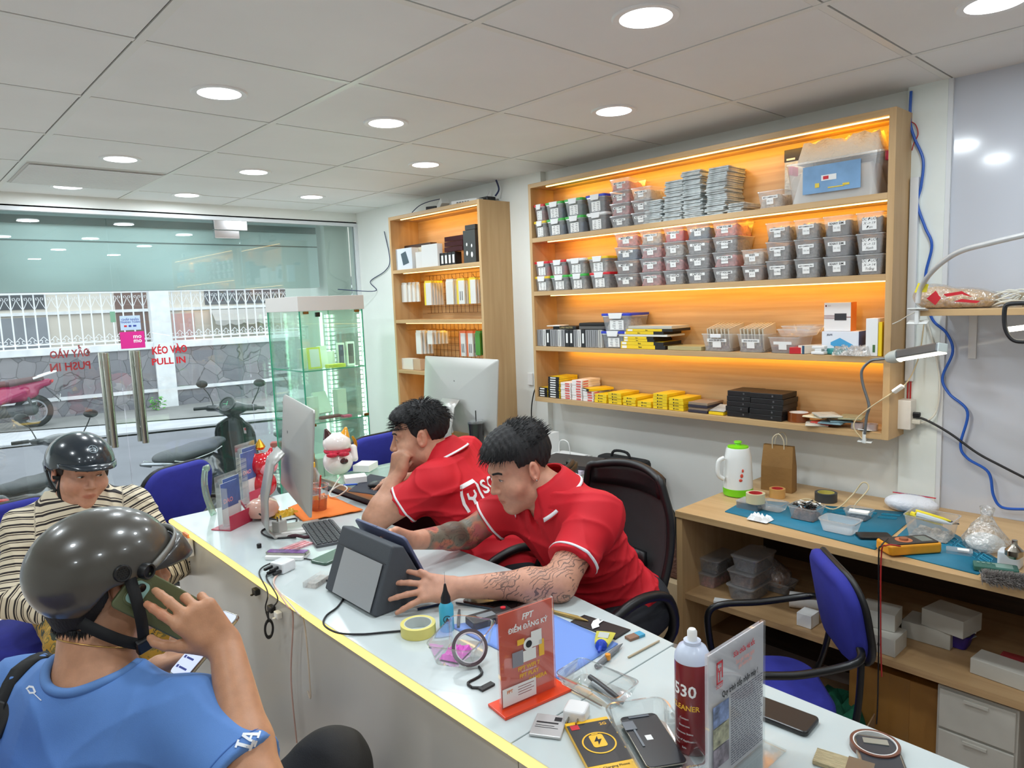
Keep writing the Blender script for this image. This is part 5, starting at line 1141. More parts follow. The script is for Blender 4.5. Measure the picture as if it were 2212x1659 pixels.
skin1=skin_mat('skin_light',srgb(208,152,126));skin2=skin_mat('skin_tan',srgb(196,142,108));skin3=skin_mat('skin_warm',srgb(205,152,124))
red_sh=shirt_mat('red_polo',srgb(205,14,34));white_tr=mat('white_rib',srgb(235,235,238),0.7)
def finish_body(S,lo,hi,h,skin,parent,seg_ink=None,stub=0.0,name='body'):
 vs,fs=sdf_mesh(S,lo,hi,VH);T=head_tint(h,vs,stub=stub);ink=np.zeros((len(vs),3))
 if seg_ink:seg_ink(vs,ink)
 return np_mesh(name,vs,fs,skin,parent,{'tint':T,'ink':ink})
def along(P,a,b):
 a=np.array(a,float);ab=np.array(b)-a;t=(P-a)@ab/(ab@ab);return t,np.linalg.norm(P-a-np.clip(t,0,1)[:,None]*ab,axis=1)
 # ================================================================ the tattooed man in red
def person_c():
 t0=thing('person','man with short black hair and tattooed forearms in a red polo, reaching to a tablet','person',(1.66,1.38,0.0))
 t0 .location=(0,0,0)
 hd=Head((1.412,1.534,1.046),(-0.92,0.26,-0.34),(-0.32,0.12,0.94),0.99)
 T=Torso((1.495,1.305,0.925),(1.505,1.635,0.915),(1.482,1.490,0.975),(1.70,1.39,0.55),1.05,1.0)
 SL,EL,WL=T.L,V3(1.290,1.262,0.797),V3(1.085,1.438,0.800);SR,ER,WR=T.R,V3(1.372,1.752,0.800),V3(1.135,1.715,0.852)
 S=SDF();torso_sdf(S,T);limb(S,SL,EL,WL,(0.052,0.046,0.043,0.027));limb(S,SR,ER,WR,(0.052,0.044,0.042,0.027))
 S.cone(T.n-T.u*0.03,hd.w(0,-0.025,-0.045),0.066,0.060,0.03);head_sdf(S,hd,jaw=1.0,cheek=1.02)
 # near hand spread against the side of the tablet stand, far hand behind the screen
 hand(S,WL,(-0.86,0.50,0.10),(-0.42,0.70,-0.25),side=1,s=1.02,curls=[(0.15,0.25,0.15),(0.12,0.22,0.15),(0.12,0.25,0.2),(0.1,0.3,0.2)],spread=0.42,thumb=(-0.45,0.55,0.75),tcurl=(0.2,0.2))
 hand(S,WR,(-0.80,-0.05,0.30),(-0.15,-0.75,-0.45),side=-1,s=1.0,curls=[(0.35,0.5,0.3)]*4,spread=0.12,thumb=(-0.6,-0.3,0.7))
 lo,hi=bounds([T.L,T.R,T.h,EL,ER,hd.c,WL,WR,WL+V3(-0.19,0.1,0),WR+V3(-0.17,0,0.05),hd.c+V3(0,0,0.1)],0.10)
 def ink(P,I):
  for a,b,ch,t0_,t1_ in((EL,WL,0,-0.3,0.74),(SL,EL,0,0.45,1.2),(ER,WR,1,-0.3,0.82),(SR,ER,1,0.4,1.3)):
   t_,d=along(P,a,b);m_=np.clip((t_-t0_)/0.02,0,1)*np.clip((t1_-t_)/0.02,0,1)*(d<0.062);I[:,ch]=np.maximum(I[:,ch],m_*(0.95 if ch==0 else 0.82))
  n_=T.n+T.f*0.07-T.u*0.055;I[:,0]=np.maximum(I[:,0],(np.linalg.norm(P-n_,axis=1)<0.055)*(((P-T.n)@T.u)<-0.012)*0.9)
  I[:,1]=np.maximum(I[:,1],(np.linalg.norm(P-n_,axis=1)<0.055)*(((P-T.n)@T.u)<-0.018)*0.5)
  I[:,0]*=(I[:,1]<0.6)
  t_,d=along(P,ER,WR);I[:,0]=np.maximum(I[:,0],(d<0.06)*(t_>-0.2)*(t_<0.8)*0.55)
 S_all=S;finish_body(S,lo,hi,hd,skin1,t0,ink);face_parts(S,hd,t0,look=(-0.2,-0.7),brow=1.1,open_=0.62)
 # shirt
 C=SDF();torso_sdf(C,T,0.013,0.045)
 for sh,el,fr in((SL,EL,0.66),(SR,ER,0.60)):
  g,e,ax=sleeve(sh,el,fr,0.060,0.072);C.group(g,0.045)
 for vv in range(1):C.cone(T.n+T.f*0.055+T.u*0.02,T.n+T.f*0.115-T.u*0.10,0.034,0.006,0.008,'s')
 C.cone(T.n-T.u*0.05,T.n+T.u*0.10,0.060,0.075,0.006,'s')
 lo,hi=bounds([T.L,T.R,T.h,lerp(SL,EL,0.7),lerp(SR,ER,0.7),T.n],0.17);C.nz=fold_noise(3,0.022,24);vs,fs=sdf_mesh(C,lo,hi,0.0042);np_mesh('polo_shirt',vs,fs,red_sh,t0)
 for sh,el,fr in((SL,EL,0.66),(SR,ER,0.60)):
  e=lerp(sh,el,fr)+V3(0,0,-0.008);ax=unit(e-sh);ring_band(C,e-ax*0.010,ax,T.x+0.3,0.0065,'sleeve_stripe',white_tr,t0,off=0.0022,r0=0.13)
 collar(T.n+T.u*0.006,T.u*0.8+V3(0,0,0.5),T.f,'collar',red_sh,t0,stripe=white_tr,r0=0.072,r1=0.110,h=0.046,gap=34,drop=0.045)
 # placket
 # hair
 Hs=SDF();Hs.ell(hd.w(0,-0.022,0.046),(0.080,0.102,0.088),0.01,R=hd.R);Hs.ell(hd.w(0.0,0.018,0.076),(0.062,0.068,0.050),0.06,R=hd.R);Hs.ell(hd.w(0,-0.045,0.090),(0.055,0.06,0.040),0.03,R=hd.R)
 def cut(P):
  q=hd.loc(P);x,y,z=q[:,0],q[:,1],q[:,2]
  zm=np.where(y>0.028,0.056+0.02*np.clip((y-0.03)/0.06,0,1),np.where(y>-0.03,0.028,0.028-(np.clip(-0.03-y,0,0.04)/0.04)*0.075));return((zm-z)*0.7).astype(np.float32)
 Hs.cutband(cut);vs,fs=sdf_mesh(Hs,hd.c-0.19,hd.c+0.19,0.0035,lambda P:(0.0022*np.sin(P@np.array([260.,90,40]))*np.sin(P@np.array([60.,-240,90]))).astype(np.float32))
 def tf(q,rs):
  if q[2]<0.25:return None
  r=np.array([q[0]*0.078,q[1]*0.102-0.015,q[2]*0.098+0.040])
  fwd_=q[1]>0.1
  if fwd_:d=unit([q[0]*0.6-0.25+rs.uniform(-.25,.25),0.75,0.35]);L=rs.uniform(0.026,0.046);bend=(0.05,-0.1,-0.75)
  else:d=unit([q[0]*0.9+rs.uniform(-.3,.3),q[1]*0.6-0.45+rs.uniform(-.3,.3),0.65]);L=rs.uniform(0.016,0.032);bend=(0,-0.35,-0.35)
  return r,d,L,bend
 ex=tufts(hd,1500,tf,4);mixed_mesh('hair',vs,fs,ex,hair_m,t0)
 MB().at(tuple(hd.w(-0.088,-0.006,-0.026))).ball((0,0,0),0.0035,n=10,k=6).build('earring',chrome,t0,smooth=True)
 jean=mat('dark_jeans',srgb(38,40,46),0.85,var=0.1,vscale=40,bump=0.1,bscale=500)
 legs(t0,T.h,T,(V3(1.43,1.26,0.53),V3(1.43,1.52,0.53)),(V3(1.50,1.24,0.09),V3(1.50,1.54,0.09)),jean,fwd=(-1,0.2,0))
 return S,C,T,hd
pc=person_c()
# ================================================================ the man resting his chin on his hand
def person_d():
 t0=thing('person','man in a printed red polo resting his cheek on his fist','person')
 hd=Head((1.484,2.158,1.062),(-0.80,0.55,-0.16),(-0.17,0.14,0.97),1.02)
 T=Torso((1.445,2.015,0.915),(1.725,2.185,0.945),(1.560,2.120,0.972),(1.66,1.89,0.53),1.08,1.05)
 EL,WL=V3(1.272,2.145,0.795),V3(1.368,2.150,0.925);ER,WR=V3(1.80,2.36,0.850),V3(1.605,2.425,0.838)
 S=SDF();torso_sdf(S,T);limb(S,T.L,EL,WL,(0.052,0.046,0.043,0.029));limb(S,T.R,ER,WR,(0.050,0.044,0.041,0.027))
 S.cone(T.n-T.u*0.03,hd.w(0,-0.025,-0.045),0.068,0.062,0.03);head_sdf(S,hd,jaw=1.05,cheek=1.05)
 hand(S,WL,(0.30,-0.10,0.95),(0.75,0.25,0.0),side=-1,s=1.0,curls=[(1.35,1.5,0.9),(1.35,1.5,0.9),(1.3,1.5,0.9),(1.25,1.5,0.9)],spread=0.03,thumb=(0.5,0.5,0.6),tcurl=(0.5,0.5))
 hand(S,WR,(-0.82,0.50,-0.12),(0,0,-1),side=1,s=1.0,curls=[(0.25,0.3,0.2)]*4,spread=0.1,thumb=(-0.8,0.1,-0.3))
 lo,hi=bounds([T.L,T.R,T.h,EL,ER,hd.c,WR,WR+V3(-0.16,0.1,0),hd.c+V3(0,0,0.1)],0.10)
 finish_body(S,lo,hi,hd,skin3,t0,stub=0.8);face_parts(S,hd,t0,look=(0,-0.4),brow=1.0,open_=0.5)
 C=SDF();torso_sdf(C,T,0.013,0.045)
 for sh,el,fr in((T.L,EL,0.56),(T.R,ER,0.75)):
  g,e,ax=sleeve(sh,el,fr,0.061,0.073);C.group(g,0.045)
 C.cone(T.n-T.u*0.05,T.n+T.u*0.10,0.060,0.075,0.006,'s')
 lo,hi=bounds([T.L,T.R,T.h,lerp(T.L,EL,0.6),lerp(T.R,ER,0.8),T.n],0.17);C.nz=fold_noise(9,0.020,22);vs,fs=sdf_mesh(C,lo,hi,0.0042);np_mesh('polo_shirt',vs,fs,red_sh,t0)
 for sh,el,fr in((T.L,EL,0.56),(T.R,ER,0.75)):
  e=lerp(sh,el,fr)+V3(0,0,-0.008);ax=unit(e-sh);ring_band(C,e-ax*0.008,ax,T.x+0.3,0.0065,'sleeve_stripe',white_tr,t0,off=0.0022,r0=0.13)
 collar(T.n+T.u*0.008,T.u*0.7+V3(-0.15,0.1,0.5),T.f,'collar',red_sh,t0,stripe=white_tr,r0=0.074,r1=0.108,h=0.050,gap=32,drop=0.035)
 # print on the back: a phone outline with a spanner, and lettering
 pw=mat('white_transfer',srgb(240,240,240),0.6);pdk=mat('dark_transfer',srgb(120,12,24),0.6)
 bx=-T.x;O=T.p(0.0,-0.25,0.70)
 O=T.p(0.03,-0.2,0.68);X=T.x;Y_=T.u
 ph=[[(-0.034,-0.055),(-0.026,-0.055),(-0.026,0.055),(-0.034,0.060)],[(-0.034,0.060),(-0.026,0.046),(0.030,0.046),(0.034,0.060)],[(0.026,0.05),(0.034,0.056),(0.034,-0.030),(0.026,-0.030)],[(-0.034,-0.055),(-0.034,-0.047),(0.008,-0.047),(0.012,-0.056)],[(0.004,-0.050),(0.012,-0.056),(0.012,-0.028),(0.004,-0.022)],[(-0.004,-0.022),(0.005,-0.026),(0.005,0.005),(-0.004,0.005)],[(-0.016,0.006),(-0.010,0.003),(-0.004,-0.002),(0.005,-0.002),(0.013,0.004),(0.017,0.012),(0.015,0.026),(0.009,0.026),(0.009,0.013),(0.0,0.008),(-0.009,0.013),(-0.009,0.026),(-0.015,0.026)]]
 Oc=T.p(-0.115,-0.12,0.62)
 decal(poly_mesh(ph),C,Oc,X,Y_,'phone_print',pw,t0,off=0.0022,size=1.1,cuts=2)
 decal(text_mesh('SCGT',0.072,bold=0.018,ext=0,wx=0.95,align='LEFT'),C,T.p(-0.070,-0.12,0.655),X,Y_,'back_lettering',pw,t0,off=0.0022,cuts=2)
 decal(text_mesh('SỬA CHỮA\nNHANH',0.017,bold=0.01,ext=0,align='LEFT'),C,T.p(-0.065,-0.12,0.55),X,Y_,'back_lettering',pdk,t0,off=0.0022,cuts=1)
 Hs=SDF();Hs.ell(hd.w(0,-0.022,0.042),(0.081,0.104,0.089),0.01,R=hd.R);Hs.ell(hd.w(0.0,0.028,0.074),(0.063,0.068,0.050),0.03,R=hd.R)
 def cut(P):
  q=hd.loc(P);x,y,z=q[:,0],q[:,1],q[:,2]
  zm=np.where(y>0.030,0.062+0.02*np.clip((y-0.03)/0.06,0,1),np.where(y>-0.002,-0.005+0.06*np.clip((y-0.018)/0.012,0,1),np.where(y>-0.034,0.030,0.030-(np.clip(-0.034-y,0,0.02)/0.02)*0.095)));return((zm-z)*0.7).astype(np.float32)
 Hs.cutband(cut);vs,fs=sdf_mesh(Hs,hd.c-0.19,hd.c+0.19,0.0035,lambda P:(0.0016*np.sin(P@np.array([260.,90,40]))*np.sin(P@np.array([60.,-240,90]))).astype(np.float32))
 def tf(q,rs):
  if q[2]<0.1:return None
  r=np.array([q[0]*0.079,q[1]*0.102-0.018,q[2]*0.095+0.034])
  d=unit([q[0]*0.9+0.25+rs.uniform(-.2,.2),q[1]*0.6+0.35,0.35])if q[1]>-0.1 else unit([q[0]*0.8,q[1]*0.9,-0.2+q[2]*0.5]);return r,d,rs.uniform(0.018,0.036),(0,0.1,-0.45)
 mixed_mesh('hair',vs,fs,tufts(hd,1100,tf,8),hair_m,t0)
 legs(t0,T.h,T,(V3(1.48,2.06,0.56),V3(1.58,2.22,0.56)),(V3(1.50,2.10,0.09),V3(1.60,2.26,0.09)),mat('dark_jeans'),fwd=(-0.6,0.8,0))
person_d()
# ================================================================ the woman in the striped blouse and the man on the phone
def helmet(parent,h,m,inner_m,rad=(0.110,0.135,0.112),cz=0.038,cy=-0.012,rear=-0.052,front=0.052,name='helmet'):
 S=SDF();c=h.w(0,cy,cz)
 S.ell(c,tuple(v*h.s for v in rad),0.01,R=h.R);S.ell(c,tuple((v-0.012)*h.s for v in rad),0.004,'s',R=h.R)
 def cut(P):
  q=h.loc(P);y,z=q[:,1],q[:,2];t=np.clip((y+0.115)/0.085,0,1);t=t*t*(3-2*t);t2=np.clip((y-0.02)/0.06,0,1)
  zm=rear+(0.022-rear)*t+(front-0.022)*t2;return((zm-z)*0.8).astype(np.float32)
 S.cutband(cut);vs,fs=sdf_mesh(S,h.c-0.21,h.c+0.21,0.0034);o=np_mesh(name,vs,fs,m,parent)
 L=SDF();L.ell(c,tuple((v-0.014)*h.s for v in rad),0.01,R=h.R);L.ell(h.w(0,-0.018,0.036),(0.083*h.s,0.105*h.s,0.090*h.s),0.004,'s',R=h.R)
 def cut2(P):
  q=h.loc(P);return(cut(P)+0.006).astype(np.float32)
 L.cutband(cut2);vs,fs=sdf_mesh(L,h.c-0.19,h.c+0.19,0.005);np_mesh('helmet_padding',vs,fs,inner_m,parent)
 return o,S,c
hel_grey=mat('helmet_grey',srgb(70,66,60),0.28,coat=0.35,var=0.04,vscale=6);hel_navy=mat('helmet_navy',srgb(22,34,44),0.22,coat=0.6);pad_m=mat('padding_black',srgb(18,18,20),0.9);web=mat('black_webbing',srgb(16,16,18),0.8)
def person_b():
 t0=thing('person','seated woman wearing a dark round helmet, striped cream blouse and yellow patterned trousers','person')
 hd=Head((0.522,2.915,0.995),(0.17,-0.97,-0.19),(0.13,-0.12,0.98),1.0)
 T=Torso((0.670,2.90,0.840),(0.345,2.965,0.815),(0.515,2.950,0.885),(0.50,3.02,0.50),1.0,1.1)
 EL,WL=V3(0.765,2.80,0.61),V3(0.575,2.66,0.575);ER,WR=V3(0.285,2.855,0.612),V3(0.405,2.675,0.565)
 S=SDF();torso_sdf(S,T,bust=1);limb(S,T.L,EL,WL,(0.048,0.042,0.038,0.025));limb(S,T.R,ER,WR,(0.048,0.042,0.038,0.025))
 S.cone(T.n-T.u*0.03,hd.w(0,-0.02,-0.045),0.060,0.055,0.03);head_sdf(S,hd,jaw=1.08,cheek=1.10,nose=0.98)
 S.ell(hd.w(0,0.03,-0.085),(0.05,0.04,0.028),0.03,R=hd.R)
 hand(S,WL,(-0.75,-0.5,-0.15),(0.2,0.2,-1),side=-1,s=0.92,curls=[(0.3,0.5,0.3)]*4,spread=0.08);hand(S,WR,(0.75,-0.5,-0.1),(0.1,0.2,-1),side=1,s=0.92,curls=[(0.3,0.5,0.3)]*4,spread=0.08)
 lo,hi=bounds([T.L,T.R,T.h,EL,ER,hd.c,WR,WL,V3(0.48,2.56,0.55),hd.c+V3(0,0,0.1)],0.11)
 finish_body(S,lo,hi,hd,skin1,t0);face_parts(S,hd,t0,look=(-0.5,-0.5),brow=0.8,open_=0.62,brow_c=mat('soft_brow',srgb(80,56,48),0.8))
 # blouse, its stripes running round the sleeves and across the body
 C=SDF();torso_sdf(C,T,0.020,0.05,belly=0.02,bust=1)
 segs=[]
 for sh,el,wr in((T.L,EL,WL),(T.R,ER,WR)):
  we=lerp(el,wr,0.86);G=SDF();G.cone(sh,el,0.066,0.064,0.02);G.cone(el,we+unit(we-el)*0.05,0.064,0.052,0.03);G.half(we,unit(we-el),0.003);G.cone(we-unit(we-el)*0.03,we+unit(we-el)*0.08,0.034,0.046,0.003,'s');C.group(G,0.02);segs+=[(sh,el),(el,we)]
 C.cone(T.n-T.u*0.02,T.n+T.u*0.12,0.062,0.08,0.006,'s');C.cone(T.n+T.f*0.05+T.u*0.02,T.n+T.f*0.115-T.u*0.11,0.045,0.008,0.008,'s')
 lo,hi=bounds([T.L,T.R,T.h,EL,ER,WR,WL,T.n],0.13);vs,fs=sdf_mesh(C,lo,hi,0.0044,fold_noise(12,0.022,22))
 sv=(vs-T.h)@T.u*1.0+0.25*np.abs((vs-T.h)@T.x);best=np.full(len(vs),0.0)
 best[:]=9;acc=10.0
 for a,b in segs:
  t_,d=along(vs,a,b);L=np.linalg.norm(np.array(b)-a);m_=(d<0.12)&(d<best);lat=np.abs((vs-T.h)@T.x)>0.135;m_&=lat|(((vs-T.h)@T.f)>0.16);best[m_]=d[m_];sv=np.where(m_,acc+t_*L,sv);acc+=L if a is T.L or a is T.R else 3.0
 if 'stripe_cloth' not in MATS:
  m,nt,b,out=_nt('stripe_cloth');N,L_=nt.nodes,nt.links;a_=N.new('ShaderNodeAttribute');a_.attribute_name='sv'
  mu=N.new('ShaderNodeMath');mu.operation='MULTIPLY';mu.inputs[1].default_value=38;L_.new(a_.outputs['Fac'],mu.inputs[0]);fr=N.new('ShaderNodeMath');fr.operation='FRACT';L_.new(mu.outputs[0],fr.inputs[0])
  r=N.new('ShaderNodeValToRGB');r.color_ramp.interpolation='CONSTANT';e=r.color_ramp.elements;e[0].color=c4(srgb(226,212,186));e[1].position=0.36;e[1].color=c4(srgb(34,24,24))
  for p_,c_ in((0.60,srgb(226,212,186)),(0.72,srgb(50,34,30)),(0.84,srgb(226,212,186))):k=e.new(p_);k.color=c4(c_)
  L_.new(fr.outputs[0],r.inputs[0]);L_.new(r.outputs[0],b.inputs['Base Color']);b.inputs['Roughness'].default_value=0.7;MATS['stripe_cloth']=m
 np_mesh('blouse',vs,fs,MATS['stripe_cloth'],t0,{'sv':sv})
 m,nt,b,out=_nt('yellow_print');n=nt.nodes.new('ShaderNodeTexNoise');n.inputs['Scale'].default_value=26;n.inputs['Detail'].default_value=4;tc=nt.nodes.new('ShaderNodeTexCoord');nt.links.new(tc.outputs['Object'],n.inputs['Vector'])
 r=nt.nodes.new('ShaderNodeValToRGB');r.color_ramp.interpolation='CONSTANT';e=r.color_ramp.elements;e[0].color=c4(srgb(52,60,50));e[1].position=0.44;e[1].color=c4(srgb(176,134,46));k=e.new(0.56);k.color=c4(srgb(120,106,56));k=e.new(0.62);k.color=c4(srgb(190,150,60))
 nt.links.new(n.outputs[0],r.inputs[0]);nt.links.new(r.outputs[0],b.inputs['Base Color']);b.inputs['Roughness'].default_value=0.8
 legs(t0,T.h,T,(V3(0.62,2.52,0.52),V3(0.38,2.56,0.52)),(V3(0.63,2.50,0.09),V3(0.36,2.56,0.09)),m,r=(0.095,0.068,0.055),fwd=(0.1,-1,0))
 Hs=SDF();Hs.ell(hd.w(0,-0.030,0.020),(0.088,0.100,0.080),0.02,R=hd.R);Hs.ell(hd.w(0,-0.05,-0.03),(0.070,0.060,0.045),0.02,R=hd.R);Hs.ell(hd.w(-0.070,0.010,-0.004),(0.018,0.026,0.040),0.015,R=hd.R)
 Hs.cutband(lambda P:(lambda q:((q[:,1]-(0.030-0.35*np.clip(-q[:,2]+0.0,0,1)))*0.8).astype(np.float32))(hd.loc(P)));vs,fs=sdf_mesh(Hs,hd.c-0.19,hd.c+0.19,0.004,lambda P:(0.002*np.sin(P@np.array([160.,190,40]))).astype(np.float32));np_mesh('hair',vs,fs,mat('dark_brown_hair',srgb(44,30,26),0.5,bump=0.5,bscale=200,stretch=(1,1,0.3)),t0)
 hel,HS,hc=helmet(t0,hd,hel_navy,pad_m,(0.108,0.128,0.106),cz=0.036,rear=-0.050,front=0.050)
 tf=hd
 def brim(a,v):
  an=rad(-62+124*a);e_=cos(rad(-90+180*a));rr=1.0
  x,y=0.107*sin(an)*1.02,-0.012+0.127*cos(an)*0.99;z=0.062-0.012*abs(a*2-1)
  return tf.w(x*(1+0.07*v*e_),y+0.034*v*e_,z-0.012*v+0.006*sin(v*3.14))
 MB().grid(brim,28,5).build('helmet_brim',hel_navy,t0,smooth=2,solid=0.004)
 lg=MB();lg.fr(frame((0,0,0),(1,0,0),(0,1,0)))
 ring_=[];
 for k in range(28):
  a0,a1=2*PI*k/28,2*PI*(k+1)/28;ring_.append([(0.016*cos(a0),0.016*sin(a0)),(0.016*cos(a1),0.016*sin(a1)),(0.014*cos(a1),0.014*sin(a1)),(0.014*cos(a0),0.014*sin(a0))])
 ring_+=[[(-0.001,-0.010),(0.001,-0.010),(0.001,0.011),(-0.001,0.011)],[(0.003,-0.008),(0.005,-0.008),(0.005,0.008),(0.003,0.008)],[(-0.012,-0.002),(-0.004,0.003),(-0.004,0.006),(-0.012,0.001)],[(-0.012,-0.007),(-0.003,-0.006),(-0.003,-0.004),(-0.012,-0.005)],[(0.004,-0.002),(0.012,0.004),(0.012,0.006),(0.004,0.001)],[(0.004,-0.003),(0.012,-0.008),(0.012,-0.006),(0.004,-0.001)]]
 od=unit(hd.d(0,0.80,0.62));decal(poly_mesh(ring_),HS,hc+od*0.10,hd.d(-1,0,0),hd.d(0,-0.62,0.80),'helmet_badge',mat('badge_grey',srgb(150,165,172),0.4),t0,off=0.0012,back=0.06)
 B_=S
 chin=[hd.w(0.083,0.012,-0.004),hd.w(0.078,0.014,-0.045),hd.w(0.058,0.022,-0.088),hd.w(0.0,0.034,-0.124),hd.w(-0.058,0.022,-0.088),hd.w(-0.078,0.014,-0.045),hd.w(-0.083,0.012,-0.004)]
 cd=[hd.d(1,0,0),hd.d(1,0,-0.2),hd.d(0.8,0,-0.7),hd.d(0,0,-1),hd.d(-0.8,0,-0.7),hd.d(-1,0,-0.2),hd.d(-1,0,0)]
 strap(B_,chin,cd,0.015,0.0018,'chin_strap',web,t0,r0=0.02)
 for e in(1,-1):strap(None,[hd.w(e*0.088,-0.060,-0.005),hd.w(e*0.084,-0.030,-0.040),hd.w(e*0.078,0.008,-0.062)],[hd.d(e,0,0)]*3,0.014,0.0018,'chin_strap',web,t0,r0=0.0)
 # chin strap buckle and patterned neck scarf end
 G=SDF();G.chain([hd.w(-0.072,-0.01,-0.085),hd.w(-0.085,0.010,-0.120),hd.w(-0.070,0.02,-0.150)],[0.016,0.020,0.012],0.02);vs,fs=sdf_mesh(G,hd.c-0.2,hd.c+0.2,0.005);np_mesh('scarf',vs,fs,mat('scarf_print',srgb(110,120,84),0.8,var=0.7,vscale=90),t0)
person_b()
olive=mat('olive_case',srgb(92,98,66),0.42);mint=mat('mint_lens_ring',srgb(150,190,180),0.3);lensb=mat('black_lens',srgb(10,10,14),0.05,coat=0.5)
def person_a():
 t0=thing('person','man in a blue T-shirt and dull grey helmet, seated with his back turned, phone held to his ear','person')
 t0['label']='man in blue T-shirt and dull grey helmet, back turned, phone held to his ear'
 hd=Head((0.298,1.485,1.048),(0.99,0.12,0.02),(0.0,0.0,1.0),0.96)
 T=Torso((0.150,1.600,0.828),(0.350,1.270,0.835),(0.247,1.435,0.900),(0.16,1.42,0.38),1.12,1.1)
 ER,WR=V3(0.392,1.100,0.765),V3(0.428,1.278,0.938);EL,WL=V3(0.235,1.72,0.66),V3(0.40,1.63,0.775)
 S=SDF();torso_sdf(S,T);limb(S,T.R,ER,WR,(0.054,0.048,0.044,0.029));limb(S,T.L,EL,WL,(0.052,0.045,0.042,0.028))
 S.cone(T.n-T.u*0.03,hd.w(0,-0.030,-0.045),0.070,0.062,0.03);head_sdf(S,hd,jaw=1.05,cheek=1.05)
 hand(S,WR,(-0.50,0.20,0.78),(0.05,0.96,-0.12),side=1,s=1.05,curls=[(0.45,0.45,0.2),(0.5,0.45,0.25),(0.95,0.8,0.4),(1.1,0.9,0.4)],spread=0.16,thumb=(-0.85,0.30,0.25),tcurl=(0.4,0.5),r=0.0092)
 hand(S,WL,(0.65,-0.55,0.35),(-0.15,0.35,0.85),side=-1,s=1.0,curls=[(0.5,0.6,0.4)]*4,spread=0.1,thumb=(0.3,0.4,0.7))
 lo,hi=bounds([T.L,T.R,T.h,EL,ER,hd.c,WR,WL,WL+V3(0.12,-0.1,0.08),hd.c+V3(0,0,0.1)],0.11)
 finish_body(S,lo,hi,hd,skin2,t0);face_parts(S,hd,t0,open_=0.5)
 blue=shirt_mat('blue_tshirt',srgb(92,136,202));C=SDF();torso_sdf(C,T,0.017,0.045)
 g,eR,aR=sleeve(T.R,ER,0.84,0.070,0.080,droop=(0,0,0));C.group(g,0.03);g,eL,aL=sleeve(T.L,EL,0.75,0.074,0.084);C.group(g,0.03)
 C.cone(T.n-T.u*0.06,T.n+T.u*0.12+T.f*0.02,0.073,0.095,0.006,'s')
 lo,hi=bounds([T.L,T.R,T.h,eR,eL,T.n],0.18);C.nz=fold_noise(21,0.020,18);vs,fs=sdf_mesh(C,lo,hi,0.0044);np_mesh('t_shirt',vs,fs,blue,t0)
 rim_tube(C,T.n,T.u+T.f*0.10,T.x,0.081,0.0085,'neck_rib',shirt_mat('blue_rib',srgb(94,136,196)),t0)
 ring_band(S,T.n+T.u*0.052+T.f*0.005,T.u*1.0+T.f*0.30,T.x,0.0022,'necklace',mat('gold',srgb(214,170,100),0.3,0.9),t0,off=0.0018,r0=0.12)
 ring_band(C,eR-aR*0.018,aR,T.x,0.002,'sleeve_seam',mat('blue_seam',srgb(66,108,180),0.8),t0,off=0.001,r0=0.13)
 # LA monogram on the sleeve, small mark on the back
 wt2=mat('white_stitch',srgb(235,238,244),0.6)
 la=[[(-0.010,-0.012),(-0.004,-0.012),(-0.004,0.016),(-0.010,0.016)],[(-0.014,0.013),(0.0,0.013),(0.0,0.017),(-0.014,0.017)],[(-0.014,-0.015),(0.006,-0.015),(0.006,-0.010),(-0.014,-0.010)],[(0.002,-0.010),(0.006,-0.010),(0.006,-0.004),(0.003,-0.004)],[(-0.002,-0.018),(0.003,-0.018),(0.012,0.012),(0.007,0.012)],[(0.015,-0.018),(0.021,-0.018),(0.013,0.012),(0.009,0.012)],[(0.002,-0.007),(0.017,-0.007),(0.016,-0.003),(0.003,-0.003)],[(-0.005,-0.020),(0.006,-0.020),(0.006,-0.016),(-0.005,-0.016)],[(0.011,-0.020),(0.024,-0.020),(0.024,-0.016),(0.011,-0.016)]]
 P0=ond(532,1602,1.0);vd=unit(EYE-P0);rt_=unit(np.cross([0,0,1],vd));upv=np.cross(vd,rt_)
 tgt=ond(532,1602,1.14);ra=rad(62)
 X_=rt_*cos(ra)+upv*sin(ra);Y2=np.cross(vd,X_)
 decal(poly_mesh(la),C,tgt,X_,Y2,'sleeve_monogram',wt2,t0,off=0.002,back=0.14,size=0.85)
 tg2=ond(70,1497,1.4);v2=unit(EYE-tg2);r2=unit(np.cross([0,0,1],v2));u2=np.cross(v2,r2)
 sw=[[(-0.010,0.012),(-0.004,0.016),(0.003,0.012),(0.001,0.009),(-0.004,0.012),(-0.008,0.009)],[(0.003,0.012),(0.006,0.000),(0.003,-0.002),(0.001,0.009)],[(-0.008,0.009),(-0.005,0.000),(0.003,-0.002),(0.004,0.001),(-0.003,0.003),(-0.006,0.009)],[(0.003,-0.002),(0.013,-0.018),(0.011,-0.018),(0.001,-0.001)]]
 decal(poly_mesh(sw),C,tg2,r2,u2,'shirt_mark',wt2,t0,off=0.002,back=0.2,size=0.9)
 # cross-body strap over the far shoulder
 a,b_,c_=T.L+T.u*0.06,T.p(-0.13,-0.16,0.72),T.p(-0.02,-0.18,0.30)
 strap(C,[T.L+T.u*0.03+T.f*0.10+T.x*0.02,T.L+T.u*0.06+T.x*0.03,T.p(-0.125,-0.14,0.86),T.p(-0.10,-0.17,0.62),T.p(-0.03,-0.19,0.35),T.p(0.06,-0.17,0.12)],[T.f+T.u,T.u,-T.f+T.u*0.4,-T.f,-T.f,-T.f],0.034,0.003,'bag_strap',web,t0,r0=0.07)
 q0=hit(C,T.p(-0.122,-0.30,0.86),T.f,0.5)[0]-T.f*0.003;MB().fr(frame(tuple(q0),tuple(-T.x),tuple(T.u*0.9+T.f*0.5))).box(-0.022,0.022,-0.028,0.028,-0.004,0.006).build('strap_buckle',blk,t0,bevel=0.003)
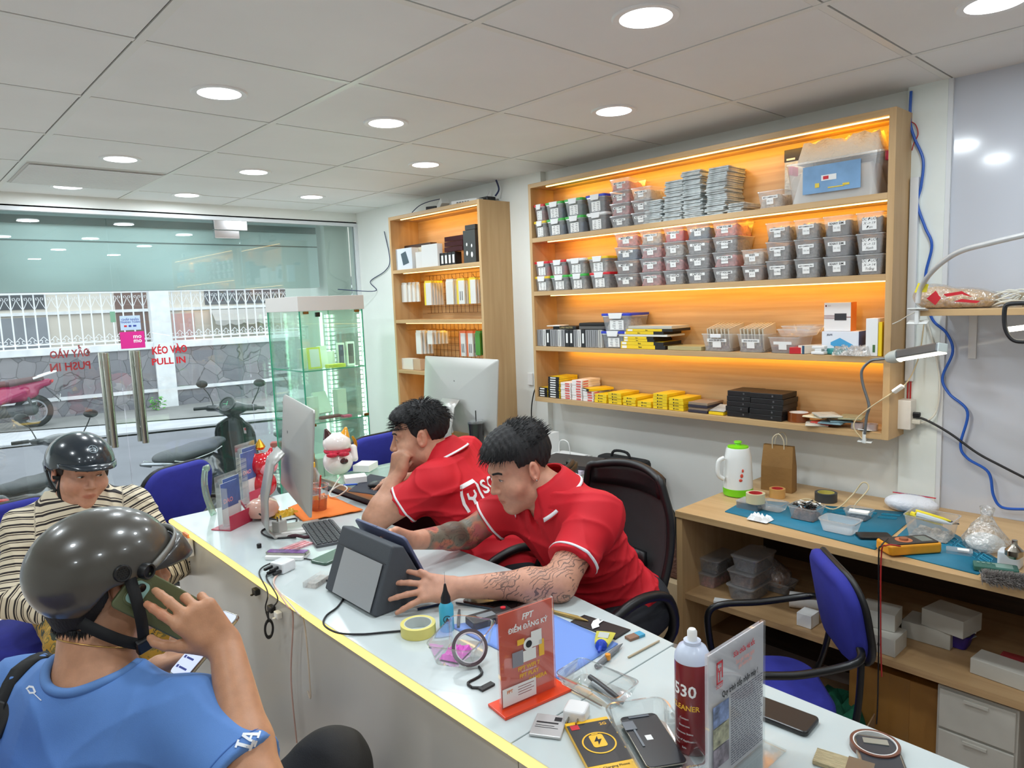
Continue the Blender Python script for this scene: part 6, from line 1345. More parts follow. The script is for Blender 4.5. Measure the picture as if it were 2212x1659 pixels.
 legs(t0,T.h,T,(V3(0.34,1.86,0.50),V3(0.628,1.305,0.575)),(V3(0.44,1.90,0.09),V3(0.66,1.30,0.09)),mat('black_trousers',srgb(26,27,32),0.85,bump=0.1,bscale=400),r=(0.100,0.082,0.055),fwd=(1,0.2,0))
 Hs=SDF();Hs.ell(hd.w(0,-0.030,0.010),(0.085,0.098,0.080),0.02,R=hd.R);Hs.ell(hd.w(0,-0.062,-0.045),(0.058,0.048,0.040),0.02,R=hd.R)
 Hs.cutband(lambda P:(lambda q:(np.maximum(q[:,1]-(-0.036-0.5*np.clip(-q[:,2],0,1)),-(q[:,2]+0.072))*0.8).astype(np.float32))(hd.loc(P)));vs,fs=sdf_mesh(Hs,hd.c-0.19,hd.c+0.19,0.004);mixed_mesh('hair',vs,fs,tufts(hd,900,lambda q,rs:((q[0]*0.070,-0.062-abs(q[1])*0.045,-0.055-0.02*q[2]*0),(q[0]*0.2+rs.uniform(-.2,.2),rs.uniform(-.3,.2),-0.9),rs.uniform(0.014,0.024),(0,0,0))if q[2]<0.6 else None,2,0.0009),hair_m,t0)
 hel,HS,hc=helmet(t0,hd,hel_grey,pad_m,(0.109,0.133,0.110),cz=0.040,cy=-0.016,rear=-0.062,front=0.048)
 def visor(a,v):
  s_=a*2-1;an=rad(66*s_);x0,y0=0.1105*sin(an),-0.016+0.1345*cos(an);e_=(1-abs(s_)**2.4)
  return hd.w(x0*(1+0.04*v*e_),y0+0.036*v*e_,0.062-0.034*abs(s_)**2-0.022*v*e_-0.020*v*v*e_+0.012*sin(3.14*v)*e_)
 MB().grid(visor,36,8).build('visor',mat('visor_black',srgb(40,38,36),0.3,coat=0.3),t0,smooth=2,solid=0.004)
 MB().grid(lambda a,v:hd.w(0.1145*sin(rad(66*(a*2-1))),-0.016+0.1390*cos(rad(66*(a*2-1))),0.066-0.034*abs(a*2-1)**2+0.013*v),36,1).build('visor_trim',mat('visor_grey',srgb(130,128,122),0.35),t0,smooth=2,solid=0.004)
 for e in(1,-1):
  def disc(nm,y,z,r,m_,hgt=0.006,holes=False):
   nrm=unit(hd.d(e*1.0,(y+0.016)*3,(z-0.04)*5));p=hit(HS,hc+nrm*0.2+(hd.w(0,y,z)-hc)*0,-nrm)[0]
   M_=frame(tuple(p),tuple(hd.d(0,1,0)-nrm*(nrm@hd.d(0,1,0))),tuple(np.cross(nrm,unit(hd.d(0,1,0)-nrm*(nrm@hd.d(0,1,0))))))
   b_=MB().fr(M_).lathe([(r,-0.004),(r,hgt*0.6),(r*0.9,hgt),(r*0.72,hgt*0.9),(r*0.70,hgt*0.4),(0.0,hgt*0.4)],n=24,cap1=False);o=b_.build(nm,m_,t0,smooth=True)
   if holes:
    hb=MB().fr(M_)
    for i in range(-2,3):
     for j in range(-2,3):
      if i*i+j*j+i*j<6:hb.M=M_@Matrix.Translation(((i+j*0.5)*r*0.28,j*r*0.25,hgt*0.42));hb.lathe([(r*0.085,0),(r*0.085,0.0006)],n=8)
    hb.build('vent_holes',pad_m,t0)
  disc('side_vent',-0.018,0.050,0.0155,blk,0.005,True);disc('visor_knob',0.115,0.030,0.0150,blk,0.012)
 strap(None,[hd.w(0.106,-0.004,0.030),hd.w(0.120,-0.002,-0.01),hd.w(0.120,0.002,-0.060),hd.w(0.100,0.008,-0.108)],[hd.d(1,0,0)]*4,0.020,0.002,'chin_strap',web,t0,r0=0.0)
 strap(None,[hd.w(0.084,-0.088,-0.030),hd.w(0.096,-0.060,-0.058),hd.w(0.102,-0.028,-0.086),hd.w(0.100,0.004,-0.108)],[hd.d(1,0,0)]*4,0.020,0.002,'chin_strap',web,t0,r0=0.0)
 strap(None,[hd.w(0.100,0.008,-0.110),hd.w(0.050,0.024,-0.132),hd.w(0.0,0.034,-0.134),hd.w(-0.066,0.022,-0.106),hd.w(-0.088,0.012,-0.03)],[hd.d(0,0,-1)]*5,0.018,0.002,'chin_strap',web,t0,r0=0.0)
 MB().fr(frame(tuple(hd.w(0.104,0.006,-0.106)),tuple(hd.d(0,1,0.2)),tuple(hd.d(0.5,0,1)))).box(-0.014,0.014,-0.018,0.016,-0.006,0.008).build('strap_buckle',blk,t0,bevel=0.004)
 # the phone at his ear
 ph=thing('mobile_phone','phone in an olive green case pressed to the ear of the man in blue','phone')
 F_=frame(tuple(hd.w(0.1045,0.044,-0.040)),tuple(hd.d(0.06,0.70,-0.71)),tuple(hd.d(0,0.71,0.70)))
 ph.matrix_world=F_
 MB().rbox(0.158,0.080,0.010,0.011,None,6,-0.005).build('phone_case',olive,ph,bevel=0.003,seg=3)
 MB().rbox(0.150,0.072,0.001,0.009,None,6,-0.0056).build('screen',lensb,ph)
 cm_=MB().at((-0.052,0.0,0.005)).rbox(0.036,0.050,0.002,0.012).build('camera_bump',olive,ph,bevel=0.001)
 MB().at((-0.052,0.0,0.007)).rbox(0.030,0.042,0.0008,0.010).build('lens_plate',mint,cm_)
 for q in(-0.010,0.010):MB().at((-0.052,q,0.0078)).lathe([(0.008,0),(0.008,0.001),(0.006,0.0012),(0,0.0012)],n=18,cap1=False).build('lens',lensb,cm_,smooth=True)
 p2=thing('mobile_phone','phone showing a message list in the lowered left hand of the man in blue','phone')
 p2 .matrix_world=frame(tuple(V3(0.457,1.490,0.857)),(0.10,-0.98,0.1),(0.80,0.10,0.55))
 MB().rbox(0.076,0.156,0.008,0.011,None,6,-0.004).build('phone_body',chrome,p2,bevel=0.002)
 sc_=MB().rbox(0.070,0.150,0.0006,0.009,None,6,0.004).build('screen',mat('lit_screen',srgb(190,200,225),0.1,emit=srgb(205,212,235),es=0.7),p2)
 ln=MB()
 for k in range(6):ln.box(-0.028,-0.020,-0.062+k*0.022,-0.056+k*0.022,0.0047,0.005).box(-0.016,0.018-0.004*(k%3),-0.061+k*0.022,-0.057+k*0.022,0.0047,0.005)
 ln.build('message_list',bl,sc_)
 return hd,T,C
person_a()
tbl=lambda:None
make_stool=make_blue_chair('blue chair under the man in the blue T-shirt',(0.16,1.42,-0.02),face(0.95,0.3),arms=False)
# ================================================================ things on the service counter
ZC=0.7505
def it(name,lab,cat,px,py,z=ZC,rz=0.0,group=None):p=onz(px,py,z);return thing(name,lab,cat,tuple(p),rz,group)
def dirz(a,b,z=ZC):p,q=onz(*a,z),onz(*b,z);return atan2(q[1]-p[1],q[0]-p[0])
alu_s=mat('satin_aluminium',srgb(180,178,174),0.36,0.35);acr=clear('acrylic',tint=(0.95,0.97,0.97),body=(0.9,0.9,0.92),op=0.06,rough=0.03,gloss=0.07);grn=clear('green_acrylic',tint=(0.70,0.86,0.76),body=(0.55,0.7,0.6),op=0.25,rough=0.05,gloss=0.08)
def imac(lab,w,h,loc,rz,tilt,logo=1):
 """screen faces local +y, back to -y"""
 t=thing('desktop_computer',lab,'computer',loc,rz);M_=Matrix.Translation((0,0.0,0.11))@rotm(-tilt,0,0).to_4x4()
 b_=MB();b_.M=M_;R_=lambda s,y:[(x*s,y,z*s+h/2)for x,z in rrect(w,h,0.012,4)]
 b_.loft([R_(1,0.004),R_(1,-0.002),R_(0.96,-0.008),R_(0.70,-0.020),R_(0.35,-0.034),R_(0.1,-0.036)]);b_.build('display_shell',alu_s,t,smooth=True)
 MB().fr(M_).box(-w/2+0.004,w/2-0.004,0.004,0.0052,0.07,h-0.004).build('screen',lensb,t)
 MB().grid(lambda a,v:((a-0.5)*0.15,(-0.035,-0.075,-0.105,-0.11,-0.09,0.03,0.09)[int(round(v*6))],(0.30,0.262,0.14,0.03,0.004,0.003,0.003)[int(round(v*6))]),2,6).build('stand',alu_s,t,smooth=2,solid=0.006)
 if logo:
  s=0.024;ap=[(0.0,0.62),(0.25,0.78),(0.55,0.72),(0.72,0.5),(0.52,0.3),(0.52,0.02),(0.78,-0.22),(0.6,-0.68),(0.35,-0.92),(0.1,-0.84),(-0.12,-0.84),(-0.4,-0.92),(-0.66,-0.55),(-0.8,-0.05),(-0.74,0.42),(-0.5,0.72),(-0.22,0.74)]
  lm=MB().fr(M_@Matrix.Translation((0,-0.0335,h*0.62))).add([(-x*s,0,z*s)for x,z in ap],[tuple(range(len(ap)))]).add([(-x*s,0,z*s)for x,z in((0.0,0.86),(0.05,1.1),(0.3,1.32),(0.3,1.08),(0.12,0.88))],[(0,1,2,3,4)]);lm.build('logo',mat('logo_black',srgb(24,24,26),0.15),t,solid=0.001)
 return t
ra_=atan2(0.517,0.137)
imac('silver all-in-one computer on the white counter, seen from behind nearly edge-on',0.53,0.36,(1.088,2.39,0.7505),ra_+PI,0.10)
imac('big silver all-in-one computer with dark fruit logo before the display unit',0.65,0.42,(2.42,3.13,0.7155),-PI/2+0.02,0.10)
kb=it('keyboard','dark compact keyboard on the white counter beside the edge-on computer','keyboard',702,1154,rz=dirz((655,1128),(692,1180)))
kdk=mat('key_dark',srgb(52,54,58),0.5);MB().rbox(0.27,0.115,0.010,0.008,None,4).build('keyboard_base',mat('kb_base',srgb(92,94,98),0.4),kb,bevel=0.002);ky=MB()
for r in range(6):
 for c in range(14):ky.cb((-0.122+c*0.0188,-0.045+r*0.0178,0.0115),(0.016,0.0148 if r<5 else 0.009,0.004))
ky.build('keys',kdk,kb,bevel=0.001)
# tablet leaning on a grey wedge stand
ws=thing('tablet_stand','dark grey wedge speaker stand holding the tablet the tattooed man taps','stand',(0,0,ZC));gy=mat('stand_grey',srgb(70,74,80),0.7,bump=0.1,bscale=300)
y0,y1=1.80,1.535;pr=[(0.887,0.006),(0.897,0.0),(1.062,0.0),(1.075,0.02),(1.055,0.040),(0.990,0.165),(0.955,0.175)]
b_=MB();b_.loft([[(x,y,z)for x,z in pr]for y in(y1,y1+0.008,y0-0.008,y0)]);b_.build('wedge_body',gy,ws,bevel=0.005,seg=3)
MB().fr(frame((0.916,(y0+y1)/2-0.03,0.085),(0,-1,0),(0.068,0,0.169))).box(-0.112,0.085,-0.080,0.046,0.0010,0.0022).build('speaker_mesh',mat('mesh_silver',srgb(212,214,216),0.6,0.0,bump=0.8,bscale=1500),ws)
MB().fr(frame((0.916,(y0+y1)/2,0.085),(0,-1,0),(0.068,0,0.169))).box(-0.128,0.128,0.048,0.0495,0.0010,0.002).build('seam',blk,ws)
tb=thing('tablet','tablet in a slate blue case resting on the grey wedge stand','tablet');tb.matrix_world=frame((1.028,1.672,ZC+0.098),(0,-1,0),(-0.068,0,0.14))
MB().rbox(0.262,0.182,0.008,0.014,None,5,-0.016).build('tablet_case',mat('slate_blue',srgb(92,98,128),0.5),tb,bevel=0.002)
MB().rbox(0.25,0.170,0.0008,0.010,None,5,-0.017).build('screen',lensb,tb);MB().box(-0.03,-0.01,0.0905,0.092,-0.014,-0.010).box(0.02,0.05,0.0905,0.092,-0.014,-0.010).build('button',mat('slate_blue'),tb)
# leaflet stands
def leaflets(lab,px,py,rz,h,cc,tall=0.0):
 t=it('leaflet_holder',lab,'leaflet holder',px,py,rz=rz);MB().box(-0.062,0.062,-0.030,-0.027,0.002,0.055+tall).build('front_lip',mat('pink_acrylic',srgb(196,52,80),0.2),t)
 MB().box(-0.064,0.064,-0.03,0.055,0,0.003).build('base',mat('pink_acrylic'),t);w_=MB().box(-0.064,0.064,0.02,0.0225,0.003,h).box(-0.064,-0.0615,-0.027,0.02,0.003,h*0.8).box(0.0615,0.064,-0.027,0.02,0.003,h*0.8);w_.build('acrylic_shell',acr,t)
 MB().at((0.066,0.0,0.0)).tube([(0,-0.03,0.005),(0,0.055,h*0.62)],0.004,n=6).build('red_edge',mat('pink_acrylic'),t)
 for k,(dx,hh)in enumerate(((-0.012,h*0.86),(0.012,h*0.92))):
  l=MB().box(-0.046+dx,0.046+dx,0.004+k*0.008,0.006+k*0.008,0.01,hh).build('leaflet',paper,t);MB().box(-0.046+dx,0.046+dx,0.0033+k*0.008,0.004+k*0.008,hh*0.45,hh).build('blue_print',mat('sky_print',srgb(84,108,168),0.4,var=0.2,vscale=20),l);text('DAO',0.024,mat('pink_print',srgb(226,150,160),0.5),l,((-0.01+dx,0.003+k*0.008,hh*0.60),*FX),ext=0,bold=0.03)
 return t
leaflets('clear leaflet stand with pink base and blue leaflets on the counter corner',508,1135,0.55,0.20,1)
leaflets('taller leaflet stand of blue leaflets behind the first one',548,1082,0.55,0.25,1)
t=it('acrylic_strip','green tinted curved acrylic arch standing at the counter end','stand',462,1112,rz=0.6);MB().grid(lambda a,v:((a-0.5)*0.035,0.03*sin(v*2.6),v*0.20),2,12).build('arch',grn,t,smooth=2,solid=0.004);MB().at((0,0.01,0.19)).ball((0,0,0),(0.012,0.01,0.014)).build('ribbon_knot',grn,t,smooth=True)
# lucky cats and pots
redc=mat('red_ceramic',srgb(200,26,40),0.12,coat=0.6);whc=mat('white_ceramic',srgb(238,230,226),0.12,coat=0.6);goldm=mat('gold_leaf',srgb(224,170,60),0.25,0.9)
t=it('cat_figurine','red and pink glazed lucky cat half hidden behind the edge-on computer','figurine',572,1072);S=SDF();S.ell((0,0,0.055),(0.055,0.05,0.06),0.02);S.ell((0,-0.005,0.145),(0.058,0.05,0.048),0.012);S.cone((-0.035,0,0.175),(-0.045,0,0.205),0.02,0.006,0.01);S.cone((0.035,0,0.175),(0.045,0,0.205),0.02,0.006,0.01);sdfo(S,(-0.1,-0.1,-0.02),(0.1,0.1,0.25),0.004,'cat_body',redc,t);MB().ball((0.01,-0.03,0.135),(0.045,0.032,0.036)).build('cat_face',mat('pink_ceramic',srgb(240,150,160),0.15,coat=0.6),t,smooth=True);MB().at((0.0,0.01,0.205)).lathe([(0.016,0),(0.024,0.012),(0.014,0.03),(0.003,0.045)],n=10).build('gold_ingot',goldm,t)
t=it('piggy_pot','pale pink ceramic pot with lid before the red cat','pot',568,1118);MB().lathe([(0.03,0),(0.055,0.012),(0.064,0.035),(0.055,0.06),(0.035,0.072),(0.014,0.076),(0.008,0.09),(0.0,0.094)],n=30).build('pot',mat('peach_ceramic',srgb(226,178,160),0.2,coat=0.4),t,smooth=True)
ck=onz(738,1030,0.80);t=thing('cat_figurine','white lucky cat with dark and orange ears and red scarf beside the showcase','figurine',tuple(ck+V3(0.03,0.08,0)),face(-0.5,-1)+PI);t.scale=(0.84,)*3
S=SDF();S.ell((0,0,0.065),(0.080,0.070,0.075),0.02);S.ell((0,-0.005,0.165),(0.075,0.062,0.058),0.015);S.cone((0.085,0,0.13),(0.09,-0.02,0.075),0.020,0.017,0.01);sdfo(S,(-0.14,-0.12,-0.02),(0.14,0.12,0.27),0.004,'cat_body',whc,t)
for s,mm in((-1,mat('brown_glaze',srgb(60,24,26),0.12,coat=0.6)),(1,mat('orange_glaze',srgb(232,160,40),0.12,coat=0.6))):S=SDF();S.cone((s*0.042,0.0,0.198),(s*0.052,0,0.240),0.030,0.010,0.01);sdfo(S,(-0.12,-0.08,0.15),(0.12,0.08,0.27),0.004,'ear',mm,t)
MB().at((0,0,0.125)).torus(0.062,0.011,None,30,8).at((0.0,-0.075,0.115)).ball((-0.03,0,0),(0.03,0.01,0.013)).ball((0.03,0,0),(0.03,0.01,0.013)).build('scarf',mat('red_scarf',srgb(196,30,60),0.6,var=0.3,vscale=80),t,smooth=True);MB().tube([(0.07,0.03,0.06),(0.10,0.03,0.14),(0.085,0.03,0.19)],[0.016,0.022,0.006],n=10,sub=4).build('gold_branch',goldm,t,smooth=True);MB().ball((0.03,-0.066,0.075),(0.022,0.012,0.016)).build('brown_spot',MATS['brown_glaze'],t,smooth=True)
# drinks
t=it('plastic_cup','clear cup of iced tea with red straw on the orange cloth','cup',689,1104);MB().lathe([(0.030,0),(0.031,0.002),(0.043,0.105),(0.045,0.105),(0.045,0.108)],n=32,cap1=False).build('cup',acr,t,smooth=True);MB().lathe([(0.0,0.002),(0.0295,0.002),(0.0355,0.055),(0.0,0.055)],n=32).build('tea',clear('tea',tint=(0.85,0.42,0.12),body=srgb(170,80,20),op=0.4,rough=0.02),t,smooth=True);MB().tube([(0.0,0.0,0.006),(0.012,-0.012,0.145)],0.0035,n=8).build('straw',col(214,60,40,0.4),t,smooth=True);MB().at((0,0,0.104)).torus(0.0445,0.002,None,30,6).build('rim',clear('red_rim',body=srgb(190,60,80),op=0.5),t,smooth=True)
t=it('drink_bottle','clear bottle with yellow cap beside the tea cup','bottle',678,1066);MB().lathe([(0.03,0),(0.032,0.05),(0.032,0.08),(0.014,0.115),(0.0125,0.12)],n=24,cap1=False).build('bottle_body',acr,t,smooth=True);MB().lathe([(0.0,0.002),(0.030,0.002),(0.031,0.03),(0.0,0.03)],n=24).build('drink',clear('pink_drink',tint=(0.9,0.5,0.4),body=srgb(200,90,80),op=0.5),t);MB().lathe([(0.0145,0.117),(0.0145,0.137)],n=20).build('cap',col(232,180,40,0.4),t,bevel=0.002)
def sheet(name,lab,pts,th,m,cat,bumpy=0.0,seed=1,z=ZC,n=14):
 q=[onz(*p,z)for p in pts];rs=random.Random(seed);K=[(rs.uniform(2,6),rs.uniform(2,6),rs.uniform(0,6))for _ in range(5)];b_=MB()
 b_.grid(lambda a,c:tuple((q[0]*(1-a)+q[1]*a)*(1-c)+(q[3]*(1-a)+q[2]*a)*c+V3(0,0,0.0012+bumpy*sum(abs(sin(k[0]*a*3+k[1]*c*3+k[2]))for k in K)/5)),n,n);o=b_.build(name,m,None,smooth=2,solid=th);return tag(o,lab,cat)
sheet('microfibre_cloth','crumpled orange cleaning cloth spread on the counter under the tea cup',[(622,1100),(700,1068),(785,1105),(655,1130)],0.002,mat('orange_cloth',srgb(242,128,52),0.9,bump=0.2,bscale=500),'cloth',0.008)
t=it('plastic_bag','crumpled yellow film bag behind the foot of the edge-on computer','bag',615,1112);lumpy(0.10,0.06,0.02,n=12,seed=5,amp=0.8).build('film',mat('yellow_film',srgb(214,170,50),0.3,bump=0.5,bscale=60),t)
# chargers, phones and cables at the left edge
t=it('usb_charger','white multi-port charger block with black plugs near the glowing edge','charger',612,1232,rz=0.35);MB().rbox(0.055,0.055,0.032,0.006).build('charger_body',col(226,228,230,0.3),t,bevel=0.004);pl=MB()
for k in range(4):pl.cb((-0.042,-0.018+k*0.012,0.010+0.010*(k%2)),(0.030,0.009,0.008))
pl.build('plugs',blk,t,bevel=0.001)
t=it('phone_box','phone with lit purple screen lying on a white box near the charger','phone',622,1203,rz=-0.9);MB().rbox(0.13,0.065,0.012,0.006).build('box',paper,t,bevel=0.002);MB().rbox(0.14,0.036,0.007,0.008,None,4,0.0125).build('phone',chrome,t);MB().rbox(0.132,0.030,0.0006,0.006,None,4,0.0195).build('screen',mat('purple_screen',srgb(110,70,130),0.2,var=0.7,vscale=40,emit=srgb(90,50,110),es=0.3),t)
t=it('sticker_pack','clear packet of red edged stickers behind the lit phone','stickers',640,1182,rz=0.2);MB().box(-0.05,0.05,-0.025,0.025,0,0.006).build('packet',mat('red_striped',srgb(206,150,156),0.3,var=0.4,vscale=60),t);MB().box(-0.045,0.045,-0.012,-0.009,0.006,0.0065).box(-0.045,0.045,0.004,0.007,0.006,0.0065).build('red_lines',red_v,t)
t=it('phone','green phone lying face down behind the tablet stand','phone',722,1203,rz=0.3);MB().rbox(0.145,0.07,0.009,0.01).build('phone_body',col(66,92,78,0.25),t,bevel=0.003)
t=it('clear_case','small clear box of pale parts left of the tablet stand','box',688,1258,rz=0.5);MB().box(-0.045,0.045,-0.022,0.022,0,0.016).build('box_body',tubp,t);lumpy(0.08,0.038,0.011,seed=4).build('parts',fill['pale'],t)
t=it('rubber_cap','tiny black cap standing on the bare counter near the leaflet stand','cap',560,1183);MB().lathe([(0.0075,0),(0.008,0.012),(0.0065,0.014)],n=16).build('cap',blk,t,smooth=True)
t=it('plug_adapter','beige plug adapter cube with prongs standing behind the keyboard','adapter',605,1150,rz=0.4);MB().cb((0,0,0.022),(0.04,0.036,0.044)).build('adapter_body',col(206,206,200,0.4),t,bevel=0.003);MB().cb((-0.008,0,0.052),(0.003,0.006,0.016)).cb((0.008,0,0.052),(0.003,0.006,0.016)).build('prongs',chrome,t)
C=lambda px,py,z=ZC+0.003:onz(px,py,z)
cable('black cable looping on the counter past the grey wedge stand',[C(690,1245),C(720,1262),C(742,1285),C(730,1310),C(705,1330),C(700,1350),C(730,1367),C(780,1370),C(830,1366),C(875,1362)],0.0026,dk_cab,sub=8)
e_=V3(0.775,1.86,0.66);cable('black charging lead hanging over the glowing counter edge with a clip',[C(690,1213),C(640,1205),C(590,1215),C(560,1235),V3(0.775,1.93,0.742),V3(0.765,1.93,0.70),V3(0.768,1.92,0.66)],0.0022,dk_cab);cable('second black lead from the charger block down to the same clip',[C(598,1233),C(575,1245),V3(0.774,1.86,0.745),V3(0.762,1.90,0.70),V3(0.768,1.92,0.665)],0.0022,dk_cab)
t=thing('carabiner','small black snap hook hanging below the counter edge','clip',(0.768,1.925,0.60));MB().at((0,0,0.02),rz=0.3,rx=PI/2).torus(0.014,0.0032,None,24,8).build('hook',blk,t,smooth=True);t.scale=(1,1,1.8)
for k,(px,z1,cm)in enumerate(((572,0.30,(206,170,160)),(590,0.50,(220,206,190)))):cable('thin %s cord dangling down the counter front'%('pink twisted' if k==0 else 'cream'),[C(600,1240),C(592,1262),V3(0.772,1.80-k*0.06,0.745),V3(0.792,1.81-k*0.07,0.70),V3(0.794,1.86-k*0.12,0.5),V3(0.796,1.86-k*0.1,z1)],0.0022,mat('cord_%d'%k,srgb(*cm),0.6))
cable('black looped cable behind the computer foot',[C(560,1110,0.80),C(575,1118,0.775),C(610,1124),C(640,1120),C(630,1135),C(580,1140),C(565,1150),C(590,1162),C(640,1160)],0.003,dk_cab)
t=it('velcro_strap','maroon strap curling beside the keyboard','strap',650,1165);MB().tube([(-0.02,0.06,0.0),(-0.01,0.02,0.012),(0.01,0.0,0.006),(0.03,-0.01,0.004)],0.006,n=6,sub=4).build('strap',col(64,24,36,0.7),t,smooth=True)
# things before the tattooed man
def roll(lab,px,py,z,R,r,h,mc,mcore,rot=None,name='tape_roll'):
 p=onz(px,py,z);t=thing(name,lab,'tape',tuple(p),0,None,rot);MB().ring(r,R,0,h,mc,40).build('tape',None,t,smooth=True);MB().ring(r-0.002,r,0,h,mcore,40).build('core',None,t,smooth=True);return t
roll('yellow masking tape roll on the counter before the blue bottle',904,1367,ZC,0.043,0.034,0.026,col(226,214,120,0.4),col(200,204,200))
t=it('flux_bottle','turquoise needle bottle with black cone cap standing by the man\'s wrist','bottle',966,1360);MB().lathe([(0.017,0),(0.018,0.003),(0.018,0.062),(0.012,0.072)],n=28).build('bottle_body',col(70,176,204,0.3),t,smooth=True);MB().lathe([(0.0125,0.070),(0.012,0.084),(0.006,0.100),(0.0025,0.118)],n=20).build('cone_cap',blk,t,smooth=True);MB().lathe([(0.0008,0.116),(0.0004,0.148)],n=6).build('needle',chrome,t);M_=Matrix.Rotation(rad(-32),4,'Z');MB().fr(M_@frame((0,-0.0184,0.034),*FX)).torus(0.009,0.0009,inkp,24,4).add([(-0.005,-0.005,0.0002),(0.005,-0.005,0.0002),(0,0.006,0.0002)],[(0,1,2)],inkp).build('round_mark',None,t)
t=it('mobile_phone','black phone with copper frame lying by the tattooed forearm','phone',1066,1303,rz=dirz((1003,1285),(1105,1305)));MB().rbox(0.155,0.074,0.008,0.012).build('phone_frame',mat('copper_frame',srgb(84,52,44),0.25,0.7),t,bevel=0.002);MB().rbox(0.149,0.069,0.0006,0.010,None,5,0.008).build('screen',lensb,t)
t=it('test_meter','black handheld tester with red button lying in front of the phone','tester',1060,1342,rz=dirz((1020,1345),(1100,1322)));MB().rbox(0.12,0.055,0.02,0.008).build('meter_body',blk,t,bevel=0.003);MB().box(-0.035,0.01,-0.012,0.012,0.02,0.0206).build('display',col(120,126,130,0.3),t);MB().at((0.042,0.01,0.02)).lathe([(0.007,0),(0.007,0.003)],n=14).build('red_button',red_v,t)
def stick(lab,a,b,r,m,name='pen',cat='pen',z=ZC,tip=None):
 p,q=onz(*a,z+r),onz(*b,z+r);return tag(MB().tube([tuple(p),tuple(lerp(p,q,0.15)),tuple(lerp(p,q,0.75)),tuple(q)],[r*0.9,r,r,(tip or r)*0.8],n=10).build(name,m,None,smooth=True),lab,cat)
stick('blue black tweezers lying left of the turquoise bottle',(902,1316),(975,1300),0.0035,col(40,52,80,0.3,0.6),'tweezers','tweezers',tip=0.001);stick('second dark tweezers crossing behind the turquoise bottle',(985,1302),(1080,1318),0.003,col(70,80,92,0.3,0.6),'tweezers','tweezers',tip=0.001);stick('clear black-tipped tool standing between bottle and tester',(990,1355),(992,1318),0.004,col(90,96,100,0.3),'probe','tool')
sheet('silicone_mat','plain blue silicone mat lying under the clear tubs',[(968,1352),(1180,1322),(1335,1392),(1212,1470)],0.002,col(116,150,222,0.6),'mat')
tc_=it('deli_tub','clear tub holding a dark tape roll and pink stickers','tub',1000,1412,rz=0.5);tub_mesh(0.158,0.110,0.052,0.78,0.02,0.004).build('tub_body',acr,tc_,smooth=True)
t=roll('dark rimmed tape roll leaning inside the clear tub',1014,1400,ZC+0.034,0.040,0.033,0.010,col(70,54,60,0.4),col(206,200,206),rot=(rad(55),0,rad(-30)))
t=it('sticker_pack','magenta sticker strips lying in the clear tub under the tape roll','stickers',985,1412,ZC+0.003,rz=0.4);lumpy(0.07,0.05,0.012,seed=8,amp=0.7).build('stickers',col(214,90,190,0.5),t)
t=it('flex_cable','black phone flex cable part lying left of the orange sign','spare part',1042,1470);MB().tube([(-0.035,-0.008,0.002),(-0.03,0.012,0.002),(0.0,0.014,0.002),(0.018,0.022,0.003),(0.028,0.045,0.003)],0.003,n=5,sub=3).cb((-0.012,-0.028,0.003),(0.035,0.014,0.004)).tube([(-0.035,-0.008,0.002),(-0.02,-0.028,0.003)],0.003,n=5).build('flex',col(34,32,32,0.4),t)
# orange register sign on a stand
BL_,BR_=onz(1084,1531,ZC+0.006),onz(1197,1482,ZC+0.006);xd=unit(BR_-BL_);ws_=np.linalg.norm(BR_-BL_);cnt=(BL_+BR_)/2
def sign_frame(c_,xd,w,h):return frame(tuple(c_),tuple(xd),(0,0,1))
hs_=(z_at(1330,BL_[0],BL_[1])-BL_[2]);sg=thing('table_sign','orange registration sign in an acrylic stand with bright orange foot','sign');sg.matrix_world=sign_frame(cnt,xd,ws_,hs_)
MB().box(-ws_/2,ws_/2,0,hs_,-0.0015,0.0015).build('acrylic_plate',mat('orange_poster',srgb(250,104,72),0.18,coat=0.5,var=0.06,vscale=6),sg);MB().box(-ws_/2-0.002,ws_/2+0.002,-0.001,hs_+0.002,-0.0045,0.0045).build('clear_sleeve',acr,sg)
MB().box(-ws_/2-0.012,ws_/2+0.022,-0.006,0.0,-0.032,0.030).build('foot',col(236,70,30,0.25),sg,bevel=0.001)
P=lambda x,y:(x*ws_,y*hs_,0.0052)
wt_=mat('white_print');or_=col(244,190,60,0.5);F2=((1,0,0),(0,1,0))
text('FPT',0.017,wt_,sg,(P(0,0.91),*F2),ext=0,bold=0.03,shear=0.2);text('ĐIỂM ĐĂNG KÝ',0.0142,wt_,sg,(P(0.01,0.80),*F2),ext=0,bold=0.03,wx=0.95)
text('FPT WIFI 7',0.0115,or_,sg,(P(0,0.36),*F2),ext=0,bold=0.03);text('FPT PLAY',0.0115,or_,sg,(P(0,0.28),*F2),ext=0,bold=0.03);text('CAMERA',0.0115,or_,sg,(P(0.16,0.205),*F2),ext=0,bold=0.03);text('lướt thả thêm mê',0.005,wt_,sg,(P(0,0.325),*F2),ext=0)
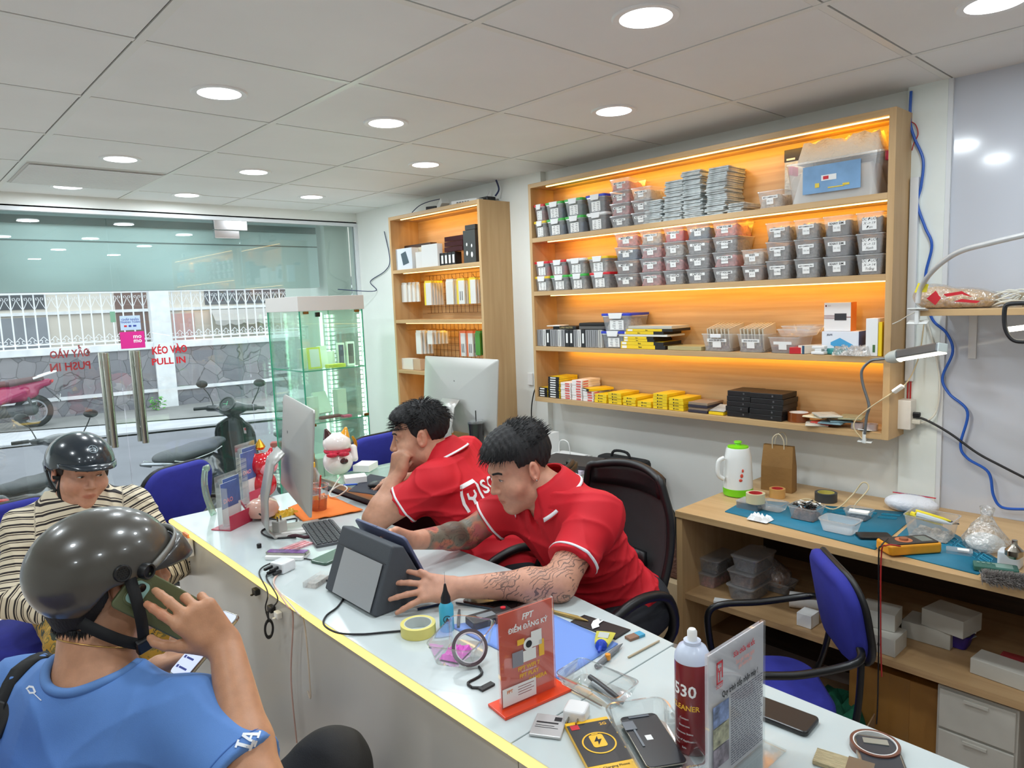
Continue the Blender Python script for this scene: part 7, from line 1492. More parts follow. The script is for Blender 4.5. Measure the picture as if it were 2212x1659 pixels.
cmx=MB();cmx.box(-0.10*ws_,0.14*ws_,0.42*hs_,0.54*hs_,0.005,0.0054).box(0.06*ws_,0.26*ws_,0.55*hs_,0.72*hs_,0.005,0.0053);cmx.at((0.01*ws_,0.60*hs_,0.0054)).lathe([(0.0,0),(0.013,0),(0.013,0.0003)],n=24,cap1=True);cmx.build('camera_print',paper,sg);MB().at((0.01*ws_,0.60*hs_,0.0058)).lathe([(0.0075,0),(0.0075,0.0003)],n=20).build('lens_print',blk,sg);MB().box(-0.30*ws_,-0.10*ws_,0.40*hs_,0.56*hs_,0.005,0.0053).build('box_print',col(140,140,150),sg);MB().box(-0.2*ws_,-0.07*ws_,0.62*hs_,0.68*hs_,0.005,0.0053).box(0.20*ws_,0.30*ws_,0.42*hs_,0.6*hs_,0.005,0.0053).build('yellow_print',or_,sg)
cd_=MB().box(-0.5*ws_,0.12*ws_,0.02*hs_,0.21*hs_,0.0050,0.0056).build('paper_card',paper,sg);text('FPT',0.009,mat('logo_orange',srgb(220,120,50),0.5),cd_,(P(-0.37,0.165)[:2]+(0.006,),*F2),ext=0,bold=0.03);ln=MB()
for k in range(4):ln.box(-0.22*ws_,(0.08-0.05*(k%2))*ws_,(0.175-k*0.028)*hs_,(0.181-k*0.028)*hs_,0.0057,0.006)
ln.build('small_print',col(150,90,90),cd_)
t=it('paint_brush','gold handled brush with pale tip lying behind the orange sign','brush',1225,1333,rz=dirz((1197,1326),(1255,1342)));MB().at((0,0,0.005),ry=PI/2).lathe([(0.004,-0.05),(0.005,0.0),(0.006,0.03),(0.003,0.05),(0.001,0.062)],n=12).build('handle',col(176,146,84,0.35,0.5),t,smooth=True)
sheet('printed_pad','small black pad with white crest at the far counter edge',[(1232,1345),(1262,1330),(1362,1362),(1330,1382)],0.003,col(36,28,28,0.5),'pad');t=it('crest','x','x',1285,1348,ZC+0.004);bpy.data.objects.remove(t)
o=MB().at(tuple(onz(1288,1347,ZC+0.0052)),rz=0.4).add([(-0.03,0,0),(-0.01,0.010,0),(0.012,0.012,0),(0.03,0.004,0),(0.018,-0.004,0),(0.025,-0.012,0),(0.0,-0.006,0),(-0.012,-0.012,0)],[(0,1,2,3,4,5,6,7)]).build('crest_print',paper);o.parent=bpy.data.objects['printed_pad']
t=it('glue_tube','yellow and grey glue tube with blue cap on the blue mat edge','tube',1303,1392,ZC+0.002,rz=dirz((1295,1418),(1312,1370)));MB().loft([[(x,y*0.020*a,z*0.009*b_+0.010)for y,z in[(cos(k*PI/6),sin(k*PI/6))for k in range(12)]]for x,a,b_ in((-0.02,0.8,1.0),(0.0,1.0,1.0),(0.03,1.1,0.5),(0.042,1.15,0.15))],col(214,206,90,0.35)).build('tube_body',None,t,smooth=True);MB().at((-0.02,0,0.010),ry=-PI/2).lathe([(0.013,0),(0.013,0.010),(0.005,0.016),(0.003,0.036)],n=16).build('cap',col(30,70,190,0.35),t,smooth=True);MB().box(-0.005,0.022,-0.012,0.012,0.0185,0.019).build('panel_print',col(190,196,190),t)
t=it('eraser','blue and brown eraser at the far counter edge','eraser',1371,1377,rz=dirz((1352,1385),(1388,1372)));MB().box(-0.022,0.006,-0.010,0.010,0,0.006).build('brown_end',col(140,104,84),t);MB().box(0.006,0.024,-0.010,0.010,0,0.0062).build('blue_end',col(70,160,196),t)
stick('thin wooden strip lying by the counter seam',(1357,1420),(1424,1384),0.0025,col(186,168,140),'wooden_strip','strip');stick('grey pen-shaped tool with fine tip across the mat corner',(1288,1440),(1345,1390),0.006,col(120,122,126,0.4),'precision_tool','tool',tip=0.001)
t=it('knob','orange round knob on the grey pen tool','knob',1313,1424,ZC+0.004);MB().lathe([(0.006,0),(0.0065,0.004),(0.006,0.012)],n=16).build('knob',col(232,150,40,0.4),t,smooth=True)
tr=it('clear_tray','clear tray of marker pens right of the orange sign','tray',1290,1492,rz=dirz((1210,1480),(1320,1530)));tub_mesh(0.15,0.085,0.03,0.85,0.012,0.003).build('tray_body',acr,tr,smooth=True)
stick('black capped marker pen lying in the clear tray',(1274,1462),(1335,1508),0.006,col(60,60,62,0.35),'marker_pen','pen',ZC+0.006);stick('clear grey pen beside the marker in the tray',(1280,1475),(1345,1518),0.005,col(150,156,158,0.3),'marker_pen','pen',ZC+0.004);stick('thin metal tweezers lying along the near side of the tray',(1215,1478),(1300,1525),0.002,chrome,'tweezers','tweezers',ZC+0.003)
t=it('power_adapter','white two-pin phone charger lying beside the tray','charger',1246,1552,rz=dirz((1222,1535),(1275,1545)));MB().at((0,0,0.0)).rbox(0.044,0.044,0.026,0.008,None,5,0.0005).build('adapter_body',col(238,238,238,0.25),t,bevel=0.005,seg=3);MB().box(-0.010,-0.008,-0.036,-0.020,0.008,0.015).box(0.008,0.010,-0.036,-0.020,0.008,0.015).build('prongs',chrome,t)
t=it('phone_battery','silver bare phone battery lying on the counter seam','battery',1185,1572,rz=dirz((1142,1590),(1162,1540)));MB().box(-0.034,0.034,-0.030,0.030,0.0005,0.006).build('cell',col(196,196,196,0.35,0.3),t,bevel=0.002);MB().fr(rotm(0,0,-PI/2).to_4x4()@Matrix.Translation((0,0,0.0062))).box(-0.024,0.018,0.004,0.008,0,0.0003).box(-0.024,0.012,-0.004,-0.003,0,0.0003).box(-0.024,0.020,-0.010,-0.009,0,0.0003).box(0.008,0.022,0.014,0.026,0,0.0003).build('print',inkp,t)
yp=it('battery_pack_box','yellow and black boxed phone battery at the near bottom of the counter','box',1300,1625,rz=dirz((1225,1560),(1300,1700)));
MB().box(-0.085,0.085,-0.042,0.042,0.0005,0.010).build('carton',col(246,190,30,0.35),yp,bevel=0.001);MB().box(-0.075,0.045,-0.0415,0.0415,0.010,0.0104).build('black_panel',col(44,40,42,0.4),yp);Mp=rotm(0,0,PI/2).to_4x4();g=MB().fr(Mp@Matrix.Translation((0,0.018,0.0106)));g.prism(rrect(0.026,0.036,0.005,4),0,0.0004);g.box(-0.006,0.006,0.017,0.021,0,0.0004);g.build('battery_print',col(246,190,30,0.35),yp)
MB().fr(Mp@Matrix.Translation((0,0.018,0.0112))).add([(0.002,0.013,0),(-0.008,-0.002,0),(-0.001,-0.002,0),(-0.003,-0.013,0),(0.008,0.003,0),(0.001,0.003,0)],[(0,1,2,5),(2,3,4,5)]).build('bolt_print',inkp,yp);MB().fr(Mp@Matrix.Translation((0,0.012,0.0108))).ring(0.028,0.031,0,0.0003,None,36).build('ring_print',col(246,190,30,0.35),yp).scale=(1,1,1)
text('2G',0.011,or_,yp,Mp@Matrix.Translation((0.026,0.064,0.0107)),ext=0,bold=0.02);text('Quick Charging Phone\nBattery',0.0075,inkp,yp,Mp@Matrix.Translation((-0.004,-0.058,0.0105)),ext=0,bold=0.01);MB().fr(Mp@Matrix.Translation((-0.028,0.066,0.0106))).box(-0.008,0.008,-0.007,0.007,0,0.0003).build('red_print',red_v,yp)
t2=it('deli_tub','clear tub holding a dismantled phone display, left of the spray can','tub',1412,1620,rz=dirz((1345,1545),(1430,1690)));tub_mesh(0.20,0.115,0.035,0.85,0.02,0.004).build('tub_body',acr,t2,smooth=True)
t=it('phone_display','black bare phone display panel with flex lying in the clear tub','spare part',1408,1598,ZC+0.010,rz=dirz((1345,1545),(1430,1690)));MB().rbox(0.148,0.070,0.003,0.010).build('display_panel',col(36,38,44,0.3),t,bevel=0.0008);MB().rbox(0.150,0.072,0.002,0.011).build('steel_rim',chrome,t);MB().box(-0.055,-0.030,-0.038,-0.016,0.003,0.005).box(-0.03,0.02,-0.024,-0.020,0.003,0.0045).box(-0.07,-0.064,-0.02,0.02,0.003,0.0045).build('flex_parts',col(110,116,124,0.3,0.5),t);MB().box(-0.01,0.004,-0.010,0.002,0.003,0.0036).build('white_pad',paper,t)
cn=it('spray_can','tall dark red cleaner spray can with white nozzle','can',1497,1612);hcan=0.172
MB().lathe([(0.029,0),(0.031,0.003),(0.031,hcan-0.006),(0.029,hcan)],n=40).build('can_body',mat('can_red',srgb(122,22,28),0.25,coat=0.3),cn,smooth=True);MB().lathe([(0.0312,hcan-0.006),(0.0305,hcan+0.002),(0.024,hcan+0.016),(0.015,hcan+0.022),(0.015,hcan+0.028),(0.010,hcan+0.028)],n=40).build('shoulder',mat('can_white',srgb(205,214,232),0.3),cn,smooth=True);MB().lathe([(0.0085,hcan+0.026),(0.0085,hcan+0.044),(0.006,hcan+0.048)],n=20).build('nozzle',paper,cn,smooth=True)
def wraptext(s,size,z,m,R=0.0314,a0=0.0,**k):
 me=text_mesh(s,size,ext=0,**k).copy();me.materials.clear();me.materials.append(m);bb_=bmesh.new();bb_.from_mesh(me);bmesh.ops.triangulate(bb_,faces=bb_.faces[:]);bmesh.ops.subdivide_edges(bb_,edges=[e for e in bb_.edges if e.calc_length()>0.006],cuts=2);bb_.to_mesh(me);bb_.free()
 vd=atan2(-cn.location[1],-cn.location[0])+a0
 for v in me.vertices:a=vd+v.co.x/R;zz=z+v.co.y;v.co=(R*cos(a),R*sin(a),zz)
 o=bpy.data.objects.new('lettering',me);COL.objects.link(o);o.parent=cn;return o
wraptext('530',0.030,0.118,wt_,bold=0.02,a0=-0.50);wraptext('CLEANER',0.0130,0.088,or_,bold=0.02,a0=-0.50);[wraptext(s,0.0052,0.068-k*0.0135,wt_,a0=-0.50)for k,s in enumerate(('Contact','Electronic','Removes Stains','Range of Application','Safe'))]
# repair-procedure sign
BL2=onz(1530,1702,ZC+0.004);dist2=None;BR2=onz(1672,1655,ZC+0.004)
zt_=z_at(1418,BL2[0],BL2[1]);BRx=ond(1665,1500,1.0);
# right edge found where its top and foot agree with a plate of constant height
best=None
for k in range(400):
 d_=0.6+k*0.004;p=ond(1672,1480,d_);zz=z_at(1326,p[0],p[1]);e=abs(zz-zt_)
 if best is None or e<best[0]:best=(e,p)
BR2=V3(best[1][0],best[1][1],BL2[2]);xd2=unit(BR2-BL2);w2=min(0.17,np.linalg.norm(BR2-BL2));h2=zt_-BL2[2]
s2_=thing('table_sign','white repair procedure sign in a clear stand at the near end of the counter','sign');s2_.matrix_world=frame(tuple(BL2+xd2*w2/2),tuple(xd2),(0,0,1))
MB().box(-w2/2,w2/2,0,h2,-0.001,0.001).build('poster',mat('poster_white',srgb(238,232,238),0.2,coat=0.4),s2_);MB().box(-w2/2-0.002,w2/2+0.002,-0.001,h2+0.002,-0.004,0.004).build('clear_sleeve',acr,s2_);MB().box(-w2/2,w2/2+0.01,-0.003,0,-0.03,0.04).build('foot',acr,s2_);P=lambda x,y:(x*w2,y*h2,0.0045)
rd2=col(204,50,62,0.5);text('Sửa chữa giá tốt',0.0125,rd2,s2_,(P(0.10,0.90),*F2),ext=0,bold=0.03,wx=0.8);text('Sao giá hàng ngày\ngiá niêm yết',0.0105,col(236,160,150),s2_,(P(0.12,0.81),*F2),ext=0,wx=0.8,bold=0.01);text('Quy trình tiếp nhận máy !',0.0145,inkp,s2_,(P(0.03,0.655),*F2),ext=0,bold=0.03,wx=0.72)
lg=MB();lg.M=Matrix.Translation(P(-0.34,0.845));lg.box(-0.009,0.009,-0.020,-0.017,0,0.0003).box(-0.009,0.009,0.014,0.018,0,0.0003).box(-0.009,-0.006,-0.020,0.018,0,0.0003).box(0.006,0.009,-0.012,0.018,0,0.0003).box(-0.001,0.001,-0.015,0.0,0,0.0003).box(-0.004,0.004,0.0,0.002,0,0.0003).box(-0.004,-0.002,0.002,0.007,0,0.0003).box(0.002,0.004,0.002,0.007,0,0.0003).build('phone_logo',rd2,s2_);text('SCGT',0.008,rd2,s2_,(P(-0.34,0.735),*F2),ext=0,bold=0.02)
ln=MB();rs=random.Random(2)
for k in range(30):
 y=0.60-k*0.019;x=-0.14;
 while x<0.42:w_=rs.uniform(0.02,0.07);ln.box(x*w2,min(0.45,x+w_)*w2,y*h2,(y+0.007)*h2,0.0042,0.0044);x+=w_+0.012
ln.build('body_text',col(96,94,110),s2_)
for k,(y0_,y1_,c_)in enumerate(((0.44,0.60,(104,120,160)),(0.28,0.43,(150,146,120)),(0.12,0.27,(120,110,120)))):MB().box(-0.45*w2,-0.18*w2,y0_*h2,y1_*h2,0.0042,0.0045).build('photo_print',mat('photo_%d'%k,srgb(*c_),0.4,var=0.8,vscale=60),s2_)
t=it('mobile_phone','black phone lying behind the white procedure sign','phone',1682,1548,rz=dirz((1640,1530),(1718,1560)));MB().rbox(0.13,0.066,0.010,0.010).build('phone_body',col(34,32,32,0.3),t,bevel=0.003)
roll('thin copper edged tape ring at the near right counter corner',1890,1618,ZC,0.040,0.035,0.012,col(110,64,48,0.35),col(226,224,222))
t=it('phone_chassis','open silver phone frame lying at the bottom right of the counter','spare part',1905,1655,ZC,rz=dirz((1850,1600),(1880,1700)));MB().rbox(0.145,0.072,0.009,0.012).build('frame_body',chrome,t,bevel=0.003);MB().rbox(0.134,0.062,0.0006,0.009,None,5,0.009).build('inner_plate',col(48,52,60,0.35),t);MB().box(-0.06,-0.045,-0.02,0.02,0.0095,0.011).build('chip_strip',col(170,170,160,0.3,0.5),t)
t=it('flat_brush','wide pale bristle brush at the bottom right of the counter','brush',1815,1655,rz=dirz((1780,1640),(1860,1665)));MB().box(-0.04,0.01,-0.02,0.02,0.001,0.008).build('bristles',mat('bristle',srgb(196,178,140),0.9,bump=1,bscale=300,stretch=(0.1,1,1)),t);MB().box(0.01,0.05,-0.021,0.021,0,0.010).build('ferrule',chrome,t)
# items on the glass display counter and desk
ZD=0.8005
sheet('mouse_pad','dark mouse pad on the glass display counter under the man\'s right hand',[(752,1062),(800,1025),(905,1045),(880,1078)],0.002,col(40,42,56,0.7),'mat',z=ZD);t=it('computer_mouse','black mouse beneath the fingers of the man at the display counter','mouse',818,1053,ZD+0.002,rz=2.5);MB().ball((0,0,0.012),(0.045,0.028,0.016)).build('mouse_body',blk,t,smooth=True)
for k,(px,py,w,d,h,nm)in enumerate(((768,1040,0.09,0.07,0.026,'white shop-counter box with tag hole beside the mouse pad'),(790,1014,0.10,0.08,0.03,'frosted white box behind the tagged one on the display counter'))):t=it('white_carton',nm,'box',px,py,ZD+0.001,rz=-0.4+k);MB().box(-w/2,w/2,-d/2,d/2,0,h).build('carton',paper,t,bevel=0.001)
t=it('marker_pen','x','pen',760,1050,ZD);bpy.data.objects.remove(t);stick('blue pen lying before the tagged white box',(742,1048),(772,1046),0.004,col(40,90,200,0.4),'ballpoint_pen','pen',ZD+0.001)
cable('grey white cable coiled beside the tea cup',[C(712,1062,0.78),C(735,1048,0.80),C(750,1056,0.80),C(728,1072,0.77),C(712,1068,0.77),C(735,1030,0.83)],0.003,white_cab)
DZ=0.7155
def xd_(px,x,z):return(x,y_at(px,x,z),z)
t=thing('spray_can','small white and orange spray can on the desk behind the chin-resting man','can',xd_(968,2.40,DZ+0.1)[:2]+(DZ,));MB().lathe([(0.032,0),(0.032,0.16),(0.02,0.185),(0.012,0.188),(0.010,0.21)],n=28).build('can_body',col(226,226,226,0.3),t,smooth=True);MB().lathe([(0.0325,0.02),(0.0325,0.10)],n=28,cap0=False,cap1=False).build('orange_band',col(226,150,60,0.3),t)
t=thing('tumbler','tall black insulated cup with clear lid and straw on the desk','cup',xd_(1030,2.36,DZ+0.1)[:2]+(DZ,));MB().lathe([(0.036,0),(0.045,0.19),(0.046,0.195)],n=30).build('cup_body',col(36,34,34,0.2),t,smooth=True);MB().lathe([(0.047,0.192),(0.047,0.205),(0.01,0.210)],n=30).build('lid',acr,t,smooth=True);MB().tube([(0,0,0.2),(0.0,0.0,0.26)],0.003,n=8).build('straw',blk,t)
t=thing('drink_bottle','clear bottle with orange and green label behind the black cup','bottle',xd_(1056,2.55,DZ+0.2)[:2]+(DZ,));MB().lathe([(0.035,0),(0.035,0.16),(0.015,0.21),(0.013,0.225)],n=24).build('bottle_body',acr,t,smooth=True);MB().lathe([(0.0355,0.08),(0.0355,0.17)],n=24,cap0=False,cap1=False).build('label_band',mat('floral_band',srgb(220,120,60),0.4,var=0.8,vscale=60),t);MB().lathe([(0.016,0.222),(0.016,0.245)],n=16).build('cap',paper,t)
t=thing('paper_stack','loose stack of papers at the desk end nearest the pillar','papers',(2.46,2.30,DZ),1.5)
for k in range(3):MB().at((0,0,k*0.02),rz=k*0.15).box(-0.14,0.14,-0.10,0.10,0.001,0.018).build('sheaf',col(*((226,226,226),(210,200,220),(60,58,58))[k]),t)
t=thing('storage_box','white box with black clips on the desk behind the chin-resting man','box',(2.62,2.72,DZ),0);MB().box(-0.1,0.1,-0.1,0.1,0.001,0.12).build('box_body',paper,t,bevel=0.003)
# stickers and hooks on the counter front
fx=lambda y:0.8025+(y-0.905)*0.0060+0.0
def onfront(px,py):return onx(px,py,0.806)
p=onx(402,1225,0.812);t=thing('card_sticker','round grey sticker with orange and red circles on the counter front','sticker',(0.8105,p[1],p[2]));MB().at((0,0,0),ry=-PI/2).lathe([(0.0,0.0),(0.033,0.0),(0.033,0.001)],n=36).build('disc',col(196,192,192),t);MB().at((-0.002,0.009,0.006),ry=-PI/2).lathe([(0.0,0),(0.011,0.0),(0.011,0.0005)],n=24).build('red_circle',col(222,110,90),t);MB().at((-0.0026,-0.005,0.006),ry=-PI/2).lathe([(0.0,0),(0.011,0),(0.011,0.0005)],n=24).build('orange_circle',col(236,160,100),t)
p=onx(408,1175,0.80);t=thing('card_reader','small white payment reader stuck on the counter front corner','reader',(0.800,p[1],p[2]));MB().box(-0.010,0.008,-0.026,0.026,-0.042,0.042).build('reader_body',paper,t,bevel=0.003);MB().box(-0.011,0.009,-0.027,0.027,0.030,0.043).build('orange_top',col(226,130,80),t);text('VIB',0.013,bl,t,((-0.0105,0,-0.01),(0,1,0),(0,0,1)),ext=0);text('S',0.03,bl,t,((-0.0108,0,-0.005),(0,-1,0),(0,0,1)),ext=0)
for k,(px,py,c_)in enumerate(((552,1278,0),(585,1315,0),(600,1328,1))):p=onx(px,py,0.800);t=thing('adhesive_hook',['black adhesive cable hook, nearest the far counter end','black adhesive cable hook above the white one','white adhesive hook on the counter front'][k],'hook',(0.799,p[1],p[2]));MB().box(-0.006,0.010,-0.014,0.014,-0.010,0.010).box(-0.016,-0.006,-0.004,0.004,-0.010,-0.004).build('hook_body',paper if c_ else blk,t,bevel=0.003)
# showcase contents
def gbox(lab,x,y,z,w,d,h,m_,rz=0.0,tilt=0.0,pr_=None):
 t=thing('display_box',lab,'box',(GX0+x,GY0+y,z+0.001),rz,None,(tilt,0,rz));MB().box(-w/2,w/2,-d/2,d/2,0,h).build('carton',m_,t,bevel=0.001)
 if pr_:MB().box(-w*0.38,w*0.38,-d/2-0.0006,-d/2,h*0.08,h*0.92).build('device_print',pr_,t)
wbx=col(226,232,224,0.5);ybx=col(224,226,60,0.5);wdk=mat('window_dark',srgb(62,62,70),0.2)
for a in(('white phone box with dark phone picture, upper showcase shelf',0.385,0.10,GL[2],0.05,0.03,0.155,wbx,-0.2,0,wdk),('second phone box left of the rightmost one, upper showcase shelf',0.325,0.12,GL[2],0.045,0.03,0.15,wbx,-0.2,0,col(60,70,100)),('pale cable pack at the left of the upper showcase shelf',0.07,0.16,GL[2],0.07,0.02,0.13,wbx,0.4,0.05),('yellow edged pack on the upper showcase shelf',0.13,0.10,GL[2],0.085,0.02,0.135,ybx,0,-0.1,wbx),('pale pack right of the yellow edged one',0.20,0.12,GL[2],0.065,0.02,0.14,wbx,0.2,-0.1),('squat white box in the middle of the upper showcase shelf',0.25,0.15,GL[2],0.07,0.05,0.10,wbx,0),('flat yellow box at the shelf front',0.25,0.06,GL[2],0.12,0.05,0.022,ybx,0),('tall white twin boxes at the right of the middle showcase shelf',0.34,0.20,GL[1],0.075,0.05,0.17,wbx,0.2),('white phone box upright on the middle showcase shelf',0.105,0.14,GL[1],0.09,0.03,0.15,wbx,0.1),('small clear white box at the left of the middle shelf',0.045,0.16,GL[1],0.06,0.06,0.07,wbx,0.3),('white tablet box leaning back on the middle showcase shelf',0.21,0.16,GL[1]+0.03,0.10,0.02,0.15,wbx,0.1,-0.5),('red flat box under the leaning tablet box',0.22,0.12,GL[1],0.15,0.06,0.015,col(120,30,50)),('pink flat item at the right front of the middle shelf',0.31,0.07,GL[1],0.06,0.04,0.012,col(220,70,120)),('cream block of boxes on the lowest lit shelf',0.27,0.22,GL[0]+0.0,0.26,0.16,0.13,wbx),('orange boxed item at the left of the lowest lit shelf',0.04,0.10,GL[0],0.06,0.05,0.19,col(220,120,60),0.2),('white narrow box beside the orange one',0.10,0.08,GL[0],0.04,0.04,0.15,wbx),('small cream box on the lowest lit shelf',0.16,0.08,GL[0],0.07,0.04,0.12,wbx)):gbox(*a)
# ================================================================ workbench, its shelf and the right wall
ZB=0.7455
def ib(name,lab,cat,px,py,z=ZB,rz=-PI/2,group=None):return it(name,lab,cat,px,py,z,rz,group)
t=ib('kettle','white vacuum jug with lime green lid and base on the workbench corner','jug',1594,1068);lime=col(126,214,30,0.3)
MB().lathe([(0.058,0.032),(0.057,0.06),(0.052,0.15),(0.046,0.185),(0.043,0.193)],n=36).build('jug_body',mat('jug_white',srgb(232,234,232),0.25,coat=0.3),t,smooth=True);MB().lathe([(0.052,0),(0.057,0.004),(0.0585,0.032)],n=36).build('base',lime,t,smooth=True)
MB().lathe([(0.041,0.190),(0.040,0.198),(0.012,0.203),(0.010,0.208),(0.016,0.212),(0.014,0.218),(0.0,0.219)],n=36).build('lid',lime,t,smooth=True);MB().tube([(-0.03,-0.052,0.155),(-0.045,-0.068,0.14),(-0.045,-0.072,0.09),(-0.03,-0.056,0.07)],0.009,n=10,sub=5).build('handle',MATS['jug_white'],t,smooth=True);MB().fr(frame((0.040,-0.041,0.09),(1,1,0),(0,0,1))).ball((0,0,0),(0.006,0.008,0.002)).ball((0.004,0.02,0),(0.004,0.007,0.002)).ball((-0.004,-0.018,0),(0.007,0.006,0.002)).build('flower_print',col(214,80,60),t)
t=ib('paper_bag','brown paper carrier bag with string handles standing by the jug','bag',1682,1058,rz=-1.45);b_=MB();b_.loft([[(x*s,y*s2,z)for x,y in((-0.062,-0.03),(0.062,-0.03),(0.066,0),(0.062,0.03),(-0.062,0.03),(-0.066,0))]for s,s2,z in((1,1,0.0005),(1,0.9,0.10),(0.95,0.35,0.185))],None,True,False);b_.build('bag_body',mat('kraft_brown',srgb(138,100,52),0.8,var=0.1,vscale=12,bump=0.3,bscale=20),t)
for s in(-1,1):MB().tube([(-0.022,s*0.010,0.165),(-0.018,s*0.02,0.215),(0.006,s*0.022,0.235),(0.024,s*0.018,0.21),(0.024,s*0.010,0.165)],0.0022,n=6,sub=6).build('string_handle',col(214,200,170,0.7),t,smooth=True)
t=ib('parts_case','dark clear parts case under the packing tape roll','case',1622,1098);MB().rbox(0.085,0.07,0.026,0.006,None,4,0.0005).build('case_body',clear('smoky_case',body=(0.25,0.25,0.26),op=0.7),t);MB().rbox(0.088,0.073,0.004,0.006,None,4,0.027).build('lid',tubp,t)
p=t.location;roll('thick clear packing tape roll on the dark parts case',1632,1085,ZB+0.032,0.034,0.025,0.036,col(206,196,160,0.2),col(200,60,60));roll('brown packing tape roll beside the paper bag',1679,1074,ZB,0.030,0.022,0.036,col(206,156,92,0.3),col(200,60,60));roll('black cloth tape roll at the back of the workbench',1784,1082,ZB,0.040,0.030,0.034,col(58,60,62,0.5),col(190,180,90))
tealm=mat('teal_mat',srgb(22,116,146),0.55,var=0.05,vscale=30)
def bmat(lab,pts):
 o=sheet('repair_mat',lab,pts,0.004,tealm,'mat',z=ZB,n=1);q=[onz(*p,ZB+0.0045)for p in pts];g=MB()
 for k in range(5):
  for r in range(2):
   c_=q[1]*(0.25+0.5*k/5)+q[2]*0;a=lerp(lerp(q[0],q[1],0.30+k*0.13),lerp(q[3],q[2],0.30+k*0.13),0.08+0.10*r);b2=a+(q[1]-q[0])*0.10;d2=(q[3]-q[0])*0.075;g.tube([tuple(a),tuple(b2),tuple(b2+d2),tuple(a+d2),tuple(a)],0.0018,n=4)
 g.build('mat_ridges',mat('teal_ridge',srgb(40,140,170),0.5),o)
bmat('teal silicone repair mat under the tubs on the left of the workbench',[(1612,1080),(1985,1110),(1890,1188),(1566,1106)]);bmat('second teal silicone repair mat at the right end of the workbench',[(1990,1112),(2165,1215),(2112,1242),(1905,1190)])
t=ib('tissue','crumpled white tissue at the front left edge of the workbench','tissue',1642,1122,ZB+0.005);lumpy(0.075,0.055,0.020,n=9,seed=21,amp=0.95).build('tissue',mat('tissue_white',srgb(236,238,240),0.9),t)
def btub(lab,px,py,w,d,h,z=ZB+0.0055,rz=-1.57,fk=None,fl=0.5,m_=None):t=ib('plastic_tub',lab,'tub',px,py,z,rz);tub_mesh(w,d,h,0.82,0.014,0.004).build('tub_body',m_ or tubp,t,smooth=True);(lumpy(w*0.8,d*0.84,h*fl,n=12,seed=int(px),amp=0.6).build('contents',fill[fk],t)if fk else None);return t
btub('empty clear tub behind the tissue on the teal mat',1672,1100,0.085,0.07,0.028);bt_=btub('clear tub heaped with black and white phone parts',1742,1118,0.10,0.085,0.045,fk='brown',fl=0.8)
rs=random.Random(8);g1,g2=MB(),MB()
for k in range(46):(g1 if k%3 else g2).at((rs.uniform(-.036,.036),rs.uniform(-.028,.028),0.040+rs.uniform(0,.014)),rx=rs.uniform(-.6,.6),ry=rs.uniform(-.6,.6),rz=rs.uniform(0,3)).cb((0,0,0),(rs.uniform(.010,.028),rs.uniform(.004,.008),0.002))
g1 .build('black_parts',blk,bt_);g2 .build('white_parts',paper,bt_)
btub('empty frosted tub at the front of the workbench middle',1815,1146,0.115,0.078,0.040,m_=clear('frosted_tub',body=(0.8,0.84,0.88),op=0.45,rough=0.35));b3=btub('clear tub with wires and a white phone behind the frosted tub',1855,1118,0.08,0.07,0.030,fk='dark',fl=0.4);MB().at((0,0,0.02),rx=0.2,rz=0.2).cb((0,0,0),(0.065,0.03,0.006)).build('phone',paper,b3,bevel=0.002)
gt=btub('large clear tub holding yellow glue tubes and tools',2012,1158,0.135,0.105,0.070,fk='pale',fl=0.3)
for k,(x,y,z,c_,a)in enumerate(((0,0.01,0.062,(226,206,40),0.1),(0.01,-0.012,0.060,(190,200,206),0.05),(-0.015,0.0,0.052,(226,206,40),-0.2),(0.02,0.02,0.05,(60,60,66),0.4))):MB().at((x,y,z),rz=a,ry=0.12).tube([(-0.05,0,0),(-0.02,0,0),(0.03,0,0),(0.05,0,0)],[0.010,0.009,0.006,0.002],n=8).build('glue_tube',mat('tube_%d'%k,srgb(*c_),0.35),gt,smooth=True)
t=ib('wipes_pack','white pack of wipes with red border at the back of the workbench','pack',1968,1104,rz=-1.5);S=SDF();S.ell((0,0,0.026),(0.088,0.048,0.034),0.02);S.half((0,0,0.0),(0,0,-1));sdfo(S,(-0.12,-0.08,-0.02),(0.12,0.08,0.08),0.004,'pack_body',mat('pack_white',srgb(226,228,236),0.4,bump=0.5,bscale=60),t);MB().box(-0.07,0.07,0.030,0.036,0.050,0.0525).build('red_border',red_v,t);text('OFFICE CLEANING WIPES',0.010,bl,t,frame((0,0.005,0.0605),(1,0,0),(0,1,0)),ext=0,bold=0.02)
mm=ib('multimeter','yellow and black multimeter with dial at the front edge of the workbench','multimeter',1962,1192,rz=dirz((1895,1195),(2040,1185),ZB));MB().rbox(0.165,0.080,0.030,0.012,None,5,0.0055).build('yellow_holster',mat('holster_yellow',srgb(222,150,30),0.5,var=0.12,vscale=20),mm,bevel=0.005);fc=MB().rbox(0.150,0.066,0.004,0.006,None,4,0.035).build('face_plate',col(52,46,44,0.5),mm,bevel=0.001);MB().box(0.028,0.064,-0.022,0.022,0.039,0.0396).build('display',col(110,116,108,0.25),fc);MB().at((-0.016,0,0.039)).lathe([(0.024,0),(0.024,0.0006)],n=30).build('dial_scale',col(190,110,70),fc);MB().at((-0.016,0,0.0396)).lathe([(0.013,0),(0.012,0.006),(0.004,0.007)],n=20).build('dial',col(150,90,60),fc)
A1=onz(1905,1190,ZB+0.04);rq=onz(1945,1180,ZB+0.045)
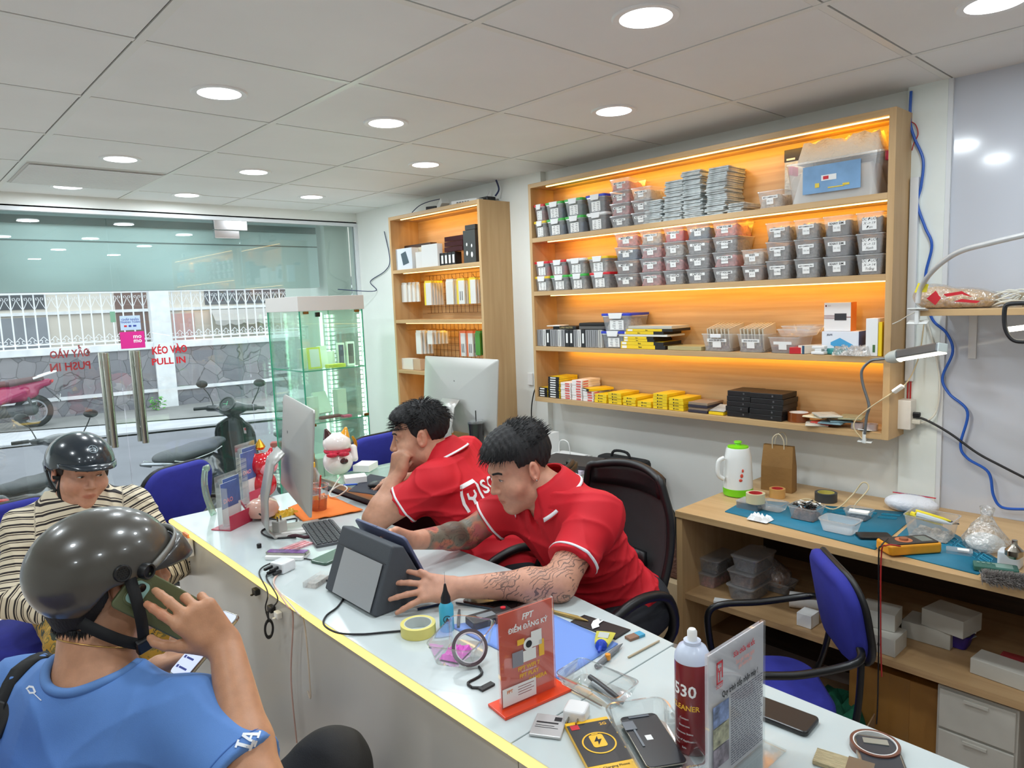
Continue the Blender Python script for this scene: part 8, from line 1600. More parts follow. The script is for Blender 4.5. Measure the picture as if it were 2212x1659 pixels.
cable('black test lead hanging from the multimeter over the bench edge',[tuple(onz(1918,1163,ZB+0.045)),tuple(onz(1903,1180,ZB+0.05)),(2.165,y_at(1898,2.165,0.74),0.748),(2.155,y_at(1898,2.155,0.5),0.5),(2.155,y_at(1896,2.155,0.3),0.30),(2.155,y_at(1893,2.155,0.2),0.22)],0.0022,dk_cab);cable('red test lead hanging from the multimeter beside the black one',[tuple(rq),tuple(onz(1915,1178,ZB+0.05)),(2.163,y_at(1904,2.165,0.74),0.75),(2.153,y_at(1903,2.155,0.5),0.50),(2.153,y_at(1905,2.155,0.36),0.38)],0.0022,red_cab)
t=ib('phone_part','black phone lying between the frosted tub and the multimeter','phone',1888,1160,ZB+0.0055,rz=-0.9);MB().rbox(0.10,0.055,0.008,0.008).build('phone_body',blk,t,bevel=0.002)
t=ib('clear_case','small clear case with a white part right of the multimeter','box',2072,1196,rz=-1.3);MB().rbox(0.068,0.045,0.012,0.005,None,4,0.0005).build('case_body',tubp,t);MB().cb((0.01,0,0.014),(0.03,0.02,0.002)).build('label',paper,t)
t=ib('plastic_bag','clear bag of white powder slumped at the right of the workbench','bag',2128,1188);S=SDF();S.ell((0,0,0.022),(0.052,0.042,0.030),0.02);S.half((0,0,0.001),(0,0,-1));sdfo(S,(-0.09,-0.08,-0.02),(0.09,0.08,0.08),0.005,'powder',mat('powder_white',srgb(238,238,236),0.9),t);film=clear('bag_film');MB().loft([[(r*cos(a)*(1+0.15*sin(3*a+z*60)),r*0.85*sin(a),z)for a in[k*PI/8 for k in range(16)]]for r,z in((0.060,0.002),(0.064,0.035),(0.035,0.075),(0.014,0.105),(0.020,0.135))],None,False,False).build('bag_film',film,t,smooth=2)
t=ib('jar','white square jar at the right end of the workbench','jar',2182,1222);MB().rbox(0.055,0.05,0.045,0.008).build('jar_body',col(216,222,228,0.3),t,bevel=0.004)
t=ib('burner','small round steel vessel on the white square jar','burner',2190,1206,ZB+0.0455);MB().lathe([(0.012,0),(0.022,0.010),(0.022,0.024),(0.012,0.034),(0.007,0.040),(0.007,0.052)],n=24).build('vessel',chrome,t,smooth=True)
t=ib('digital_scale','green pocket device with buttons at the front right of the bench','device',2150,1236,rz=dirz((2100,1232),(2200,1245),ZB));MB().rbox(0.105,0.05,0.014,0.006,None,4,0.0055).build('device_body',col(40,96,84,0.4),t,bevel=0.002);b_=MB().box(0.0,0.04,-0.015,0.018,0.0195,0.020)
for k in range(4):b_.cb((-0.04+k*0.012,0.008,0.0205),(0.007,0.007,0.002))
b_.build('buttons',col(120,150,140,0.4),t)
t=ib('fur_duster','grey fluffy duster lying over the bench front at the right','duster',2178,1266,ZB,rz=-1.2);rs=random.Random(3);g=MB()
for k in range(700):a,x=rs.uniform(-0.3,3.4),rs.uniform(-0.06,0.06);p0=V3(x,0.018*cos(a),0.012+0.012*sin(a));dd=V3(rs.uniform(-.4,.4),cos(a),sin(a));g.tube([tuple(p0),tuple(p0+dd*0.011),tuple(p0+dd*0.018+V3(0.003,0,-0.002))],[0.0012,0.0009,0.0002],n=3)
g.tube([(-0.06,0,0.014),(0.06,0,0.014)],0.012,n=8);g.build('fur',mat('grey_fur',srgb(120,114,110),0.9),t)
cable('cream cable looping up behind the workbench tubs',[tuple(onz(1700,1090,ZB+0.01)),tuple(onz(1745,1078,ZB+0.02)),tuple(onz(1800,1100,ZB+0.02)),V3(2.58,1.02,0.80),V3(2.60,0.99,0.85),V3(2.60,0.97,0.83),V3(2.55,1.0,0.765),tuple(onz(1880,1105,ZB+0.01))],0.0024,mat('cream_cable',srgb(206,188,150),0.5))
# shelf below the top
Z2=0.4225
def sx(px,x,z=Z2):return(x,y_at(px,x,z+0.03),z)
def ut(lab,px,x,w,d,h,dz=0.0,fk='dark',key='plastic_tub'):t=thing(key,lab,'tub',(x,y_at(px,x,Z2+dz+h/2),Z2+0.0005+dz),-PI/2);tub_mesh(w,d,h-0.004,0.85,0.014,0.003).build('tub_body',tubp,t,smooth=True);lumpy(w*0.8,d*0.84,h*0.6,n=10,seed=int(px),amp=0.5).build('contents',fill[fk],t);MB().rbox(w+0.01,d+0.01,0.004,0.016,None,5,h-0.004).build('lid',tubp,t,bevel=0.001);return t
for k,(px,x,dz,fk,nm)in enumerate(((1540,2.36,0,'pink','lower of the two at the far left'),(1548,2.37,0.056,'dark','upper of the two at the far left'),(1618,2.33,0,'dark','lowest of the second stack'),(1620,2.33,0.056,'brown','middle of the second stack'),(1628,2.34,0.112,'dark','top of the second stack'))):ut('lidded food tub under the workbench, '+nm,px,x,0.10,0.15,0.055,dz,fk)
ub=btub('open tub on the lower shelf below the knotted clear bag',1680,1272,0.125,0.085,0.040,z=Z2+0.001,fk='dark',fl=0.4)
t=thing('plastic_bag','knotted clear bag of brown biscuits on the lower shelf','bag',tuple(onz(1672,1270,Z2)+V3(0.02,0,0.018)));lumpy(0.10,0.08,0.055,n=10,seed=31,amp=0.5).build('biscuits',mat('biscuit',srgb(166,116,84),0.8,var=0.4,vscale=50),t,smooth=2);MB().loft([[(r*cos(a)+ox,r*0.85*sin(a)+oy,z)for a in[k*PI/6 for k in range(12)]]for r,z,ox,oy in((0.06,0.001,0,0),(0.062,0.04,0,0),(0.025,0.085,-0.01,0.02),(0.008,0.11,-0.02,0.035),(0.022,0.135,-0.03,0.05))],None,False,False).build('bag_film',film,t,smooth=2)
def ubx(name,lab,px,x,w,d,h,mm_,dz=0.0,rz=0.0,words=None):t=thing(name,lab,'box',(x,y_at(px,x,Z2+dz+h/2),Z2+0.0005+dz),-PI/2+rz);MB().box(-w/2,w/2,-d/2,d/2,0,h).build('carton',mm_,t,bevel=0.001);(text(words,0.013,inkp,t,((0,-d/2-0.0006,h/2),*FX),ext=0)if words else None);return t
dw=mat('dusty_white',srgb(196,192,182),0.7,var=0.06,vscale=9)
ubx('phone_box','white flat remote lying at the front of the lower shelf',1562,2.21,0.065,0.03,0.010,paper,rz=0.4);t=thing('paper_roll','white paper roll in the dark of the lower shelf behind the blue chair','paper',sx(1745,2.36),-1.2);MB().at((0,0,0.03),ry=PI/2).lathe([(0.028,-0.06),(0.028,0.06)],n=24).build('roll',paper,t,smooth=True)
ubx('carton','small white box left of the blue chair back on the lower shelf',1745,2.25,0.05,0.06,0.045,paper);ubx('carton','white box marked GOLD under the phone carton on the lower shelf',1902,2.26,0.12,0.10,0.055,dw,words='GOLD');ubx('carton','white open carton standing on the GOLD box',1902,2.30,0.105,0.09,0.055,dw,dz=0.056,rz=0.1);ubx('carton','brown box behind the blue chair back on the lower shelf',1835,2.30,0.10,0.08,0.07,col(150,106,70,0.8));ubx('carton','upper white box right of the GOLD box, slightly turned',2055,2.42,0.125,0.11,0.055,dw,dz=0.055,rz=-0.2);ubx('carton','long low white box at the far right of the lower shelf',2180,2.30,0.17,0.08,0.045,dw,rz=-0.1)
ubx('carton','white box with printing under the turned white box',2010,2.42,0.14,0.10,0.054,dw);t=ib('metal_tin','flat oval grey tin at the front of the lower shelf','tin',1960,1352,Z2+0.0005,rz=-1.2);MB().rbox(0.095,0.042,0.016,0.020,None,6).build('tin_body',col(112,108,100,0.35,0.6),t,bevel=0.002)
t=btub('purple tray full of clear packets on the lower shelf',2058,1388,0.105,0.075,0.045,z=Z2+0.001,m_=col(60,40,130,0.4));g=MB();rs=random.Random(6)
for k in range(12):g.at((rs.uniform(-.03,.03),rs.uniform(-.02,.02),0.030+k*0.003),rx=rs.uniform(-.3,.3),rz=rs.uniform(-.5,.5)).cb((0,0,0),(0.07,0.05,0.002))
g.build('packets',bagm,t);t=ib('clear_case','red box in a clear case at the right edge of the lower shelf','box',2185,1438,Z2+0.0005);MB().rbox(0.055,0.05,0.028,0.003,None,3).build('case_body',clear('red_case',body=srgb(206,70,80),op=0.7),t,bevel=0.001)
# floor below the bench
kraft=mat('carton_kraft',srgb(150,118,84),0.8,var=0.1,vscale=6);fl_=lambda px,x,z=0.1:(x,y_at(px,x,z),0.001)
t=thing('cardboard_box','open cardboard box with green and dark cloth under the bench','box',fl_(1800,2.24),-1.45)
for a in((-0.13,0.13,-0.11,-0.106),(-0.13,0.13,0.106,0.11),(-0.13,-0.126,-0.106,0.106),(0.126,0.13,-0.106,0.106),(-0.126,0.126,-0.106,0.106)):MB().box(a[0],a[1],a[2],a[3],0,0.20 if a[1]-a[0]<0.25 or abs(a[2])>0.107 or a[3]>0.107 else 0.004).build('panel',kraft,t)
tag(lumpy(0.22,0.18,0.09,seed=5,amp=0.6).build('cloth_bundle',mat('green_cloth',srgb(20,90,64),0.9,var=0.7,vscale=12),None,loc=(t.location[0],t.location[1],0.13),rz=-1.5),'green and dark cloth bundle heaped in the open cardboard box','cloth')
t=thing('cardboard_box','tall brown taped carton under the middle of the bench','box',fl_(1968,2.36,0.2),-1.55);MB().box(-0.15,0.15,-0.12,0.12,0,0.35).build('carton',mat('carton_ochre',srgb(160,112,50),0.6,var=0.12,vscale=5),t,bevel=0.003);MB().box(-0.03,0.03,-0.121,0.121,0,0.351).build('tape_strip',mat('tape_brown',srgb(150,104,44),0.3),t)
t=thing('drawer_unit','dull white plastic drawer unit under the right of the bench','drawers',fl_(2125,2.30,0.2),-PI/2);MB().box(-0.10,0.10,-0.09,0.12,0,0.385).build('cabinet_body',dw,t,bevel=0.003)
for k in range(3):d_=MB().box(-0.094,0.094,-0.098,-0.091,0.01+k*0.125,0.128+k*0.125).build('drawer',dw,t,bevel=0.003);MB().box(-0.03,0.03,-0.104,-0.098,0.11+k*0.125,0.118+k*0.125).build('handle',dw,d_)
t=thing('plastic_bag','white translucent bag on the floor before the tall carton','bag',fl_(1895,2.12,0.05));lumpy(0.12,0.10,0.16,n=8,seed=2,amp=0.8).build('film',clear('white_bag',body=(0.85,0.87,0.9),op=0.6,rough=0.4),t,smooth=2)
t=thing('bottle','clear bottle with red nozzle on the floor by the tall carton','bottle',fl_(1962,2.14,0.1));MB().lathe([(0.035,0),(0.036,0.09),(0.014,0.12),(0.013,0.13)],n=20).build('bottle_body',acr,t,smooth=True);MB().lathe([(0.018,0.125),(0.018,0.145),(0.006,0.165),(0.003,0.185)],n=16).build('nozzle',red_v,t,smooth=True)
t=thing('cardboard_box','brown box low in the dark at the left end of the bench','box',fl_(1560,2.45,0.15),-1.4);MB().box(-0.10,0.10,-0.1,0.1,0,0.22).build('carton',kraft,t,bevel=0.002)
t=thing('handbag','quilted brown bag with black straps between desk chair and bench','bag',fl_(1455,2.62,0.5),-1.57);MB().rbox(0.24,0.12,0.22,0.03,None,5,0.28).build('bag_body',mat('quilted_brown',srgb(104,70,58),0.6,bump=0.8,bscale=90),t,bevel=0.01);MB().tube([(-0.07,-0.062,0.34),(-0.06,-0.09,0.60),(0.06,-0.09,0.60),(0.07,-0.062,0.34)],0.008,n=8,sub=6).build('strap',web,t,smooth=True);bx_=thing('cardboard_box','pale carton under the quilted bag beside the bench','box',fl_(1455,2.62,0.5),-1.57);MB().box(-0.13,0.13,-0.1,0.1,0,0.278).build('carton',col(186,164,130,0.8),bx_,bevel=0.002)
t=thing('laptop_bag','black bag with grip lying against the wall behind the office chair','bag',(2.70,y_at(1346,2.70,0.80),0.001),-1.57);MB().rbox(0.30,0.10,0.76,0.04,None,6).build('bag_body',mat('bag_black',srgb(26,26,28),0.85),t,bevel=0.02);MB().tube([(-0.06,-0.02,0.75),(-0.04,-0.02,0.79),(0.04,-0.02,0.79),(0.06,-0.02,0.75)],0.007,n=8,sub=4).build('grip',web,t,smooth=True)
t=thing('gift_bag','white paper bag with string handle by the wall left of the office chair','bag',(2.66,y_at(1232,2.66,0.72),0.001),-1.57);MB().box(-0.09,0.09,-0.04,0.04,0,0.74).build('bag_body',paper,t);MB().tube([(-0.04,-0.041,0.72),(-0.03,-0.045,0.81),(0.03,-0.045,0.81),(0.04,-0.041,0.72)],0.0025,n=6,sub=5).build('string_handle',cop if 'cop' in globals()else paper,t,smooth=True)
t=thing('rack','black metal rack cut off by the right edge of the photo','rack',(1.98,-0.03,0.0));MB().box(0,0.03,0.0,0.03,0,0.62).box(0,0.03,-0.3,-0.27,0,0.62).build('posts',blk,t);g=MB()
for k in range(18):g.box(0,0.02,-0.27,0.0,0.05+k*0.03,0.06+k*0.03)
g.build('rungs',blk,t)
# ---------------------------------------------------------------- right wall: trunking, cables, socket, lamps, small shelf
XW=2.80
def wy(px,x,z):return y_at(px,x,z)
ya=wy(1962,2.80,1.6);t=thing('cable_trunking','white cable trunking running down beside the wide wall shelf','trunking',(0,0,0));MB().box(2.782,2.799,0.893,0.921,1.205,1.93).build('trunking',MATS['alu_white'],t,bevel=0.002)
for k,dy in enumerate((-0.004,0.005)):cable('red wire below the white trunking, %s one'%('left' if k else 'right'),[(2.792,0.907+dy,1.21),(2.792,0.907+dy,1.13)],0.003,red_cab,sub=2)
t=thing('socket_box','white surface socket box beside the lower end of the wall shelf','socket',(2.765,wy(1948,2.74,1.08),1.088));MB().box(-0.028,0.030,-0.030,0.030,-0.055,0.052).build('box_body',col(232,228,222,0.35),t,bevel=0.003);MB().cb((0.002,-0.040,0.0),(0.018,0.026,0.016)).build('plug',blk,t,bevel=0.004);MB().cb((-0.004,-0.042,-0.026),(0.02,0.03,0.016)).build('plug',white_cab,t,bevel=0.004)
W_=lambda px,py,x=2.79:onx(px,py,x)
cable('blue network cable snaking down the wall right of the shelf',[W_(1968,197),W_(1966,262),W_(1976,300),W_(1994,345),W_(1990,400),W_(1982,440),W_(1998,490),W_(2013,530),W_(2000,590),W_(2001,640),W_(2014,690),W_(2045,720),W_(2058,760),W_(2036,815),W_(2050,850),W_(2090,890),W_(2075,960),W_(2090,990),W_(2135,1020),W_(2146,1070),W_(2165,1096),W_(2215,1100)],0.0048,blue_cab)
cable('black power cable sagging from the socket box to the right',[W_(1965,901,2.765),W_(1995,905,2.77),W_(2050,935,2.78),W_(2110,978,2.78),W_(2160,1005,2.78),W_(2215,1033,2.78)],0.0042,dk_cab)
cable('white lead from the socket box rising to the small shelf',[W_(1968,915,2.765),W_(1995,912,2.77),W_(2022,890,2.78),W_(2030,830,2.785),W_(2022,770,2.785),W_(2010,720,2.79),W_(2000,690,2.79)],0.003,white_cab);cable('thin red and dark wires looping at the top of the trunking',[W_(1966,262),W_(1978,270),W_(1983,290),W_(1974,310),W_(1970,325)],0.0018,red_cab)
# clamp lamp on the shelf bottom
L_=lambda px,py,x:tuple(onx(px,py,x));lp=thing('clamp_lamp','grey gooseneck clamp lamp clipped to the lower right of the wall shelf','lamp');xg=2.63
MB().tube([L_(1868,938,xg),L_(1872,900,xg),L_(1877,875,xg),L_(1864,830,xg),L_(1862,800,xg),L_(1880,780,xg),L_(1900,776,2.62),L_(1918,774,2.61)],0.0052,n=8,sub=6).build('gooseneck',mat('steel_grey',srgb(116,120,124),0.35,0.6),lp,smooth=True)
hA,hB=V3(*L_(1918,774,2.61)),V3(*L_(1944,768,2.59));hC=V3(*L_(2036,752,2.45));MB().tube([tuple(hA-unit(hB-hA)*0.0),tuple(lerp(hA,hB,0.3)),tuple(hB)],[0.015,0.021,0.023],n=14).build('socket',col(190,196,192,0.4),lp,smooth=True)
Mh=frame(tuple(lerp(hB,hC,0.5)),tuple(unit(hC-hB)),(0.35,0.15,0.95));Lh=np.linalg.norm(hC-hB);MB().fr(Mh).box(-Lh/2,Lh/2,-0.014,0.017,-0.018,0.018).build('lamp_head',mat('steel_grey'),lp,bevel=0.005);MB().fr(Mh).box(Lh/2-0.004,Lh/2+0.003,-0.013,0.016,-0.016,0.016).build('end_cap',col(200,210,210,0.3),lp,bevel=0.003);MB().fr(Mh).box(-Lh/2+0.004,Lh/2+0.002,-0.0165,-0.0142,-0.014,0.014).build('glow_strip',emis('lamp_tube',(1,0.93,0.75),9.0),lp)
pl_=lerp(hB,hC,0.5)-V3(0,0,0.03);add_light('clamp_lamp_light','AREA',tuple(pl_),0.5,(1,0.93,0.78),0.10,0.02,rot=(0,0,0))
def clampit(par,c_,s=1.0):MB().at(c_,ry=0.2).cb((0,0,0.012),(0.028*s,0.045*s,0.004)).at(c_,ry=-0.35).cb((-0.004,0,-0.030),(0.024*s,0.05*s,0.004)).at(c_).cb((0,0.0,-0.014),(0.016,0.012,0.045)).build('clamp',col(226,228,226,0.3),par,bevel=0.002)
clampit(lp,L_(1868,936,2.655));cable('cream lamp lead with an inline switch draped from the clamp',[L_(1862,948,2.63),L_(1845,925,2.62),L_(1850,905,2.62),L_(1880,880,2.62),L_(1925,850,2.62),L_(1960,825,2.70),L_(1985,770,2.76),L_(1996,700,2.78)],0.0022,mat('cream_cable'))
t=thing('inline_switch','white inline rocker switch on the lamp lead','switch');t.matrix_world=frame(L_(1940,840,2.62),tuple(V3(*L_(1960,825,2.62))-V3(*L_(1920,853,2.62))),(-1,0.2,0.6));MB().rbox(0.040,0.020,0.010,0.004,None,3,-0.005).build('switch_body',paper,t,bevel=0.002)
# small shelf with noodles and cables
pf_=onx(1978,676,2.50);zs_=pf_[2];sh=thing('wall_shelf','short pale wood shelf on the right wall holding noodles and cables','shelf');MB().box(2.50,2.795,-0.5,pf_[1],zs_-0.010,zs_+0.010).build('board',wd_y,sh,bevel=0.001);yb_=y_at(2100,2.80,1.4);MB().box(2.808,2.8145,yb_-0.012,yb_+0.012,zs_-0.17,zs_-0.01).box(2.60,2.8145,yb_-0.012,yb_+0.012,zs_-0.014,zs_-0.010).build('bracket',col(220,220,222,0.4),sh)
ZN=zs_+0.0105;yn=y_at(2070,2.58,ZN+0.03);t=thing('noodle_bag','clear bag of yellow noodles with red print on the small wall shelf','bag',(2.60,yn,ZN),-PI/2+0.1)
S=SDF();S.ell((0,0,0.025),(0.105,0.055,0.036),0.02);S.ell((-0.07,0,0.035),(0.05,0.045,0.035),0.03);S.half((0,0,0.001),(0,0,-1));sdfo(S,(-0.16,-0.09,-0.02),(0.16,0.09,0.1),0.005,'noodles',mat('noodle',srgb(216,168,92),0.6,var=0.35,vscale=90,bump=1.0,bscale=150),t);S2=SDF();S2 .ell((0,0,0.026),(0.112,0.060,0.041),0.02);S2 .ell((-0.08,0,0.042),(0.055,0.048,0.040),0.03);S2 .half((0,0,0.0),(0,0,-1));sdfo(S2,(-0.17,-0.1,-0.02),(0.17,0.1,0.12),0.006,'bag_film',film,t)
decal(poly_mesh([[(-0.075,0.0),(-0.05,-0.022),(-0.035,0.0),(-0.05,0.024)],[(-0.03,0.012),(0.02,0.020),(0.05,0.0),(0.02,0.010),(-0.02,0.004)],[(0.0,-0.012),(0.06,-0.018),(0.07,-0.012),(0.02,-0.004)]]),S2,(0,-0.1,0.035),(1,0,0),(0,0,1),'red_print',red_v,t,off=0.001,back=0.0);decal(poly_mesh([[(-0.11,0.02),(-0.075,0.02),(-0.07,0.045),(-0.10,0.05)]]),S2,(0,-0.1,0.035),(1,0,0),(0,0,1),'yellow_print',col(232,216,50),t,off=0.001,back=0.0)
rs=random.Random(14);g=MB()
for k in range(9):
 r=rs.uniform(0.05,0.085);cxy=(rs.uniform(-.02,.02),rs.uniform(-.02,.02));pts=[(cxy[0]+r*cos(a)*0.9,cxy[1]+r*0.75*sin(a),0.005+k*0.0045+0.012*sin(a*2+k))for a in[j*PI/5+k for j in range(11)]];g.tube(pts,0.0026,n=6,sub=4)
o=g.build('cable_coil',white_cab,None,loc=(2.66,y_at(2180,2.66,ZN+0.02),ZN),smooth=True);tag(o,'tangled coil of white cables on the small wall shelf','cable')
hz=thing('gooseneck_clamp','transparent grey gooseneck arm clamped to the small wall shelf end','lamp arm');MB().tube([L_(1982,655,2.49),L_(1990,620,2.49),L_(2020,580,2.45),L_(2070,545,2.40),L_(2140,525,2.33),L_(2225,505,2.26)],0.008,n=10,sub=6).build('gooseneck',clear('clear_sleeve',body=(0.6,0.6,0.6),op=0.75,rough=0.3),hz,smooth=True);clampit(hz,(2.485,pf_[1]-0.01,zs_),1.2)
rg=thing('ring_lamp','black framed lamp with a lit strip cut off by the right edge','lamp');MB().tube([L_(2225,655,2.3),L_(2180,657,2.3),L_(2170,670,2.3),L_(2172,710,2.3),L_(2190,735,2.3),L_(2225,738,2.3)],0.006,n=8,sub=6).build('frame',dk_cab,rg,smooth=True);MB().tube([L_(2176,712,2.31),L_(2225,706,2.31)],0.007,n=8).build('glow_strip',emis('lamp_tube',(1,0.93,0.75),9.0),rg)
cable('thin white lead hanging from the small shelf clamp',[L_(1985,672,2.49),L_(1965,680,2.52),L_(1945,692,2.6),L_(1928,700,2.62)],0.0018,white_cab)
cable('thin cords hanging on the wall pillar left of the wide shelf',[(2.79,2.83,1.10),(2.78,2.87,1.02),(2.775,2.89,0.90),(2.78,2.88,0.74)],0.0035,dk_cab);t=thing('socket_box','small white wall socket on the pillar left of the wide shelf','socket',(2.794,y_at(1145,2.79,1.1),1.10));MB().box(-0.006,0.005,-0.02,0.02,-0.035,0.035).build('socket_plate',paper,t,bevel=0.002)
# ================================================================ outside: street, stone wall with railing, house, motorbikes
ZS=-0.28;ZW=-0.15;KW=1.0765  # the wall stands a little farther on the lower street
asph=mat('asphalt',srgb(122,122,128),0.9,var=0.12,vscale=1.5,bump=0.2,bscale=120);conc=mat('pavement_grey',srgb(136,134,132),0.9,var=0.15,vscale=2.0);curbm=mat('curb_white',srgb(186,186,190),0.8,var=0.1,vscale=3)
struct(MB().box(-14,22,4.86,26,ZS-0.1,ZS).build('street',asph))
struct(MB().box(-4,3.2,4.86,5.12,ZS,-0.01).box(-4,3.2,5.12,5.20,ZS,-0.012).build('doorstep',mat('step_white',srgb(205,203,200),0.7,var=0.08,vscale=4)))
def strip_(name,a,b,c,d,z1,m):
 P=[onz(*a,ZS),onz(*b,ZS),onz(*c,ZS),onz(*d,ZS)];ext=lambda p,q,t:p+(q-p)*t
 l0,l1=ext(P[0],P[1],-1.2),ext(P[0],P[1],2.2);r0,r1=ext(P[3],P[2],-1.2),ext(P[3],P[2],2.2)
 return MB().add([tuple(l0[:2])+(ZS+0.001,),tuple(l1[:2])+(ZS+0.001,),tuple(r1[:2])+(ZS+0.001,),tuple(r0[:2])+(ZS+0.001,),tuple(l0[:2])+(z1,),tuple(l1[:2])+(z1,),tuple(r1[:2])+(z1,),tuple(r0[:2])+(z1,)],[(0,1,2,3),(7,6,5,4),(0,4,5,1),(1,5,6,2),(2,6,7,3),(3,7,4,0)]).build(name,m)
struct(strip_('pavement',(0,880),(600,850),(600,893),(0,938),ZS+0.012,conc));struct(strip_('curb',(0,940),(600,894),(600,905),(0,968),ZS+0.03,curbm))
WP=V3(4.03*KW,13.80*KW,1.55*(1-KW));wa=rad(-9);WU=V3(cos(wa),sin(wa),0);WN=V3(-WU[1],WU[0],0)
def wf(u,n,z):p=WP+WU*u+WN*n;return(p[0],p[1],z)
WR_=atan2(WU[1],WU[0])
m,nt,b,out=_nt('crazy_stone');N,L=nt.nodes,nt.links;tc=N.new('ShaderNodeTexCoord');mp=N.new('ShaderNodeMapping');mp.inputs['Scale'].default_value=(1,1,1);L.new(tc.outputs['Object'],mp.inputs[0])
nz=N.new('ShaderNodeTexNoise');nz.inputs['Scale'].default_value=3;L.new(mp.outputs[0],nz.inputs['Vector']);mx=N.new('ShaderNodeMix');mx.data_type='RGBA';mx.inputs[0].default_value=0.12;L.new(mp.outputs[0],mx.inputs[6]);L.new(nz.outputs['Color'],mx.inputs[7])
v1=N.new('ShaderNodeTexVoronoi');v1 .feature='DISTANCE_TO_EDGE';v1 .inputs['Scale'].default_value=4.0;v2=N.new('ShaderNodeTexVoronoi');v2 .inputs['Scale'].default_value=4.0;L.new(mx.outputs[2],v1 .inputs['Vector']);L.new(mx.outputs[2],v2 .inputs['Vector'])
r=N.new('ShaderNodeValToRGB');e=r.color_ramp.elements;e[0].position=0.0;e[0].color=c4(srgb(120,118,120));e[1].position=0.02;e[1].color=(1,1,1,1);L.new(v1 .outputs['Distance'],r.inputs[0])
sc=N.new('ShaderNodeSeparateColor');L.new(v2 .outputs['Color'],sc.inputs[0]);r2=N.new('ShaderNodeValToRGB');e=r2 .color_ramp.elements;e[0].color=c4(srgb(108,107,114));e[1].color=c4(srgb(142,138,142));L.new(sc.outputs[0],r2 .inputs[0])
ml=N.new('ShaderNodeMix');ml.data_type='RGBA';ml.blend_type='MULTIPLY';ml.inputs[0].default_value=1;L.new(r2 .outputs[0],ml.inputs[6]);L.new(r.outputs[0],ml.inputs[7]);L.new(ml.outputs[2],b.inputs['Base Color']);b.inputs['Roughness'].default_value=0.8
bp=N.new('ShaderNodeBump');bp.inputs['Strength'].default_value=0.6;bp.inputs['Distance'].default_value=0.03;L.new(v1 .outputs['Distance'],bp.inputs['Height']);L.new(bp.outputs[0],b.inputs['Normal']);stone=m
cop=mat('whitewash',srgb(222,222,224),0.8,var=0.1,vscale=7)
gw=thing('garden_wall','long grey crazy-stone wall with white coping across the street','wall',tuple(WP),WR_)
MB().box(-12,12,0.0,0.25,ZW,0.93).build('stone_face',stone,gw)
MB().box(-12,12,-0.05,0.27,0.93,1.055).build('coping',cop,gw,bevel=0.01);MB().box(-12,12,-0.03,0.0,0.145,0.205).build('band',cop,gw)
MB().box(-0.20,0.115,-0.10,0.28,ZW,2.06).build('pillar',cop,gw,bevel=0.008);gw.scale=(KW,)*3
rl=thing('railing','white iron railing with scrolls standing on the stone wall','railing',tuple(WP),WR_)
MB().box(-12,-0.2,0.07,0.15,1.955,2.01).box(0.115,12,0.07,0.15,1.955,2.01).build('top_rail',cop,rl)
MB().box(-12,-0.2,0.09,0.13,1.10,1.125).box(0.115,12,0.09,0.13,1.10,1.125).build('bottom_rail',cop,rl)
iron=mat('white_iron',srgb(225,225,228),0.5);b_=MB();s_=MB()
for i in range(-34,45):
 u=i*0.163+0.03
 if-0.24<u<0.16:continue
 b_.box(u-0.011,u+0.011,0.10,0.122,1.055,1.96)
 for sg in(-1,1):
  s_.tube([(u+sg*0.012,0.11,1.72),(u+sg*0.05,0.11,1.80),(u+sg*0.074,0.11,1.86),(u+sg*0.06,0.11,1.905),(u+sg*0.03,0.11,1.895),(u+sg*0.035,0.11,1.865),(u+sg*0.05,0.11,1.870)],0.006,n=4)
  s_.tube([(u+sg*0.012,0.11,1.13),(u+sg*0.06,0.11,1.145),(u+sg*0.06,0.11,1.18),(u+sg*0.03,0.11,1.19)],0.006,n=4);s_.tube([(u+0.081,0.11,1.245),(u+0.081+sg*0.062,0.11,1.175)],0.006,n=4)
b_.build('bars',iron,rl);s_.build('scrollwork',iron,rl)
hs=thing('building','pale building with grey windows behind the iron railing','building',tuple(WP+WN*2.8),WR_)
MB().box(-12,14,0,0.3,ZW,4.5).build('wall',mat('house_wall',srgb(206,196,184),0.85,var=0.07,vscale=0.8),hs)
MB().box(-12,14,-0.06,0.0,1.62,1.68).build('ledge',cop,hs)
win=mat('window_grey',srgb(128,130,138),0.3,var=0.15,vscale=2);wdk=mat('window_dark',srgb(62,62,70),0.2)
for x0,x1,z0,z1,mm in((-4.6,-1.75,0.75,1.58,win),(-4.6,-1.75,1.74,2.3,wdk),(0.5,0.95,0.6,1.55,mat('pink_wall',srgb(190,150,146),0.8)),(1.2,5.5,1.72,2.3,wdk),(-0.55,0.05,1.0,2.3,mat('house_brown',srgb(112,84,76),0.8))):MB().box(x0,x1,-0.03,-0.001,z0,z1).build('window',mm,hs)
aw=MB()
for k in range(14):
 x=1.3+k*0.3;aw.add([(x,-0.05,1.6),(x+0.3,-0.05,1.6),(x+0.3,-0.45,1.36),(x,-0.45,1.36)],[(0,1,2,3)]);aw.add([(x+0.3*(j/6),-0.45,1.36)for j in range(7)]+[(x+0.3*(1-j/6),-0.45,1.30-0.05*sin(PI*j/6))for j in range(7)],[tuple(range(14))])
hs.scale=(KW,)*3;rl.scale=(KW,)*3;aw.build('awning',mat('awning_grey',srgb(178,172,168),0.8),hs,solid=0.01)
MB().box(-3.4,-1.9,-0.05,-0.03,0.85,0.92).box(1.4,3.4,-0.9,-0.4,ZW,0.9).build('fixture',mat('fixture_grey',srgb(140,140,142),0.6),hs)
